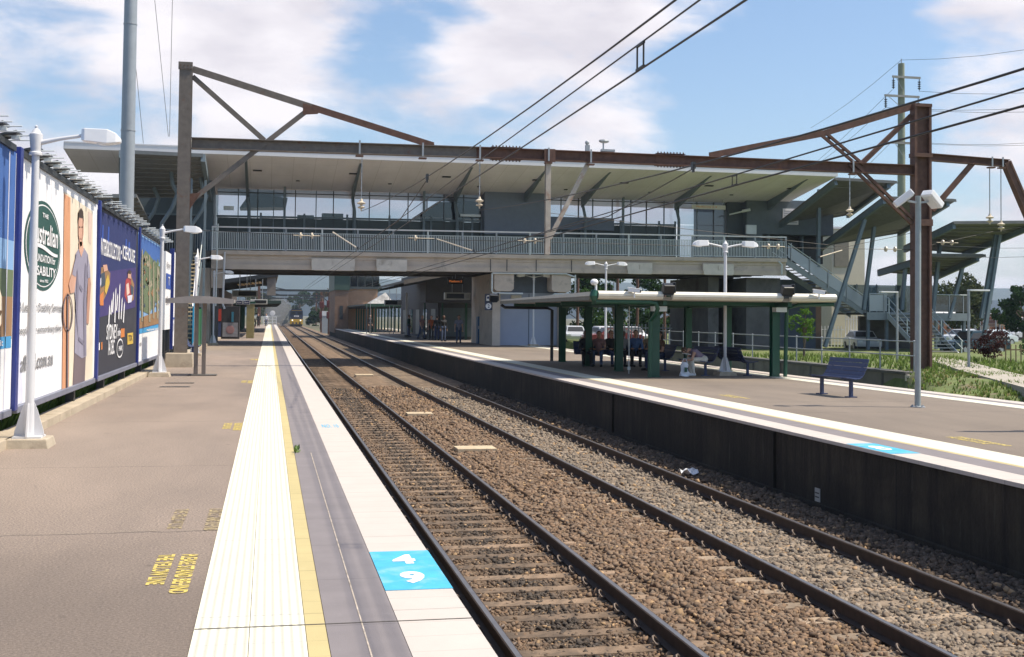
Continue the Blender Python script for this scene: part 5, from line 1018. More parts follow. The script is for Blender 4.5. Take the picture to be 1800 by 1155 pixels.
def person(label, loc, face, pose='stand', shirt='black', trousers='navy', hair='dark', skin=None, shoes='black', height=1.7, long_hair=False, extra=None, group=None, cap=None, bare_arms=False, skirt=False):
    """one continuous body grown from tapered limbs; shirt, trousers, shoes and hair are its children. face = heading angle, 0 looks along -Y"""
    skin = skin or SKIN; k = height / 1.7; V = Vector
    J = {}
    hip = .90; lean = 0.; seat = pose in ('sit', 'bent')
    if seat: hip = .52
    pel = V((0, 0, hip)); 
    lean = {'stand': .02, 'walk': .05, 'sit': .0, 'bent': .95}[pose]
    up = V((0, -math.sin(lean), math.cos(lean))); fw = V((0, -math.cos(lean), -math.sin(lean)))
    waist = pel + up * .16; chest = pel + up * .36; neck = pel + up * .52
    headdir = up.copy() if pose != 'bent' else V((0, -.80, .10)).normalized()
    head = neck + headdir * .17 + (fw * .03 if pose != 'bent' else V((0, -.02, -.05)))
    segs = []   # (a, b, ra, rb, tag)
    S = lambda a, c, ra, rb, t_: segs.append((V(a), V(c), ra, rb, t_))
    S(pel + V((-.07, 0, 0)), pel + V((.07, 0, 0)), .125, .125, 'trousers'); S(pel, waist, .135, .118, 'shirt'); S(waist, chest, .118, .135, 'shirt'); S(chest + V((-.08, 0, 0)), chest + V((.08, 0, 0)), .118, .118, 'shirt'); S(chest, neck - up * .03, .12, .06, 'shirt'); S(neck - up * .04, neck + headdir * .07, .055, .05, 'skin')
    S(head - headdir * .075 + fw * .012, head + headdir * .03, .066, .088, 'skin'); S(head + headdir * .03, head + headdir * .055 - fw * .025, .090, .086, 'skin')
    nose = head - headdir * .012 + fw * .098; S(head - headdir * .02 + fw * .085, nose, .014, .016, 'skin')
    for sx in (-1, 1): S(head + V((sx * .088, 0, 0)), head + V((sx * .098, 0, 0)) + headdir * .015, .018, .022, 'skin')
    for sx in (-1, 1):
        sh = neck - up * .085 + V((sx * .185, 0, 0)); S(neck - up * .05, sh, .065, .062, 'shirt')
        if pose == 'stand': el = sh + V((sx * .05, .02, -.29)); wr = el + V((sx * .01, -.07, -.25))
        elif pose == 'walk': el = sh + V((sx * .05, sx * .12, -.26)); wr = el + V((0, sx * .05 - .10, -.23))
        elif pose == 'sit': el = sh + V((sx * .06, -.06, -.28)); wr = el + V((-sx * .09, -.23, -.02))
        else: el = sh + V((sx * .04, -.10, -.25)); wr = el + V((-sx * .10, -.20, -.05))
        arm_t = 'skin' if bare_arms else 'shirt'
        S(sh, lerp(sh, el, .5), .055, .050, 'shirt' if not bare_arms or pose != 'bent' else 'skin'); S(lerp(sh, el, .5), el, .048, .041, arm_t); S(el, wr, .040, .028, 'skin' if bare_arms else arm_t)
        d = (wr - el).normalized(); side = V((-sx, 0, 0)); side = (side - d * side.dot(d)).normalized(); nrm = d.cross(side)
        palm = wr + d * .075; S(wr, palm, .030, .036, 'skin')
        for q, (off, ln) in enumerate(((-.027, .062), (-.009, .076), (.009, .080), (.027, .068))):
            a = palm + side * off * 1.15; mid = a + d * ln * .55 + nrm * sx * -.006; S(a, mid, .0095, .009, 'skin'); S(mid, mid + d * ln * .42 + nrm * sx * -.022, .009, .0075, 'skin')
        th = wr + d * .03 + side * .03; S(th, th + d * .035 + side * .028, .012, .011, 'skin'); S(th + d * .035 + side * .028, th + d * .065 + side * .034, .011, .009, 'skin')
        hp = pel + V((sx * .095, 0, -.02))
        if pose == 'stand': kn = hp + V((sx * .015, -.02, -.42)); an = kn + V((0, .03, -.41))
        elif pose == 'walk': kn = hp + V((0, -.15 * sx - .04, -.40)); an = kn + V((0, .10 - .12 * sx, -.385 if sx > 0 else -.36))
        else: kn = hp + V((sx * .05, -.43, .02)); an = kn + V((0, -.02 if pose == 'sit' else .06, -.44))
        lt = 'trousers'
        S(hp, kn, .088, .060, lt); S(kn, lerp(kn, an, .35), .058, .056, lt if not skirt else 'skin'); S(lerp(kn, an, .35), an, .055, .042, lt if not skirt else 'skin')
        an2 = V((an.x, an.y, an.z)); toe = an + V((sx * .02, -.16, -.045)); S(an + V((0, .03, -.035)), toe, .042, .036, 'shoes')
    zmin = min(min(a.z - ra, c.z - rb) for a, c, ra, rb, t_ in segs)
    dz = -zmin if not seat else 0
    mb_ = MB()
    for a, c, ra, rb, t_ in segs:
        if (c - a).length < 1e-4: c = a + V((0, 0, .001))
        n = 8 if max(ra, rb) > .02 else 6
        d = (c - a).normalized(); pts = [a - d * ra * .92, a - d * ra * .6, a, c, c + d * rb * .6, c + d * rb * .92]; mb_.tube(pts, [ra * .35, ra * .8, ra, rb, rb * .8, rb * .35], None, n)
    me = bpy.data.meshes.new('tmp'); me.from_pydata(mb_.v, [], mb_.f); o = bpy.data.objects.new('tmp', me); COL.objects.link(o)
    md = o.modifiers.new('r', 'REMESH'); md.mode = 'VOXEL'; md.voxel_size = .011; sm = o.modifiers.new('s', 'SMOOTH'); sm.factor = .4; sm.iterations = 2
    dg = bpy.context.evaluated_depsgraph_get(); bme = bpy.data.meshes.new_from_object(o.evaluated_get(dg)); bpy.data.objects.remove(o); bpy.data.meshes.remove(me)
    co = np.empty(len(bme.vertices) * 3); bme.vertices.foreach_get('co', co); co = co.reshape(-1, 3)
    best = np.full(len(co), 1e9); tg = np.zeros(len(co), int); names = ['skin', 'shirt', 'trousers', 'shoes']
    for a, c, ra, rb, t_ in segs:
        a_, d_ = np.array(a), np.array(c - a); L2 = max(1e-9, d_ @ d_); u = np.clip(((co - a_) @ d_) / L2, 0, 1); ds = np.linalg.norm(co - a_ - u[:, None] * d_, axis=1) - (ra + (rb - ra) * u)
        w = ds < best; best[w] = ds[w]; tg[w] = names.index(t_)
    bme.materials.clear(); bme.materials.append(skin); bme.polygons.foreach_set('use_smooth', [True] * len(bme.polygons)); bme.polygons.foreach_set('material_index', [0] * len(bme.polygons))
    bme.transform(Matrix.Scale(k, 4) @ Matrix.Translation((0, 0, dz)))
    ob = bpy.data.objects.new('person', bme); COL.objects.link(ob); tag(ob, label, 'person', group)
    vn = np.array([v.normal[:] for v in bme.vertices]); vc = np.array([v.co[:] for v in bme.vertices])
    pv = [tuple(p.vertices) for p in bme.polygons]
    for nm, mt in (('shirt', CL[shirt]), ('trousers', CL[trousers]), ('shoes', CL[shoes])):
        idx = names.index(nm); fs = [p for p in pv if sum(tg[i] == idx for i in p) * 2 > len(p)]
        if not fs: continue
        us = sorted({i for p in fs for i in p}); mp_ = {q: i for i, q in enumerate(us)}
        cm = bpy.data.meshes.new(nm); cm.from_pydata([tuple(vc[i] + vn[i] * .010) for i in us], [], [tuple(mp_[i] for i in p) for p in fs]); cm.materials.append(mt); cm.polygons.foreach_set('use_smooth', [True] * len(fs)); cm.update()
        c_ = bpy.data.objects.new(nm, cm); COL.objects.link(c_); c_.parent = ob
    # hair cap and face features
    H = lambda p: (Matrix.Scale(k, 3) @ (V(p) + V((0, 0, dz))))
    m = MB(); cx = H(head + headdir * .035 - fw * .018); m.sphere(cx, .102 * k, HAIRM[hair] if not cap else CL[cap], 12, 8, (1, 1.06, .98))
    if long_hair: m.tube([H(head + headdir * .02 - fw * .05), H(head - headdir * .08 - fw * .06), H(head - headdir * .17 - fw * .05)], [.085 * k, .085 * k, .05 * k], HAIRM[hair], 10)
    h_ = m.build('hair' if not cap else 'cap', None, ob, org=(0, 0, 0), smooth=True)
    # trim hair over the face by pushing it back
    for v in h_.data.vertices:
        q = v.co - cx; f_ = q.dot(fw)
        if f_ > .045 * k and q.dot(headdir) < .055 * k: v.co -= fw * (f_ - .045 * k)
    m = MB()
    for sx in (-1, 1): m.sphere(H(head + headdir * .012 + fw * .082 + V((sx * .033, 0, 0))), .011 * k, CL['black'], 6, 4)
    m.tube([H(head - headdir * .055 + fw * .079 + V((-.022, 0, 0))), H(head - headdir * .055 + fw * .085), H(head - headdir * .055 + fw * .079 + V((.022, 0, 0)))], .006 * k, CL['red'], 5); m.build('face', None, ob, org=(0, 0, 0))
    if extra: extra(ob, H)
    ob.location = loc; ob.rotation_euler = (0, 0, face); return ob
def on_px(px, py, z=0.): return A(px, py, z=z)
RC = {'commuters': 'commuters on the right platform', 'sitters': 'people seated under the shelter'}
# bent over reader on the shelter bench
def book(ob, H):
    m = MB(); m.box(H(Vector((0, -.50, .60))), (.22, .16, .02), CL['white'], rot=Matrix.Rotation(R(12), 3, 'X')); m.build('newspaper', None, ob, org=(0, 0, 0))
rd = person('person bent far forward on the shelter bench in a mauve top and cream trousers', (13.28, 35.15, 0), R(-92), 'bent', 'mauve', 'cream', 'brown', shoes='white', height=1.66, bare_arms=True)
m = MB(); c = Vector((12.66, 34.98, .68)); m.box(c, (.19, .30, .02), CL['white'], rot=Matrix.Rotation(R(10), 3, 'Y')); tag(m.build('book', None, org=c, bevel=.004), 'open white booklet held by the bent over person', 'book')
t = thing('carrier_bag', 'white plastic carrier bag standing at the feet of the bent over person', 'bag', (12.50, 34.72, 0)); m = MB(); vs = []
for i in range(6):
    z = i * .085; w = .15 + .03 * math.sin(i * 1.9) - .012 * i; d = .10 - .010 * i
    for j in range(10):
        a = 2 * math.pi * j / 10; vs.append((12.50 + w * math.cos(a) * (1 + .18 * math.sin(3 * a + i * 1.7)), 34.72 + d * math.sin(a) * (1 + .3 * math.sin(2 * a + i)), z + random.uniform(-.015, .02)))
m.add(vs, [(i * 10 + j, i * 10 + (j + 1) % 10, (i + 1) * 10 + (j + 1) % 10, (i + 1) * 10 + j) for i in range(5) for j in range(10)], M('bag_plastic', (.70, .73, .80), .35)); m.build('bag', None, t, smooth=True)
m = MB(); m.tube([(12.42, 34.72, .40), (12.47, 34.7, .54), (12.55, 34.7, .54), (12.60, 34.72, .40)], .012, M('bag_plastic')); m.build('handle', None, t); m = MB(); m.lo((12.46, 34.590, .14), (12.55, 34.60, .28), CL['green']); m.build('print', None, t)
# seated row
for x, sh, tr, hr, sk, lab, lh in ((11.35, 'black', 'black', 'dark', SKIND, 'seated person in black with a hooded coat, leftmost of the row in the shelter', True), (11.85, 'pink', 'denim', 'dark', SKIN, 'seated person in a pink top second from the left in the shelter row', False), (12.3, 'black', 'navy', 'brown', SKIN, 'seated person in a black top in the middle of the shelter row', False),
                             (12.75, 'grey', 'black', 'dark', SKIND, 'seated person with short dark hair and grey top, right of the row middle', False), (13.25, 'blue', 'black', 'dark', SKIN, 'seated person in a blue shirt next to the front green post of the shelter', False), (13.8, 'tan', 'navy', 'brown', SKIN, 'seated person in a tan top at the right end of the shelter row', True)):
    person(lab, (x, 42.05, 0), R(random.uniform(-25, 15)), 'sit', sh, tr, hr, sk, long_hair=lh, group=RC['sitters'], height=random.uniform(1.62, 1.76), bare_arms=sh in ('pink', 'tan'))
person('seated person in a brown top under the shelter, right of the front green post', (13.05, 38.6, 0), R(-80), 'sit', 'brown', 'navy', 'dark', SKIN, group=RC['sitters'], long_hair=True, bare_arms=True)
bench('dark blue bench in the shelter shade carrying the person in brown', 13.1, 38.9, R(-90), 1.6)
# commuters in the shade of the bridge
for px, py, pose, f, sh, tr, hr, sk, lab in ((862, 606, 'stand', 70, 'navy', 'navy', 'brown', SKIN, 'person in dark blue leaning at the bridge pier corner'), (806, 603, 'stand', 0, 'lilac', 'denim', 'dark', SKIN, 'person in a pale lilac top and jeans below the large indicator'), (779, 600, 'stand', 20, 'black', 'denim', 'dark', SKIND, 'person in black standing in the shade left of the lilac top'),
                                             (758, 597, 'stand', -10, 'orange', 'black', 'brown', SKIN, 'person in an orange top in the shade of the bridge'), (741, 596, 'walk', 30, 'pink', 'denim', 'fair', SKIN, 'person in a pink top walking beside the orange top'), (718, 592, 'stand', 60, 'green', 'lilac', 'brown', SKIN, 'person in green with pale lilac trousers by the bright post'),
                                             (768, 598, 'stand', 180, 'black', 'navy', 'dark', SKIN, 'person in black seen from behind, right of the orange top'), (650, 585, 'stand', 40, 'black', 'black', 'dark', SKIN, 'person in black under the far green canopy')):
    p = on_px(px, py); person(lab, (p.x, p.y, 0), R(f), pose, sh, tr, hr, sk, group=RC['commuters'], height=random.uniform(1.64, 1.8), bare_arms=sh in ('pink', 'orange', 'lilac'))
# left platform walkers
for px, py, pose, f, sh, tr, hr, lab in ((443, 593, 'walk', 180, 'black', 'black', 'dark', 'person in a long black coat walking away on the left platform under the bridge'), (454, 574, 'stand', 10, 'black', 'black', 'dark', 'small dark figure standing behind the person in the black coat'), (468, 573, 'stand', -20, 'white', 'navy', 'fair', 'small figure in white by the far end gate of the left platform')):
    p = on_px(px, py); person(lab, (p.x, p.y, 0), R(f), pose, sh, tr, hr, SKIN, group='walkers on the left platform', height=1.75)

# ------------------------------------------------------------------ trench and bank to the right
mb = MB(); mb.lo((EDGE_RR - .09, -8, -1.4), (EDGE_RR - .05, 165, -.133)); struct('platform_rear_wall', mb, PW)
BANK = M('weedy_bank', (.12, .155, .045), .95, var=.4, scale=1.6, stain=(.20, .155, .10), stain_amt=.35, bump=.8, bscale=9, world=True)
def bank_z(x, y):
    if y > 38.7 and x > 22.4: return -.12
    top = -.75 + min(1, max(0, (x - 16.6) / 4.2)) ** .8 * .75 - .015 * max(0, x - 21)
    toe = 27.2 + (x - 16.6) * 2.02           # the bank ends along a diagonal toe in front of the old wall
    k = min(1, max(0, (toe + 1.2 - y) / 1.8)); k = k * k * (3 - 2 * k)
    return -1.25 + (top + 1.25) * k
mb = MB(); gx = np.concatenate([np.linspace(16.45, 24, 36), np.linspace(25, 70, 30)]); gy = np.concatenate([np.linspace(-8, 38.65, 90), np.linspace(38.75, 200, 60)])
vs = [(x, y, bank_z(x, y) + (rng.random() - .5) * .07) for y in gy for x in gx]; n = len(gx)
mb.add(vs, [(j * n + i, j * n + i + 1, (j + 1) * n + i + 1, (j + 1) * n + i) for j in range(len(gy) - 1) for i in range(n - 1)]); struct('bank', mb, BANK, smooth=True)
def tufts(name, label, region, count, h, mat, zf):
    V_ = []; F_ = []
    for i in range(count):
        x, y = region(); z = zf(x, y) - .02
        for b_ in range(5):
            a = random.uniform(0, 6.28); l = h * random.uniform(.4, 1.3); dx, dy = math.cos(a) * l * .5, math.sin(a) * l * .5; w = .012 + .03 * h; px_, py_ = -math.sin(a) * w, math.cos(a) * w; o = len(V_)
            V_ += [(x - px_, y - py_, z), (x + px_, y + py_, z), (x + dx * .5 + px_ * .7, y + dy * .5 + py_ * .7, z + l * .65), (x + dx * .5 - px_ * .7, y + dy * .5 - py_ * .7, z + l * .65), (x + dx, y + dy, z + l)]
            F_ += [(o, o + 1, o + 2, o + 3), (o + 3, o + 2, o + 4)]
    me = bpy.data.meshes.new(name); me.from_pydata(V_, [], F_); me.materials.append(mat); o = bpy.data.objects.new(name, me); COL.objects.link(o); tag(o, label, 'grass', kind='stuff'); return o
def leafmat(name, col, trans=.25):
    m = bpy.data.materials.new(name); m.use_nodes = True; t = m.node_tree; t.nodes.clear(); o = N(t, 'ShaderNodeOutputMaterial'); d = N(t, 'ShaderNodeBsdfDiffuse'); tr = N(t, 'ShaderNodeBsdfTranslucent')
    g = N(t, 'ShaderNodeNewGeometry'); c = noise(t, g.outputs['Position'], 1.1, 4, .7); r = N(t, 'ShaderNodeMapRange'); lk(t, c.outputs[0], r.inputs[0]); r.inputs[1].default_value = .3; r.inputs[2].default_value = .7
    k = mixc(t, r.outputs[0], tuple(x * .6 for x in col), tuple(x * 1.5 for x in col)); lk(t, k, d.inputs[0]); lk(t, k, tr.inputs[0]); mx = N(t, 'ShaderNodeMixShader'); mx.inputs[0].default_value = trans; lk(t, d.outputs[0], mx.inputs[1]); lk(t, tr.outputs[0], mx.inputs[2]); lk(t, mx.outputs[0], o.inputs[0]); return m
GRASS = leafmat('grass_blade', (.14, .20, .05)); DRY = leafmat('dry_grass', (.27, .22, .10))
def bank_pt():
    while True:
        x, y = random.uniform(16.8, 27), random.uniform(16, 40.8)
        if y < 27.4 + (x - 16.6) * 2.02 and math.sin(x * 1.9 + 1) + math.sin(y * .9) + math.sin(x * .7 - y * 1.3) > random.uniform(-1.6, 1.6): return x, y
tufts('bank_grass', 'green and dry grass tufts on the bank behind the right platform', bank_pt, 3600, .14, GRASS, bank_z)
tufts('bank_dry_grass', 'dry grass tufts on the bank behind the right platform', bank_pt, 1500, .10, DRY, bank_z)
tufts('verge_weeds', 'weeds along the top of the old platform wall and around the stair foot', lambda: (random.uniform(23.2, 34), random.uniform(39.5, 58)), 1300, .24, GRASS, bank_z)
tufts('fence_weeds', 'green weeds behind the billboards', lambda: (random.uniform(-4.6, -3.8), random.uniform(14, 42)), 1400, .40, GRASS, lambda x, y: -.12)
# old platform wall with handrail fence
t = thing('retaining_wall', 'grey concrete retaining wall of the disused platform beyond the bench', 'wall', (22.6, 41.2, -1))
m = MB(); m.lo((22.35, 38.9, -1.3), (22.75, 75, -.16), M('grey_wall', (.18, .165, .15), .9, var=.2, scale=1.5, stain=(.09, .08, .07), stain_amt=.3, bump=.3, world=True)); 
m.build('wall', None, t)
m = MB(); m.lo((22.30, 38.85, -.157), (23.0, 75, -.06), CONCD); m.build('coping', None, t); m = MB(); m.lo((22.3, 38.6, -1.3), (22.9, 38.895, -.158), CONCL); m.build('end_block', None, t)
for i in range(11): 
    m = MB(); m.lo((22.31, 40.5 + i * 3, -1.25), (22.345, 40.62 + i * 3, -.17), CONCD); m.build('pilaster', None, t)
t = thing('handrail_fence', 'two rail galvanised pipe fence on top of the retaining wall', 'fence', (22.95, 42, -.1))
for i in range(13):
    y = 39.3 + i * 2.45; m = MB(); m.tube([(22.9, y, -.1), (22.9, y, 1.02)], .03, GALV, 8); m.sphere((22.9, y, 1.03), .045, GALV, 8, 6); m.sphere((22.9, y, .50), .042, GALV, 8, 6); m.build('post', None, t)
for z in (1.02, .50): m = MB(); m.tube([(22.9, 39.3, z), (22.9, 68.7, z)], .022, GALV, 8); m.build('rail', None, t)
p0, p1, p2 = A(1660, 634, z=-.1), A(1730, 655, z=-.02), A(1830, 680, z=0.0); mb = MB(); pts = [Vector((34, 57, -.16)), p0, p1, p2, p2 + (p2 - p1) * 3]; vs = []
for i, p in enumerate(pts):
    d = (pts[min(i + 1, 4)] - pts[max(i - 1, 0)]).normalized(); nrm = Vector((-d.y, d.x, 0)) * .75; vs += [p + nrm + Vector((0, 0, .06)), p - nrm + Vector((0, 0, .06))]
nv = len(vs); vs = vs + [v - Vector((0, 0, .6)) for v in vs]; mb.add(vs, [(2 * i, 2 * i + 1, 2 * i + 3, 2 * i + 2) for i in range(4)] + [(2 * i + s_, 2 * i + 2 + s_, nv + 2 * i + 2 + s_, nv + 2 * i + s_) for i in range(4) for s_ in (0, 1)]); struct('footpath', mb, M('path_concrete', (.38, .345, .29), .9, var=.08, scale=1, world=True))

# ------------------------------------------------------------------ right staircase
st = thing('staircase', 'grey steel stairs with landing and mesh balustrades at the right end of the footbridge', 'staircase', (37, 71, -.2)); MESH = glass('mesh_screen', (.30, .34, .36), 1.6, .5); SG = M('stair_grey', (.27, .30, .31), .5, .15, var=.08); TR = M('stair_tread', (.46, .42, .36), .8)
YS0, YS1 = 70.2, 72.4
xt, zt_, xb_, zb_ = 32.3, 5.55, 37.4, 2.25
for i in range(18):
    f = i / 18; x = xt + (xb_ - xt) * f; z = zt_ - (zt_ - zb_) * f; m = MB(); m.lo((x, YS0, z - .05), (x + .29, YS1, z), TR); m.build('step', None, st)
for y in (YS0 - .06, YS1 + .02):
    m = MB(); m.prism([(xt - .3, y, zt_ + .12), (xb_ + .2, y, zb_ + .1), (xb_ + .2, y, zb_ - .32), (xt - .3, y, zt_ - .30)], (0, .05, 0), SG); m.build('stringer', None, st)
m = MB(); m.prism([(xt - .2, YS0 - .10, zt_ + .95), (xb_, YS0 - .10, zb_ + .95), (xb_, YS0 - .10, zb_ + .14), (xt - .2, YS0 - .10, zt_ + .16)], (0, .03, 0), MESH); m.build('balustrade', None, st)
for f in np.linspace(0, 1, 5):
    x, z = xt + (xb_ - xt) * f, zt_ + (zb_ - zt_) * f; m = MB(); m.lo((x - .035, YS0 - .16, z - .1), (x + .035, YS0 - .102, z + 1.05), GALV); m.build('baluster_post', None, st)
for y, dz_ in ((YS0 - .13, 1.05), (YS1 + .05, 1.05), (YS1 + .05, .6)):
    m = MB(); m.tube([(xt - .2, y, zt_ + dz_), (xb_, y, zb_ + dz_)], .03, PALEG); m.build('handrail', None, st)
m = MB(); m.lo((31.95, 70.3, 5.2), (xt, YS1 + 6, 5.54), CONCD); m.build('upper_landing', None, st)
m = MB(); m.lo((xb_ - .1, 69.8, zb_ - .12), (44.6, 73.7, zb_), CONCD); m.build('landing', None, st); m = MB(); m.lo((xb_ - .1, 69.65, zb_ - .45), (44.6, 69.798, zb_ + .04), SG); m.build('landing_beam', None, st)
for a, c in ((37.5, 38.7), (41.1, 44.5)):
    m = MB(); m.lo((a, 69.70, zb_ + .12), (c, 69.73, zb_ + 1.15), GLASSD if a > 39 else MESH); m.build('balustrade', None, st)
    for x in np.arange(a, c + .1, 1.0): m = MB(); m.lo((x - .03, 69.67, zb_), (x + .03, 69.699, zb_ + 1.25), GALV); m.build('baluster_post', None, st)
    m = MB(); m.tube([(a, 69.67, zb_ + 1.22), (c, 69.67, zb_ + 1.22)], .028, PALEG); m.build('handrail', None, st)
m = MB(); m.lo((37.2, 73.6, zb_), (44.5, 73.63, zb_ + 1.9), GLASSD); m.build('balustrade', None, st)
for x in np.arange(37.2, 44.6, 1.45): m = MB(); m.lo((x - .04, 73.56, zb_), (x + .04, 73.599, zb_ + 1.95), BLUEG); m.build('baluster_post', None, st)
for i in range(13):
    f = i / 13; y = 69.6 - 4.6 * f; z = zb_ - .05 - 2.65 * f; m = MB(); m.lo((38.75, y - .30, z - .045), (41.0, y, z), TR if i % 2 else GALV); m.build('step', None, st)
for x in (38.68, 41.01):
    m = MB(); m.prism([(x, 69.64, zb_ + .05), (x, 64.8, -.45), (x, 64.8, -.75), (x, 69.64, zb_ - .35)], (.06, 0, 0), PALEG); m.build('stringer', None, st)
    for dz_ in (1.0, .55): m = MB(); m.tube([(x + .03, 69.6, zb_ + dz_), (x + .03, 64.9, -.45 + dz_)], .028, PALEG); m.build('handrail', None, st)
    for f in (0.02, .5, .98): m = MB(); m.lo((x, 69.55 - 4.6 * f - .03, zb_ - 2.68 * f - .1), (x + .06, 69.55 - 4.6 * f + .03, zb_ - 2.68 * f + 1.0), PALEG); m.build('baluster_post', None, st)
for x, y in ((37.6, 70.1), (38.9, 70.1), (41.2, 70.1), (42.8, 70.1), (44.4, 70.1), (44.4, 73.4)):
    m = MB(); m.lo((x - .09, y - .09, -.4), (x + .09, y + .09, zb_ - .125), BLUEG); m.build('leg', None, st)
m = MB(); m.lo((39.0, 73.8, -1), (44.0, 74.1, 2.05), CONCD); m.build('back_wall', None, st)
CT = M('canopy_underside', (.155, .155, .15), .6, .2, var=.12)
tiers = [((1468, 312, 59), (1577, 318, 59), (1502, 372, 66), (1358, 398, 66), 'uppermost grey canopy of the right staircase under the roof end', [(1440, 345, 63, 1438, 470), (1372, 395, 66, 1372, 450)]),
         ((1553, 345, 58), (1681, 350, 58), (1592, 404, 65), (1440, 430, 65), 'second grey stair canopy, left of the rusty gantry mast', [(1538, 400, 62, 1518, 545), (1520, 398, 60.2, 1450, 610)]),
         ((1676, 389, 57), (1835, 388, 57), (1705, 442, 63.5), (1588, 432, 63.5), 'third grey stair canopy, right of the rusty gantry mast', [(1654, 425, 62, 1640, 545), (1757, 425, 59, 1722, 640), (1750, 425, 59.2, 1725, 560)]),
         ((1634, 446, 60), (1733, 447, 60), (1655, 482, 66), (1542, 474, 66), 'lowest grey stair canopy above the landing', [(1695, 470, 62.5, 1668, 560), (1592, 478, 63, 1585, 545)])]
for a, c, d, e, lab, cols in tiers:
    q = [A(x, y, Y=Y + 7.5) for x, y, Y in (a, c, d, e)]; t = thing('stair_canopy', lab, 'canopy', (q[3].x, q[3].y, 0), 'right stair canopies'); m = MB(); corr(m, q, .10, CT, 7); m.build('roof_sheet', None, t)
    m = MB(); m.bar(q[0] + Vector((.1, .1, -.28)), q[3] + Vector((.1, 0, -.28)), .20, .34, BLUEG); m.build('edge_beam', None, t)
    m = MB(); m.bar(q[1] + Vector((-.5, .1, -.28)), q[2] + Vector((-.5, 0, -.28)), .20, .34, BLUEG); m.build('edge_beam', None, t)
    m = MB(); m.bar(q[0] + Vector((.2, .15, -.04)), q[1] + Vector((-.1, .15, -.04)), .10, .14, GALV); m.build('front_gutter', None, t)
    for x0, y0, Y, x1, y1 in cols:
        m = MB(); u, v = A(x0, y0 - 12, Y=Y + 7.5), A(x1, y1, Y=Y + 7.2); m.bar(u, v, .20, .22, BLUEG, up=(0, 1, 0)); m.build('raking_column', None, t)
t = thing('lift_tower', 'pale cream lift tower behind the right stair with a shaded recess', 'lift tower', (36, 72, 0)); p, q = A(1462, 402, Y=79), A(1520, 402, Y=79); m = MB(); m.lo((p.x, 79, 0), (q.x, 82, p.z), M('cream_wall', (.62, .56, .44), .8, var=.04)); m.build('wall', None, t); m = MB(); m.lo((p.x - .2, 78.9, p.z), (q.x + .1, 82.2, p.z + .15), ALUM); m.build('roof', None, t)
m = MB(); m.lo((p.x + .2, 78.93, 5.6), (p.x + 1.3, 78.995, p.z - .4), M('recess_tan', (.22, .20, .16), .8)); m.build('recess', None, t)  # recess is a flat panel, its shade put into the darker tan
for px, py, h, lab, s_ in ((1577, 612, 4.1, 'slim grey lamp with flat head before the stair landing', -1), (1703, 652, 3.9, 'slim grey lamp with flat head at the footpath by the stair foot', 1)):
    Y = 50 if s_ < 0 else 41.5; p = A(px, py, Y=Y); t = thing('path_lamp', lab, 'lamp post', (p.x, p.y, -.15), 'slim path lamps'); m = MB(); m.tube([(p.x, p.y, -.2), (p.x, p.y, 3.05 if s_ < 0 else 2.95)], .055, GALV, 10); m.build('pole', None, t); zt2 = 3.05 if s_ < 0 else 2.95
    m = MB(); m.lo((p.x + (0 if s_ > 0 else -.85), p.y - .12, zt2), (p.x + (.85 if s_ > 0 else 0), p.y + .12, zt2 + .06), LAMPW); m.build('lamp_head', None, t, bevel=.01)
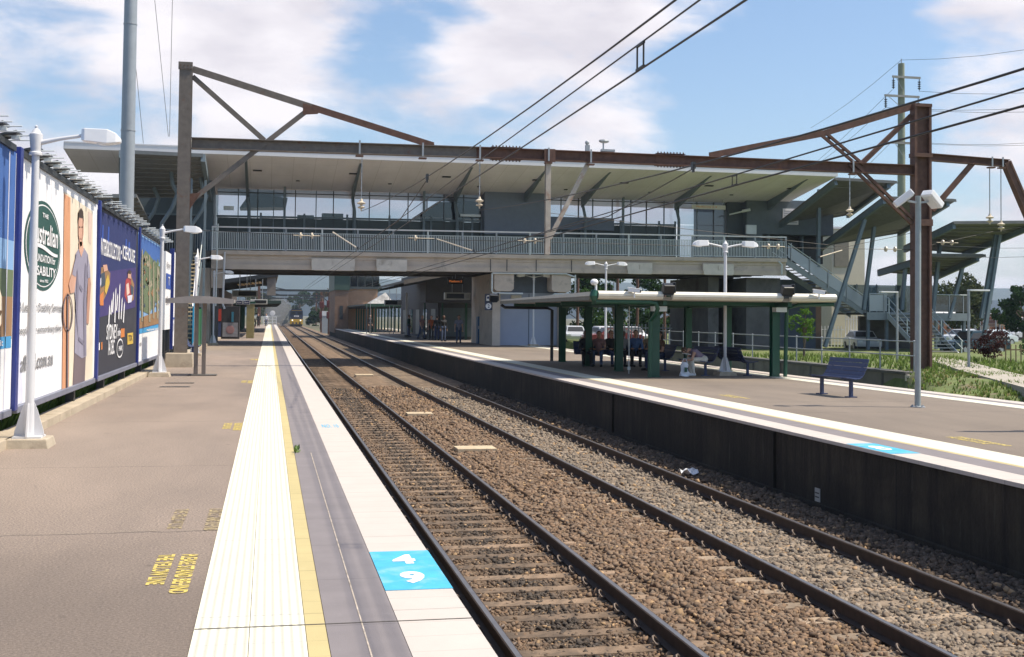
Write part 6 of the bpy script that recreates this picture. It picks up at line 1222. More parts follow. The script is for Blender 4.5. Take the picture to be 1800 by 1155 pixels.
# ------------------------------------------------------------------ trees
BARK = M('bark', (.12, .09, .065), .9, var=.3, scale=4)
LEAF = {k: leafmat('leaf_' + k, v) for k, v in dict(dark=(.028, .055, .02), mid=(.045, .085, .025), olive=(.07, .085, .04), bright=(.09, .17, .03), rust=(.13, .085, .04), red=(.065, .028, .025)).items()}
def tree(x, y, h, rx, rz, kind, label, leaves=2600, ls=.34, z0=-.3, group='trees behind the station', trunk=True, seed=None, clumps=20):
    r = np.random.default_rng(seed if seed is not None else int(abs(x * 31 + y * 17)) % 9999)
    t = thing('tree', label, 'tree', (x, y, z0), group); zc = z0 + h - rz
    m = MB(); top = Vector((x + r.uniform(-.3, .3), y, zc + rz * .2)); m.tube([(x, y, z0), (x + .05, y, z0 + (zc - z0) * .5), top], [.028 * h, .020 * h, .008 * h], BARK, 8)
    cl = []
    for i in range(clumps):
        a = r.uniform(0, 6.28); u = r.uniform(-.9, 1); rr = math.sqrt(max(0, 1 - u * u)) * r.uniform(.45, .95)
        c = np.array([x + rx * rr * math.cos(a), y + rx * rr * math.sin(a), zc + rz * u * .85]); cl.append((c, r.uniform(.24, .42) * rx))
        if i < 9: m.tube([(x, y, z0 + (zc - z0) * r.uniform(.45, .95)), tuple((np.array([x, y, zc]) + c) / 2 + np.array([0, 0, -.1 * rz])), tuple(c)], [.011 * h, .007 * h, .003 * h], BARK, 5)
    m.build('trunk', None, t)
    n = leaves; ci = r.integers(0, clumps, n); C = np.array([c for c, _ in cl])[ci]; S = np.array([s for _, s in cl])[ci]
    d = r.normal(size=(n, 3)); d /= np.linalg.norm(d, axis=1)[:, None]; rad = S * r.uniform(.35, 1.05, n) ** .7; P = C + d * rad[:, None] * np.array([1, 1, .75])
    a = r.normal(size=(n, 3)); a /= np.linalg.norm(a, axis=1)[:, None]; b_ = np.cross(a, r.normal(size=(n, 3))); b_ /= np.linalg.norm(b_, axis=1)[:, None]; s = ls * r.uniform(.5, 1.2, n)[:, None]
    V = np.stack([P - a * s * .5, P + b_ * s * .28, P + a * s * .5, P - b_ * s * .28], 1).reshape(-1, 3); F = np.arange(4 * n).reshape(-1, 4)
    me = bpy.data.meshes.new('crown'); me.vertices.add(len(V)); me.vertices.foreach_set('co', (V - np.array([x, y, z0])).ravel()); me.loops.add(4 * n); me.loops.foreach_set('vertex_index', F.ravel()); me.polygons.add(n); me.polygons.foreach_set('loop_start', np.arange(0, 4 * n, 4)); me.polygons.foreach_set('loop_total', np.full(n, 4)); me.update(calc_edges=True)
    me.materials.append(LEAF[kind]); o = bpy.data.objects.new('crown', me); COL.objects.link(o); o.parent = t; return t
def ptree(px0, px1, ptop, Y, kind, label, zb=-.3, **kw):
    a, c = A(px0, ptop, Y=Y), A(px1, ptop, Y=Y); w = (c.x - a.x) / 2; h = a.z - zb; kw.setdefault('rz', min(h * .42, w * 1.2)); return tree((a.x + c.x) / 2, Y, h, w, kw.pop('rz'), kind, label, z0=zb, **kw)
ptree(1648, 1730, 484, 105, 'olive', 'olive gum tree seen beyond the right stair landing', leaves=3200, ls=.45)
ptree(1690, 1735, 500, 118, 'olive', 'smaller olive gum tree right of the one beyond the landing', leaves=1800, ls=.45)
ptree(1768, 1830, 496, 95, 'dark', 'dark green tree at the right picture edge', leaves=2800, ls=.4, rz=2.4)
ptree(1745, 1790, 535, 100, 'mid', 'low green bush tree in front of the white shed roof', leaves=1500, ls=.35, rz=.9)
for i, (a, c, tp, Y, k) in enumerate(((985, 1075, 478, 120, 'dark'), (1040, 1120, 470, 132, 'mid'), (1095, 1180, 474, 124, 'dark'), (1155, 1225, 480, 140, 'olive'), (1000, 1060, 500, 112, 'mid'), (1120, 1190, 505, 110, 'dark'), (1195, 1255, 488, 115, 'bright'), (1235, 1300, 520, 125, 'dark'))):
    ptree(a, c, tp, Y, k, ('dark bushy tree behind the shelter at its left end', 'tall mid green tree behind the double lamp', 'dark tree behind the shelter centre', 'olive tree behind the front green post', 'lower green tree behind the seated row', 'lower dark tree right of the seated row', 'bright yellow green tree under the footbridge near the right pier', 'dark low tree left of the right pier')[i], leaves=2600, ls=.5, rz=4.6)
for i, (a, c, tp, Y, k) in enumerate(((625, 670, 478, 330, 'olive'), (565, 615, 505, 420, 'rust'), (540, 580, 512, 500, 'olive'), (600, 650, 500, 380, 'rust'), (470, 520, 518, 480, 'olive'), (505, 550, 510, 560, 'dark'), (430, 480, 515, 420, 'olive'))):
    ptree(a, c, tp, Y, k, ('olive tree behind the brick building', 'rust tinted tree beyond the freight train', 'olive tree right above the freight locomotive', 'rust tinted tree left of the brick building', 'olive tree behind the far left canopy', 'dark tree behind the smoke of the train', 'olive tree left beyond the far canopy')[i], leaves=1700, ls=1.2, group='far trees along the line', clumps=14)
for i, (a, c, tp, Y, k) in enumerate(((536, 566, 548, 330, 'dark'), (556, 584, 540, 300, 'olive'), (574, 600, 550, 280, 'dark'), (486, 508, 546, 340, 'dark'), (598, 640, 520, 260, 'olive'))):
    ptree(a, c, tp, Y, k, ('dark bush right beside the freight locomotive', 'olive bush between the locomotive and the signal masts', 'dark bush behind the relay box', 'dark bush left of the train under the smoke', 'olive tree rising behind the brick tower')[i], leaves=1500, ls=.8, group='bushes along the line', clumps=16, zb=-1.3, rz=2.6)
tree(33.2, 50.0, 1.5, 1.0, .6, 'red', 'dark red leaved shrub by the footpath on the right', leaves=1600, ls=.14, z0=-.15, group='shrubs on the right bank'); tree(35.2, 49.2, 1.3, 1.1, .6, 'mid', 'green shrub right of the dark red shrub', leaves=1600, ls=.14, z0=-.15, group='shrubs on the right bank')
tree(24.6, 52.0, 2.6, .7, .8, 'bright', 'young bright green tree in the shade under the footbridge end', leaves=700, ls=.16, z0=-.3, group='shrubs on the right bank')
m = MB(); 
for i in range(26): m.lo((32.2 + i * .22, 47.6 - i * .05, -.2), (32.24 + i * .22, 47.63 - i * .05, .75), M('wood_slat', (.2, .13, .08), .9))
m.lo((32.2, 47.63, .5), (37.9, 47.66, .55), M('wood_slat')); tag(m.build('paling_fence', None, org=(33, 47.5, -.2)), 'low brown slat fence in front of the red shrub', 'fence')
for pxs, Y, col, lab in (((1652, 1690), 78, (.5, .5, .52), 'silver car parked behind the lower stair flight'),):
    pass
# hills
def ridge(name, pts, Y, depth, mat):
    m = MB(); P = [A(px, py, Y=Y) for px, py in pts]; vs = []
    for p in P: vs += [(p.x, Y, -2), (p.x, Y, p.z * .55), (p.x, Y + depth * .5, p.z)]
    m.add(vs, [(3 * i + k, 3 * i + 3 + k, 3 * i + 4 + k, 3 * i + 1 + k) for i in range(len(P) - 1) for k in (0, 1)]); struct(name, m, mat, True)
HILL = M('hazed_forest_hill', (.04, .062, .06), .95, var=.2, scale=.02, world=True)  # distance haze partly put into the hill colour as a blue tint
ridge('hills', [(-400, 545), (100, 530), (300, 500), (400, 482), (480, 474), (560, 476), (640, 480), (760, 488), (950, 494), (1100, 490), (1215, 492), (1300, 500), (1420, 500), (1560, 503), (1690, 499), (1760, 496), (1850, 502), (2100, 505), (2500, 520)], 2200, 500, HILL)
mb = MB(); 
# ------------------------------------------------------------------ power pole and distribution wires
POLE = M('greenish_timber', (.25, .27, .20), .85, var=.15, scale=3)
t = thing('power_pole', 'tall greenish timber power pole with crossarms behind the right gantry mast', 'power pole', (51.3, 90, -.3)); m = MB(); m.tube([(51.3, 90, -.3), (51.3, 90, 23.2)], [.40, .26], POLE, 12); m.build('pole', None, t, smooth=True)
for x0, x1, z in ((50.3, 52.85, 22.0), (49.6, 52.75, 20.4), (50.2, 52.3, 16.5)):
    m = MB(); m.lo((x0, 89.62, z - .09), (x1, 89.73, z + .09), M('crossarm_grey', (.33, .32, .30), .8)); c_ = m.build('crossarm', None, t)
    m = MB(); m.bar((x0 + .4, 89.68, z - .1), (51.2, 89.68, z - 1.0), .05, .03, GALV); m.build('brace', None, c_)
    for x in (x0 + .1, x1 - .1):
        if z < 17: continue
        m = MB(); m.lathe((x, 89.68, z - 1.05), [(.03, 0)] + [(r_, .1 + .18 * i + dz_) for i in range(4) for r_, dz_ in ((.04, 0), (.13, .05), (.13, .09), (.04, .12))] + [(.03, .95)], BLACK, 10); m.build('insulator', None, t)
m = MB(); m.tube([(51.3, 90, 23.2), (51.3, 90, 23.6)], .04, GALV); m.build('cap_pin', None, t)
for i, (a, c) in enumerate((((51.3, 90, 23.5), A(1900, 70, Y=70)), ((52.7, 89.7, 20.9), A(1900, 155, Y=80)), ((52.7, 89.7, 19.4), A(1900, 178, Y=80)), ((49.7, 89.7, 19.4), A(1900, 192, Y=82)), ((52.2, 89.7, 16.6), A(1900, 243, Y=85)), ((50.3, 89.7, 16.6), A(1900, 250, Y=86)), ((51.3, 90, 23.5), A(1425, 225, Y=130)), ((49.7, 89.7, 19.4), A(1405, 310, Y=140)), ((50.3, 89.7, 20.9), A(1380, 330, Y=140)), ((50.3, 89.7, 16.6), A(1450, 350, Y=130)), ((51.3, 90, 23.4), A(1790, 900, Y=60)))[:10]):
    a, c = Vector(a), Vector(c); mid = (a + c) / 2 - Vector((0, 0, .35)); wire('power_line', [a, a.lerp(mid, .5) - Vector((0, 0, .08)), mid, mid.lerp(c, .5) - Vector((0, 0, .08)), c], .016, 'thin power line running %s from the timber pole, %s on that side' % ('right' if i < 6 else 'left', ('topmost', 'second from top', 'third from top', 'fourth from top', 'fifth from top', 'lowest')[i] if i < 6 else ('topmost', 'second from top', 'third from top', 'lowest')[i - 6]), 'power lines at the timber pole')
# ------------------------------------------------------------------ cars, yard and sheds on the right
def car(label, x, y, rz, col, pickup=False):
    t = thing('parked_car', label, 'car', (0, 0, 0), 'parked cars beyond the right platform'); pm = M('car_' + '_'.join(str(int(c * 100)) for c in col), col, .25, .2, var=.02); V = Vector
    m = MB(); prof = [(-2.15, .35), (-2.2, .62), (-2.1, .82), (-1.1, .92), (1.0, .95), (2.0, .88), (2.2, .70), (2.18, .35)]
    m.prism([(a, -.82, z) for a, z in prof], (0, 1.64, 0), pm); m.build('body', None, t, bevel=.05)
    m = MB(); cab = [(-1.15, .92), (-.55, 1.38), (.75, 1.42), (1.55, .95)] if not pickup else [(-1.1, .92), (-.6, 1.5), (.3, 1.52), (.5, .95)]
    vs = [(a, s * (.76 if z < 1.2 else .62), z) for s in (-1, 1) for a, z in cab]; m.add(vs, [(0, 1, 2, 3), (7, 6, 5, 4), (0, 4, 5, 1), (1, 5, 6, 2), (2, 6, 7, 3)], pm); cb = m.build('cabin', None, t, bevel=.03)
    for s in (-1, 1):
        m = MB(); q = [cab[0], cab[1], cab[2], cab[3]]; c = V((sum(a for a, z in q) / 4, 0, sum(z for a, z in q) / 4)); m.add([(c.x + (a - c.x) * .82, s * ((.76 if z < 1.2 else .62) + .012 + (.02 if z < 1.2 else .0)) * 1.0, c.z + (z - c.z) * .72) for a, z in q], [(0, 1, 2, 3)], BLACK); m.build('side_window', None, t)
    for i in (0, 2):
        a, c = cab[i], cab[i + 1]; m = MB(); f = lambda p, q, w: (p[0] + (q[0] - p[0]) * w, p[1] + (q[1] - p[1]) * w); u, v = f(a, c, .12), f(a, c, .88); o = -.012 if i == 0 else .012; m.add([(u[0] + o, -.66, u[1] + .012), (u[0] + o, .66, u[1] + .012), (v[0] + o, .56, v[1] + .012), (v[0] + o, -.56, v[1] + .012)], [(0, 1, 2, 3)], BLACK); m.build('windscreen' if i == 0 else 'rear_window', None, t)
    for a in (-1.35, 1.35):
        for s in (-1, 1):
            m = MB(); m.tube([(a, s * .70, .32), (a, s * .86, .32)], .32, BLACK, 16); w_ = m.build('wheel', None, t); m = MB(); m.tube([(a, s * .861, .32), (a, s * .875, .32)], .19, GALV, 12); m.build('rim', None, w_)
    for s in (-1, 1):
        m = MB(); m.box((-2.19, s * .6, .70), (.05, .3, .13), LENS); m.build('headlight', None, t); m = MB(); m.box((2.19, s * .62, .72), (.05, .25, .12), M('tail_red', (.35, .02, .02), .3)); m.build('tail_light', None, t)
    if pickup: m = MB(); m.lo((.55, -.78, .95), (2.15, -.72, 1.1), pm); m.lo((.55, .72, .95), (2.15, .78, 1.1), pm); m.build('tray_side', None, t)
    t.location = (x, y, -.32); t.rotation_euler = (0, 0, rz); return t
for px, Y, rz_, col, lab, pk in ((1010, 92, 80, (.60, .62, .65), 'silver car half hidden at the left end behind the shelter', 0), (1062, 90, 95, (.65, .66, .68), 'pale car behind the seated row, with a red car before it', 0), (1110, 88, 88, (.75, .76, .78), 'white car behind the middle of the seated row', 0), (1076, 84, 5, (.20, .055, .06), 'dark red car low behind the seated row', 0), (1255, 105, 10, (.55, .57, .6), 'silver car seen past the bent over person through the shelter', 0),
                             (1515, 74, 75, (.72, .73, .75), 'white car seen under the right stair landing through the bars', 0), (1692, 95, 10, (.6, .62, .66), 'silver car left of the raking column in the right car park', 0), (1745, 92, 15, (.62, .68, .72), 'pale car right of the raking column in the car park', 0), (1790, 120, 20, (.5, .52, .55), 'grey car at the right picture edge in the yard', 0), (1712, 68, 8, (.03, .06, .08), 'dark teal utility truck beside the slim path lamp', 1)):
    car(lab, (A(px, 590, Y=Y)).x, Y, R(rz_), col, pk)
def shed(label, px0, px1, ptop, peave, Y, depth, wall, roofm, name='shed'):
    a, c = A(px0, peave, Y=Y), A(px1, peave, Y=Y); top = A(px0, ptop, Y=Y).z; t = thing(name, label, name, ((a.x + c.x) / 2, Y, -.4)); m = MB(); m.lo((a.x, Y, -.5), (c.x, Y + depth, a.z), wall); m.build('wall', None, t)
    m = MB(); m.prism([(a.x - .4, Y - .4, a.z + .003), (a.x - .4, Y + depth / 2, max(top, a.z + .3)), (a.x - .4, Y + depth + .4, a.z + .003)], (c.x - a.x + .8, 0, 0), roofm); m.build('roof', None, t)
    n = min(8, max(2, int((c.x - a.x) / 5)))
    for i in range(n):
        x = a.x + (c.x - a.x) * (i + .5) / n; m = MB(); m.lo((x - .8, Y - .06, .3), (x + .8, Y - .004, max(1.0, a.z * .6)), DARKG); m.build('window', None, t)
WR = M('white_metal_roof', (.72, .70, .68), .5, var=.05); RB = M('red_brick', (.27, .13, .08), .9, var=.15, scale=2); OB = M('orange_brick', (.45, .26, .16), .9, var=.12, scale=1.5)
shed('long low shed with a white roof beyond the right car park', 1660, 1800, 547, 557, 190, 24, M('shed_wall', (.35, .30, .26), .8), WR)
shed('red roofed building with pale wall seen through the shelter', 1218, 1265, 553, 566, 170, 18, M('pale_wall', (.50, .44, .38), .8), RB, 'house')
shed('low brown workshop behind the seated row', 1235, 1300, 572, 580, 150, 10, M('tan_wall', (.42, .33, .24), .8), M('tan_roof', (.45, .36, .28), .7), 'workshop')
for i in range(14):
    px = 1668 + i * 11.5; p = A(px, 590, Y=130 + (i % 3) * 6); h = random.uniform(1.6, 4.2); t = thing('steel_stack', '%s of rusty steel in the yard, %s' % (('low stack', 'tall stack', 'middling stack')[i % 3], ('behind the path lamp', 'under the white shed roof', 'near the raking column', 'at the right picture edge')[min(3, i // 4)]), 'steel stack', (p.x, p.y, -.4), 'rusty stacks in the yard')
    m = MB(); 
    for k in range(int(h / .4)): m.lo((p.x - 1.6, p.y, -.4 + k * .4), (p.x + 1.5, p.y + 2, -.06 + k * .4), M('stack_%d' % ((i + k) % 3), ((.28, .12, .06), (.34, .24, .15), (.18, .10, .07))[(i + k) % 3], .85, var=.3))
    m.build('bundle', None, t); m = MB(); m.lo((p.x - 1.7, p.y - .1, -.4), (p.x - 1.6, p.y + .01, h * .9), GALV); m.build('stanchion', None, t); m = MB(); m.lo((p.x + 1.5, p.y - .1, -.4), (p.x + 1.6, p.y + .01, h * .9), GALV); m.build('stanchion', None, t)
for i in range(10):
    p = A(1690 + i * 12, 590, Y=100); m = MB(); m.tube([(p.x, 100, -.4), (p.x, 100, 1.4)], .05, GALV, 6); tag(m.build('fence_post', None, org=(p.x, 100, -.4)), 'thin grey yard fence post in the right car park', 'post', 'yard fence posts')
m = MB()
for x in np.arange(22.5, 40, .25): m.lo((x, 78.0, -.2), (x + .07, 78.03, 1.35), WHITE)
m.lo((22.4, 78.031, .25), (40, 78.06, .33), WHITE); m.lo((22.4, 78.031, 1.05), (40, 78.06, 1.13), WHITE); tag(m.build('picket_fence', None, org=(22.4, 78, -.2)), 'white picket fence by the car park seen under the footbridge', 'fence')
m = MB()
fx0, fx1 = A(1486, 580, Y=76).x, A(1531, 580, Y=76).x
for x in np.arange(fx0, fx1, .2): m.lo((x, 76.0, -.4), (x + .06, 76.05, 2.1), M('bar_white', (.75, .75, .76), .4))
m.lo((fx0, 76.051, -.1), (fx1, 76.08, -.02), M('bar_white')); m.lo((fx0, 76.051, 1.8), (fx1, 76.08, 1.88), M('bar_white')); tag(m.build('bar_fence', None, org=(fx0, 76, -.4)), 'tall white bar fence below the right stair', 'fence')
for px, Y in ((1015, 100), (1085, 96), (1120, 98), (1200, 102), (1168, 99)):
    p = A(px, 590, Y=Y); m = MB(); m.tube([(p.x, Y, -.4), (p.x, Y, 6.5)], .13, RUST if px != 1200 else GALV, 8); m.box((p.x, Y, 6.4), (.4, .3, .12), RUST); m.box((p.x, Y, -.3), (.5, .5, .2), CONCD)
    tag(m.build('mast_post', None, org=(p.x, Y, -.4)), {1015: 'rusty mast behind the shelter at its left end', 1085: 'rusty mast behind the seated row', 1120: 'rusty mast right of the white car', 1200: 'pale grey mast behind the bent over person', 1168: 'rusty mast just right of the front green post'}[px], 'mast', 'masts behind the shelter')

# ------------------------------------------------------------------ beyond the bridge: canopies, indicators, brick building, train
CAN = M('canopy_dark', (.05, .06, .05), .7, var=.1); SLAT = M('timber_slat', (.42, .30, .14), .7, var=.15)
def canopy(label, x0, x1, y0, y1, z, slope, posts, group='platform canopies beyond the bridge', mat=CAN, fasc=None, dep=.28):
    t = thing('platform_canopy', label, 'canopy', ((x0 + x1) / 2, y0, 0), group); m = MB(); m.prism([(x0, y0, z), (x1, y0, z + slope), (x1, y0, z + slope + .16), (x0, y0, z + .16)], (0, y1 - y0, 0), mat); m.build('roof', None, t)
    m = MB(); m.prism([(x0, y0 - .06, z - .12), (x1, y0 - .06, z + slope - .12), (x1, y0 - .06, z + slope + dep - .1), (x0, y0 - .06, z + dep - .1)], (0, .057, 0), fasc or GREEN); m.build('fascia', None, t)
    m = MB(); xe = x1 if slope > 0 else x0; ze = z + (slope if slope > 0 else 0); m.lo((xe + .003, y0, ze - .12), (xe + .06, y1, ze + dep - .1), fasc or GREEN) if slope > 0 else m.lo((xe - .06, y0, ze - .12), (xe - .003, y1, ze + dep - .1), fasc or GREEN); m.build('fascia', None, t)
    n = int((y1 - y0) / 4)
    for i in range(n + 1):
        y = y0 + .4 + i * (y1 - y0 - .8) / n; m = MB(); m.bar((x0 + .1, y, z - .13), (x1 - .1, y, z + slope - .13), .12, .2, DARKG); m.build('roof_beam', None, t)
        for px in posts: m = MB(); m.lo((px - .08, y - .08, 0), (px + .08, y + .08, z + slope * (px - x0) / (x1 - x0) - .1), GREEN); m.build('post', None, t)
    return t
c1 = canopy('tall dark canopy with sunlit timber slats over the left platform just past the footbridge', -6.8, .55, 92, 112, 3.7, 1.05, (-5.5,), fasc=DARKG)
for i in range(7): m = MB(); m.lo((-2.4 + i * .26, 92.2, 3.98 + i * .037), (-2.2 + i * .26, 97, 4.03 + i * .037), SLAT); m.build('timber_slat', None, c1)
m = MB(); m.lo((-.2, 92.1, 3.2), (.45, 92.4, 4.6), M('canopy_end', (.20, .18, .16), .7)); m.build('end_panel', None, c1)
canopy('low dark green canopy over the far left platform beyond the tall one', -5.5, 1.05, 116, 150, 2.75, .15, (-3.0,), fasc=M('dull_green_edge', (.03, .055, .045), .6))
t = thing('station_building', 'dark brick station building under the left canopy past the footbridge', 'building', (-5, 94, 0)); m = MB(); m.lo((-8, 93, 0), (-3.4, 130, 3.6), M('dark_brick', (.07, .05, .04), .9, var=.2)); m.build('wall', None, t)
for i in range(5): m = MB(); m.lo((-3.399, 95 + i * 6, 0), (-3.36, 96.4 + i * 6, 2.1), GREENP if i % 2 else DARKG); m.build('door', None, t)
t = thing('kiosk_display', 'vending kiosk with red and grey printed panels at the left under the bridge', 'kiosk', (-3, 86, 0)); m = MB(); m.lo((-4.5, 86, 0), (-2.05, 87.5, 2.3), M('kiosk_dark', (.03, .03, .033), .5)); m.build('body', None, t, bevel=.02)
for x0, x1, z0, z1, mk in ((-4.4, -3.3, 1.25, 2.1, 'red'), (-3.2, -2.15, .15, 1.15, 'grey'), (-4.4, -3.3, .15, 1.15, 'navy')): m = MB(); m.lo((x0, 85.96, z0), (x1, 85.997, z1), CL[mk]); m.sphere(((x0 + x1) / 2, 85.95, (z0 + z1) / 2), .3, CL['pink'], 10, 6, (1, .05, 1)); m.build('printed_panel', None, t)
m = MB(); m.lo((-2.6, 85.9, 1.2), (-2.45, 85.98, 1.9), M('dull_cyan', (.03, .16, .24), .5)); m.build('cyan_panel', None, t)
t = thing('sign_column', 'tall ochre panelled column on the left platform past the footbridge', 'column', (-1.6, 90, 0)); m = MB(); m.box((-1.35, 89, 1.25), (.55, .5, 2.5), M('ochre_panel', (.26, .22, .10), .7)); m.build('panel', None, t, bevel=.02); m = MB(); m.box((-1.35, 89, 2.6), (.7, .6, .14), GREEN); m.build('cap', None, t)
def indicator(px0, px1, py0, py1, Y, lab, flip=False):
    a, c = A(px0, py0, Y=Y), A(px1, py1, Y=Y); t = thing('train_indicator', lab, 'indicator', (a.x, Y, c.z), 'hanging train indicators'); PI_ = M('indicator_case', (.55, .54, .50), .5, .2); w = c.x - a.x; m = MB(); m.lo((a.x, Y, c.z), (c.x, Y + .45, a.z), PI_); m.build('case', None, t, bevel=.015)
    s0, s1 = (a.x + w * .06, c.x - w * .25) if not flip else (a.x + w * .25, c.x - w * .06); m = MB(); m.lo((s0, Y - .02, c.z + .07), (s1, Y - .003, a.z - .07), BLACK); m.build('screen', None, t); m = MB(); u0, u1 = (c.x - w * .20, c.x - w * .05) if not flip else (a.x + w * .05, a.x + w * .20); m.lo((u0, Y - .02, c.z + .09), (u1, Y - .003, a.z - .09), M('indicator_pale', (.42, .42, .40), .5)); m.build('clock_panel', None, t)
    for f in (.3, .7): m = MB(); m.tube([(a.x + w * f, Y + .2, a.z), (a.x + w * f, Y + .2, 4.4)], .025, GALV, 6); m.build('hanger', None, t)
indicator(408, 453, 510, 522, 79, 'hanging train indicator nearest over the left platform, dark screen', True); indicator(440, 470, 526, 535, 91.5, 'smaller hanging train indicator farther along the left platform', True)
indicator(782, 827, 514, 527, 78, 'large hanging train indicator over the right platform under the footbridge'); indicator(676, 706, 527, 537, 104, 'small hanging train indicator over the far right platform')
for px, Y, lab in ((420, 80.5, 'left hanging exit sign beside the left indicator'), (433, 81.0, 'right hanging exit sign beside the left indicator')):
    a = A(px - 5, 528, Y=Y); m = MB(); m.lo((a.x, Y, a.z - .28), (a.x + .42, Y + .05, a.z), INK['white']); m.lo((a.x + .03, Y - .008, a.z - .25), (a.x + .39, Y - .001, a.z - .03), INK['navy']); m.text('Exit', (a.x + .08, Y - .012, a.z - .19), (1, 0, 0), (0, 0, 1), .26, .1, INK['white']); m.tube([(a.x + .2, Y + .02, a.z), (a.x + .2, Y + .02, 4.4)], .02, GALV, 6); tag(m.build('exit_sign', None, org=a), lab, 'sign', 'small hanging signs')
# right platform beyond the bridge
canopy('dark steep canopy over the right platform directly past the footbridge', 9.3, 16.6, 84, 104, 4.1, 1.5, (14.5,), mat=M('canopy_grey', (.13, .125, .11), .7), fasc=M('canopy_edge', (.20, .18, .155), .7))
canopy('green edged canopy over the far right platform before the brick building', 9.6, 15.2, 122, 158, 2.75, .1, (10.7, 13.5), fasc=M('canopy_green_edge', (.035, .085, .055), .5))
t = thing('roof_sign_board', 'dark back wall and shop front under the footbridge on the right platform', 'shop', (13.5, 92, 0)); m = MB(); m.lo((12.6, 90, 0), (16.6, 116, 5.4), M('shop_dark', (.05, .05, .055), .7)); m.build('wall', None, t)
for i in range(5): m = MB(); m.lo((12.56, 91 + i * 5, .2), (12.597, 93.6 + i * 5, 2.3), GLASSD if i % 2 else M('shop_panel', (.09, .12, .14), .4)); m.build('shop_window', None, t)
m = MB(); m.lo((11.2, 86.5, 2.75), (16.6, 89.9, 5.2), M('shop_dark')); m.build('bulkhead', None, t); m = MB(); m.lo((12.8, 89.96, .2), (15.8, 89.997, 2.4), M('shop_panel')); m.build('shop_front', None, t)  # hanging dark box added to deepen the shade past the bridge
t = thing('blue_machine', 'blue vending machine beside the bridge pier on the right platform', 'vending machine', (12.9, 74, 0)); p = A(848, 604, z=0); m = MB(); m.box((p.x, p.y, .88), (.75, .6, 1.76), M('machine_blue', (.02, .10, .22), .4)); m.build('body', None, t, bevel=.02); m = MB(); m.lo((p.x - .30, p.y - .325, .5), (p.x + .12, p.y - .303, 1.6), M('machine_blue_panel', (.03, .15, .30), .3)); m.lo((p.x - .33, p.y - .33, .95), (p.x - .29, p.y - .303, 1.15), WHITE); m.build('front_panel', None, t)
for px, Y in ((714, 96), (777, 90), (746, 93)):
    p = A(px, 590, Y=Y); m = MB(); m.lo((p.x - .06, Y - .06, 0), (p.x + .06, Y + .06, 3.6), CREAM if px == 714 else GREEN); m.box((p.x, Y, .1), (.3, .3, .2), CONCD); tag(m.build('post', None, org=(p.x, Y, 0)), 'pale post under the bridge on the right platform' if px == 714 else ('dark green post in the shade, right of the pale post' if px == 746 else 'dark green post in the shade below the large indicator'), 'post', 'posts in the bridge shade')
# white tent roof
t = thing('market_tent', 'bright white tent roof catching the sun past the footbridge on the right platform', 'tent', (11.5, 112, 0)); a, c = A(648, 533, Y=112), A(683, 531, Y=112); top = A(678, 514, Y=112)
m = MB(); TW = leafmat('tent_fabric', (.62, .62, .62), .55); q = [Vector((a.x, 110, a.z)), Vector((c.x + .3, 110, a.z)), Vector((c.x + .3, 114, a.z)), Vector((a.x, 114, a.z))]; ap = Vector((c.x - .3, 112, top.z)); m.add(q + [ap], [(0, 1, 4), (1, 2, 4), (2, 3, 4), (3, 0, 4)], TW); m.build('roof', None, t)
for v in q: m = MB(); m.tube([(v.x, v.y, 0), (v.x, v.y, v.z)], .03, GALV, 6); m.build('leg', None, t)
for i, (x0, x1) in enumerate(((724, 739), (740, 754), (757, 774))):
    a, c = A(x0, 519, Y=108), A(x1, 525, Y=106); m = MB(); m.quad((a.x, 106, c.z), (c.x, 106, c.z), (c.x, 110, a.z + .3), (a.x, 110, a.z + .3), TW); m.lo((a.x - .06, 105.9, c.z - .05), (a.x - .01, 110, c.z), DARKG); m.tube([(a.x, 109.9, 0), (a.x, 109.9, a.z)], .03, DARKG, 6); tag(m.build('awning', None, org=(a.x, 108, 0), fix=False), 'bright sunlit white awning seen beneath the footbridge, %s of three' % ('left', 'middle', 'right')[i], 'awning', 'bright awnings past the bridge')
a, c = A(790, 492, Y=77), A(812, 497, Y=77); EM = bpy.data.materials.new('amber_led'); EM.use_nodes = True; e_ = EM.node_tree.nodes['Principled BSDF']; e_.inputs['Base Color'].default_value = (.05, .02, .01, 1); e_.inputs['Emission Color'].default_value = (1, .28, .06, 1); e_.inputs['Emission Strength'].default_value = .35
m = MB(); m.lo((a.x - .1, 77, c.z - .1), (c.x + .1, 77.15, a.z + .1), BLACK); m.text('Platform 2', (a.x, 76.99, c.z + .02), (1, 0, 0), (0, 0, 1), c.x - a.x, a.z - c.z - .04, EM); m.tube([(a.x + .4, 77.07, a.z + .1), (a.x + .4, 77.07, 4.5)], .02, GALV, 6); tag(m.build('led_sign', None, org=a), 'small amber lit sign high under the footbridge on the right', 'sign')
# brick building at the far end
t = thing('brick_building', 'brown brick signal building with flat upper storey at the far end of the right platform', 'building', (11, 150, 0)); a, c = A(588, 580, Y=150), A(612, 580, Y=150); d = A(664, 580, Y=150); BB = M('brown_brick', (.20, .125, .085), .9, var=.18, scale=1.2, bump=.2, bscale=12); zt3 = A(600, 510, Y=150).z
m = MB(); m.lo((a.x, 150, -.5), (c.x, 164, zt3), BB); m.build('tower_wall', None, t); m = MB(); m.lo((c.x + .002, 151, -.5), (d.x, 160, zt3 + .2), OB); m.build('side_wall', None, t); m = MB(); m.lo((a.x - .1, 149.9, zt3), (c.x + .1, 164, zt3 + 2.2), M('green_storey', (.045, .08, .06), .6)); m.build('upper_storey', None, t)
m = MB(); m.lo((c.x + .11, 150.8, zt3 + .2), (d.x + .1, 160, zt3 + 2.3), M('glazed_storey', (.16, .16, .14), .5)); m.build('upper_storey', None, t)
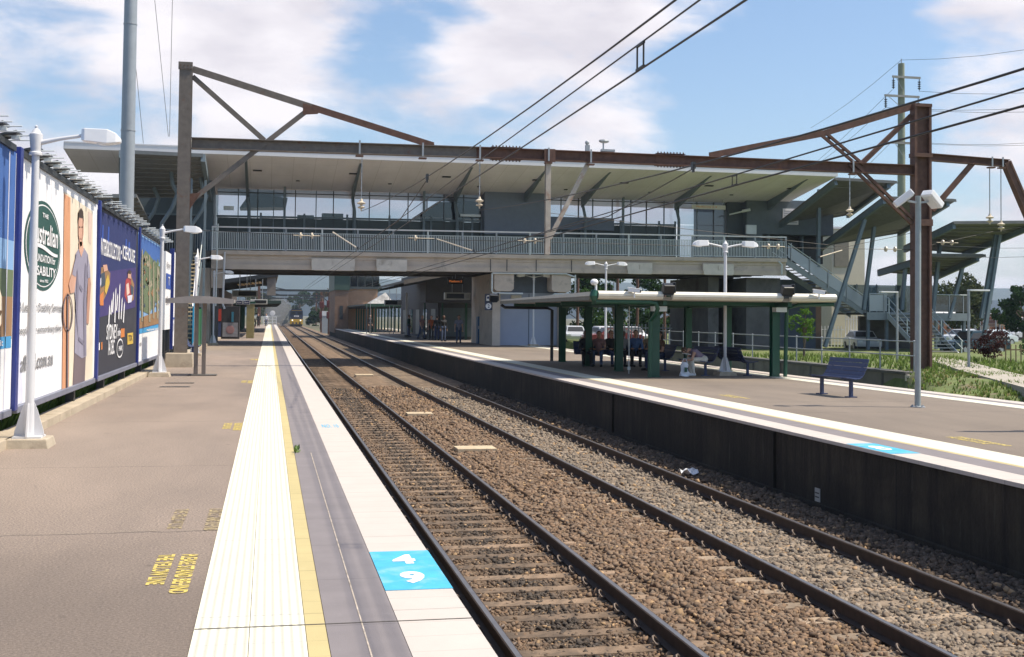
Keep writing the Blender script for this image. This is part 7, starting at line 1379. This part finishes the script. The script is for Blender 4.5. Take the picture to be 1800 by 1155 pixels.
for i in range(4): x = c.x + .3 + i * (d.x - c.x) / 4; m = MB(); m.lo((x, 150.76, zt3 + .5), (x + .8, 150.797, zt3 + 1.9), GLASSD); m.build('window', None, t)
m = MB(); m.lo((a.x + .6, 149.95, 1.2), (a.x + 1.0, 149.997, 2.9), DARKG); m.build('window', None, t); m = MB(); m.lo((a.x - .3, 149.7, zt3 + 2.2), (d.x + .3, 164, zt3 + 2.5), M('roof_grey', (.25, .25, .25), .7)); m.build('roof', None, t)
# gate at the end of the left platform, white end screens
t = thing('platform_gate', 'small white gate and rail at the far end of the left platform', 'gate', (.4, 190, 0))
for x in (-.9, -.2, .5, 1.1): m = MB(); m.lo((x - .05, 190, 0), (x + .05, 190.08, 1.4), WHITE); m.build('post', None, t)
for z in (.4, .9, 1.35): m = MB(); m.lo((-.85, 190.081, z), (1.05, 190.12, z + .08), WHITE); m.build('rail', None, t)
m = MB(); m.sphere((.5, 190, 1.9), .42, WHITE, 12, 8, (1, .1, 1)); m.build('disc', None, t)
# far gantries
def far_gantry(Y, x0, x1, z, lab):
    t = thing('far_gantry', lab, 'gantry', (x0, Y, -1), 'distant overhead gantries')
    for x in (x0, x1): m = MB(); m.lo((x - .2, Y - .2, -1.2), (x + .2, Y + .2, z + .8), RUST); m.build('mast', None, t)
    m = MB(); m.lo((x0 + .21, Y - .14, z - .16), (x1 - .21, Y + .14, z + .16), DARKG); m.build('beam', None, t)
    for a, c in (((x0 + .2, z - 1.8), (x0 + 2.4, z)), ((x1 - .2, z - 1.8), (x1 - 2.4, z)), ((x0 + .2, z + .8), (x0 + 4, z + .1))): m = MB(); m.bar((a[0], Y, a[1]), (c[0], Y, c[1]), .14, .14, DARKG); m.build('brace', None, t)
    for x in (2.8, 6.3): m = MB(); m.tube([(x, Y, z - .16), (x, Y, z - 1.1)], .03, GALV, 6); m.build('hanger', None, t)
far_gantry(188, -1.6, 9.3, 5.5, 'nearest dark gantry seen in the gap under the footbridge'); far_gantry(232, -2.0, 9.8, 5.4, 'second dark gantry in the gap under the footbridge'); far_gantry(285, -2.4, 12.5, 5.5, 'third dark gantry farther along the line'); far_gantry(340, -2.5, 13, 7.0, 'farthest gantry behind the freight train')
for px, Y, lab in ((565, 190, 'rust brown signal mast right of the freight train'), (578, 172, 'signal mast with dark round heads by the brick building')):
    p = A(px, 575, Y=Y); t = thing('signal_mast', lab, 'signal', (p.x, Y, -1.1), 'signals by the line'); m = MB(); m.tube([(p.x, Y, -1.2), (p.x, Y, 4.5)], .16, RUST, 8); m.build('mast', None, t)
    for z in (1.7, 3.3): m = MB(); m.box((p.x, Y - .2, z), (.75, .3, 1.0), M('signal_red', (.10, .02, .02), .5)); m.build('signal_head', None, t, bevel=.1)
p = A(572, 575, Y=180); m = MB(); m.lo((p.x - .5, 180, -1), (p.x + .4, 180.6, 1.6), GALV); m.lo((p.x - .5, 179.95, 1.6), (p.x + .4, 180.7, 2.3), WHITE); tag(m.build('relay_box', None, org=p), 'grey relay box with white top between the signal masts', 'box')
# freight locomotive coming under the wires
t = thing('freight_locomotive', 'yellow and dark blue freight locomotive coming head on with a smoky exhaust', 'locomotive', (6.31, 285, -.97)); Y = 285; LN = M('loco_navy', (.03, .04, .075), .5); LY = M('loco_yellow', (.50, .30, .03), .45); cx = 6.31
m = MB(); m.prism([(cx - 1.48, Y + .4, .1), (cx + 1.48, Y + .4, .1), (cx + 1.48, Y + .4, 2.5), (cx + 1.1, Y + .4, 3.05), (cx - 1.1, Y + .4, 3.05), (cx - 1.48, Y + .4, 2.5)], (0, 18, 0), LN); m.build('body', None, t)
m = MB(); m.prism([(cx - 1.5, Y, -.55), (cx + 1.5, Y, -.55), (cx + 1.5, Y, .45), (cx + 1.35, Y, .65), (cx - 1.35, Y, .65), (cx - 1.5, Y, .45)], (0, .397, 0), LY); m.build('front_nose', None, t); m = MB(); m.lo((cx - .55, Y + .33, 1.15), (cx + .55, Y + .396, 1.5), INK['white']); m.text('8225', (cx - .4, Y + .32, 1.2), (1, 0, 0), (0, 0, 1), .8, .24, INK['navy']); m.build('number_board', None, t)
for s in (-1, 1): m = MB(); m.lo((cx + s * .75 - .5, Y + .34, 1.7), (cx + s * .75 + .5, Y + .396, 2.3), BLACK); m.build('windscreen', None, t)
HL = bpy.data.materials.new('lit_headlamp'); HL.use_nodes = True; e_ = HL.node_tree.nodes['Principled BSDF']; e_.inputs['Emission Color'].default_value = (1, .9, .6, 1); e_.inputs['Emission Strength'].default_value = 1
for x in (-.95, .95): m = MB(); m.sphere((cx + x, Y - .02, .35), .17, HL, 10, 6, (1, .4, 1)); m.build('headlight', None, t)
for x in (-.8, 0, .8): m = MB(); m.lo((cx + x - .2, Y - .06, -.5), (cx + x + .2, Y - .003, -.1), DARKG); m.build('coupling', None, t)
m = MB(); m.lo((cx - 1.2, Y + .3, 2.62), (cx + 1.2, Y + .38, 2.72), LY); m.build('light_bar', None, t); m = MB(); m.lo((cx - 1.4, Y + .1, -.96), (cx + 1.4, Y + 17, -.56), BLACK); m.build('bogie', None, t)
for x in (-.6, .6): m = MB(); m.tube([(cx + x, Y + 1, 3.06), (cx + x * .7, Y + 2, 3.9), (cx + x, Y + 1.2, 4.7)], .05, DARKG, 6); m.build('pantograph', None, t)
# dusty exhaust trailing left of the locomotive
sm = bpy.data.materials.new('exhaust_smoke'); sm.use_nodes = True; n_ = sm.node_tree; n_.nodes.clear(); o_ = N(n_, 'ShaderNodeOutputMaterial'); vl = N(n_, 'ShaderNodeVolumePrincipled'); vl.inputs['Color'].default_value = (.42, .42, .43, 1); vl.inputs['Density'].default_value = .05; lk(n_, vl.outputs[0], o_.inputs['Volume'])
m = MB(); m.sphere((2.3, 300, 1.8), 1, None, 20, 14, (3.6, 13, 4.4)); o = m.build('smoke', sm, org=(2.3, 300, 0), smooth=True); tag(o, 'grey exhaust haze drifting left of the freight locomotive', 'smoke', kind='stuff')
# ------------------------------------------------------------------ air
hm = bpy.data.materials.new('haze_air'); hm.use_nodes = True; n_ = hm.node_tree; n_.nodes.clear(); o_ = N(n_, 'ShaderNodeOutputMaterial'); vl = N(n_, 'ShaderNodeVolumePrincipled')
vl.inputs['Color'].default_value = (.66, .80, 1.0, 1); vl.inputs['Density'].default_value = 0.00017; lk(n_, vl.outputs[0], o_.inputs['Volume'])
m = MB(); m.lo((-3100, -100, -3.3), (3100, 4100, 130)); o = m.build('haze', hm, org=(0, 0, 0)); tag(o, 'pale blue summer air softening the far hills', 'haze', kind='stuff')
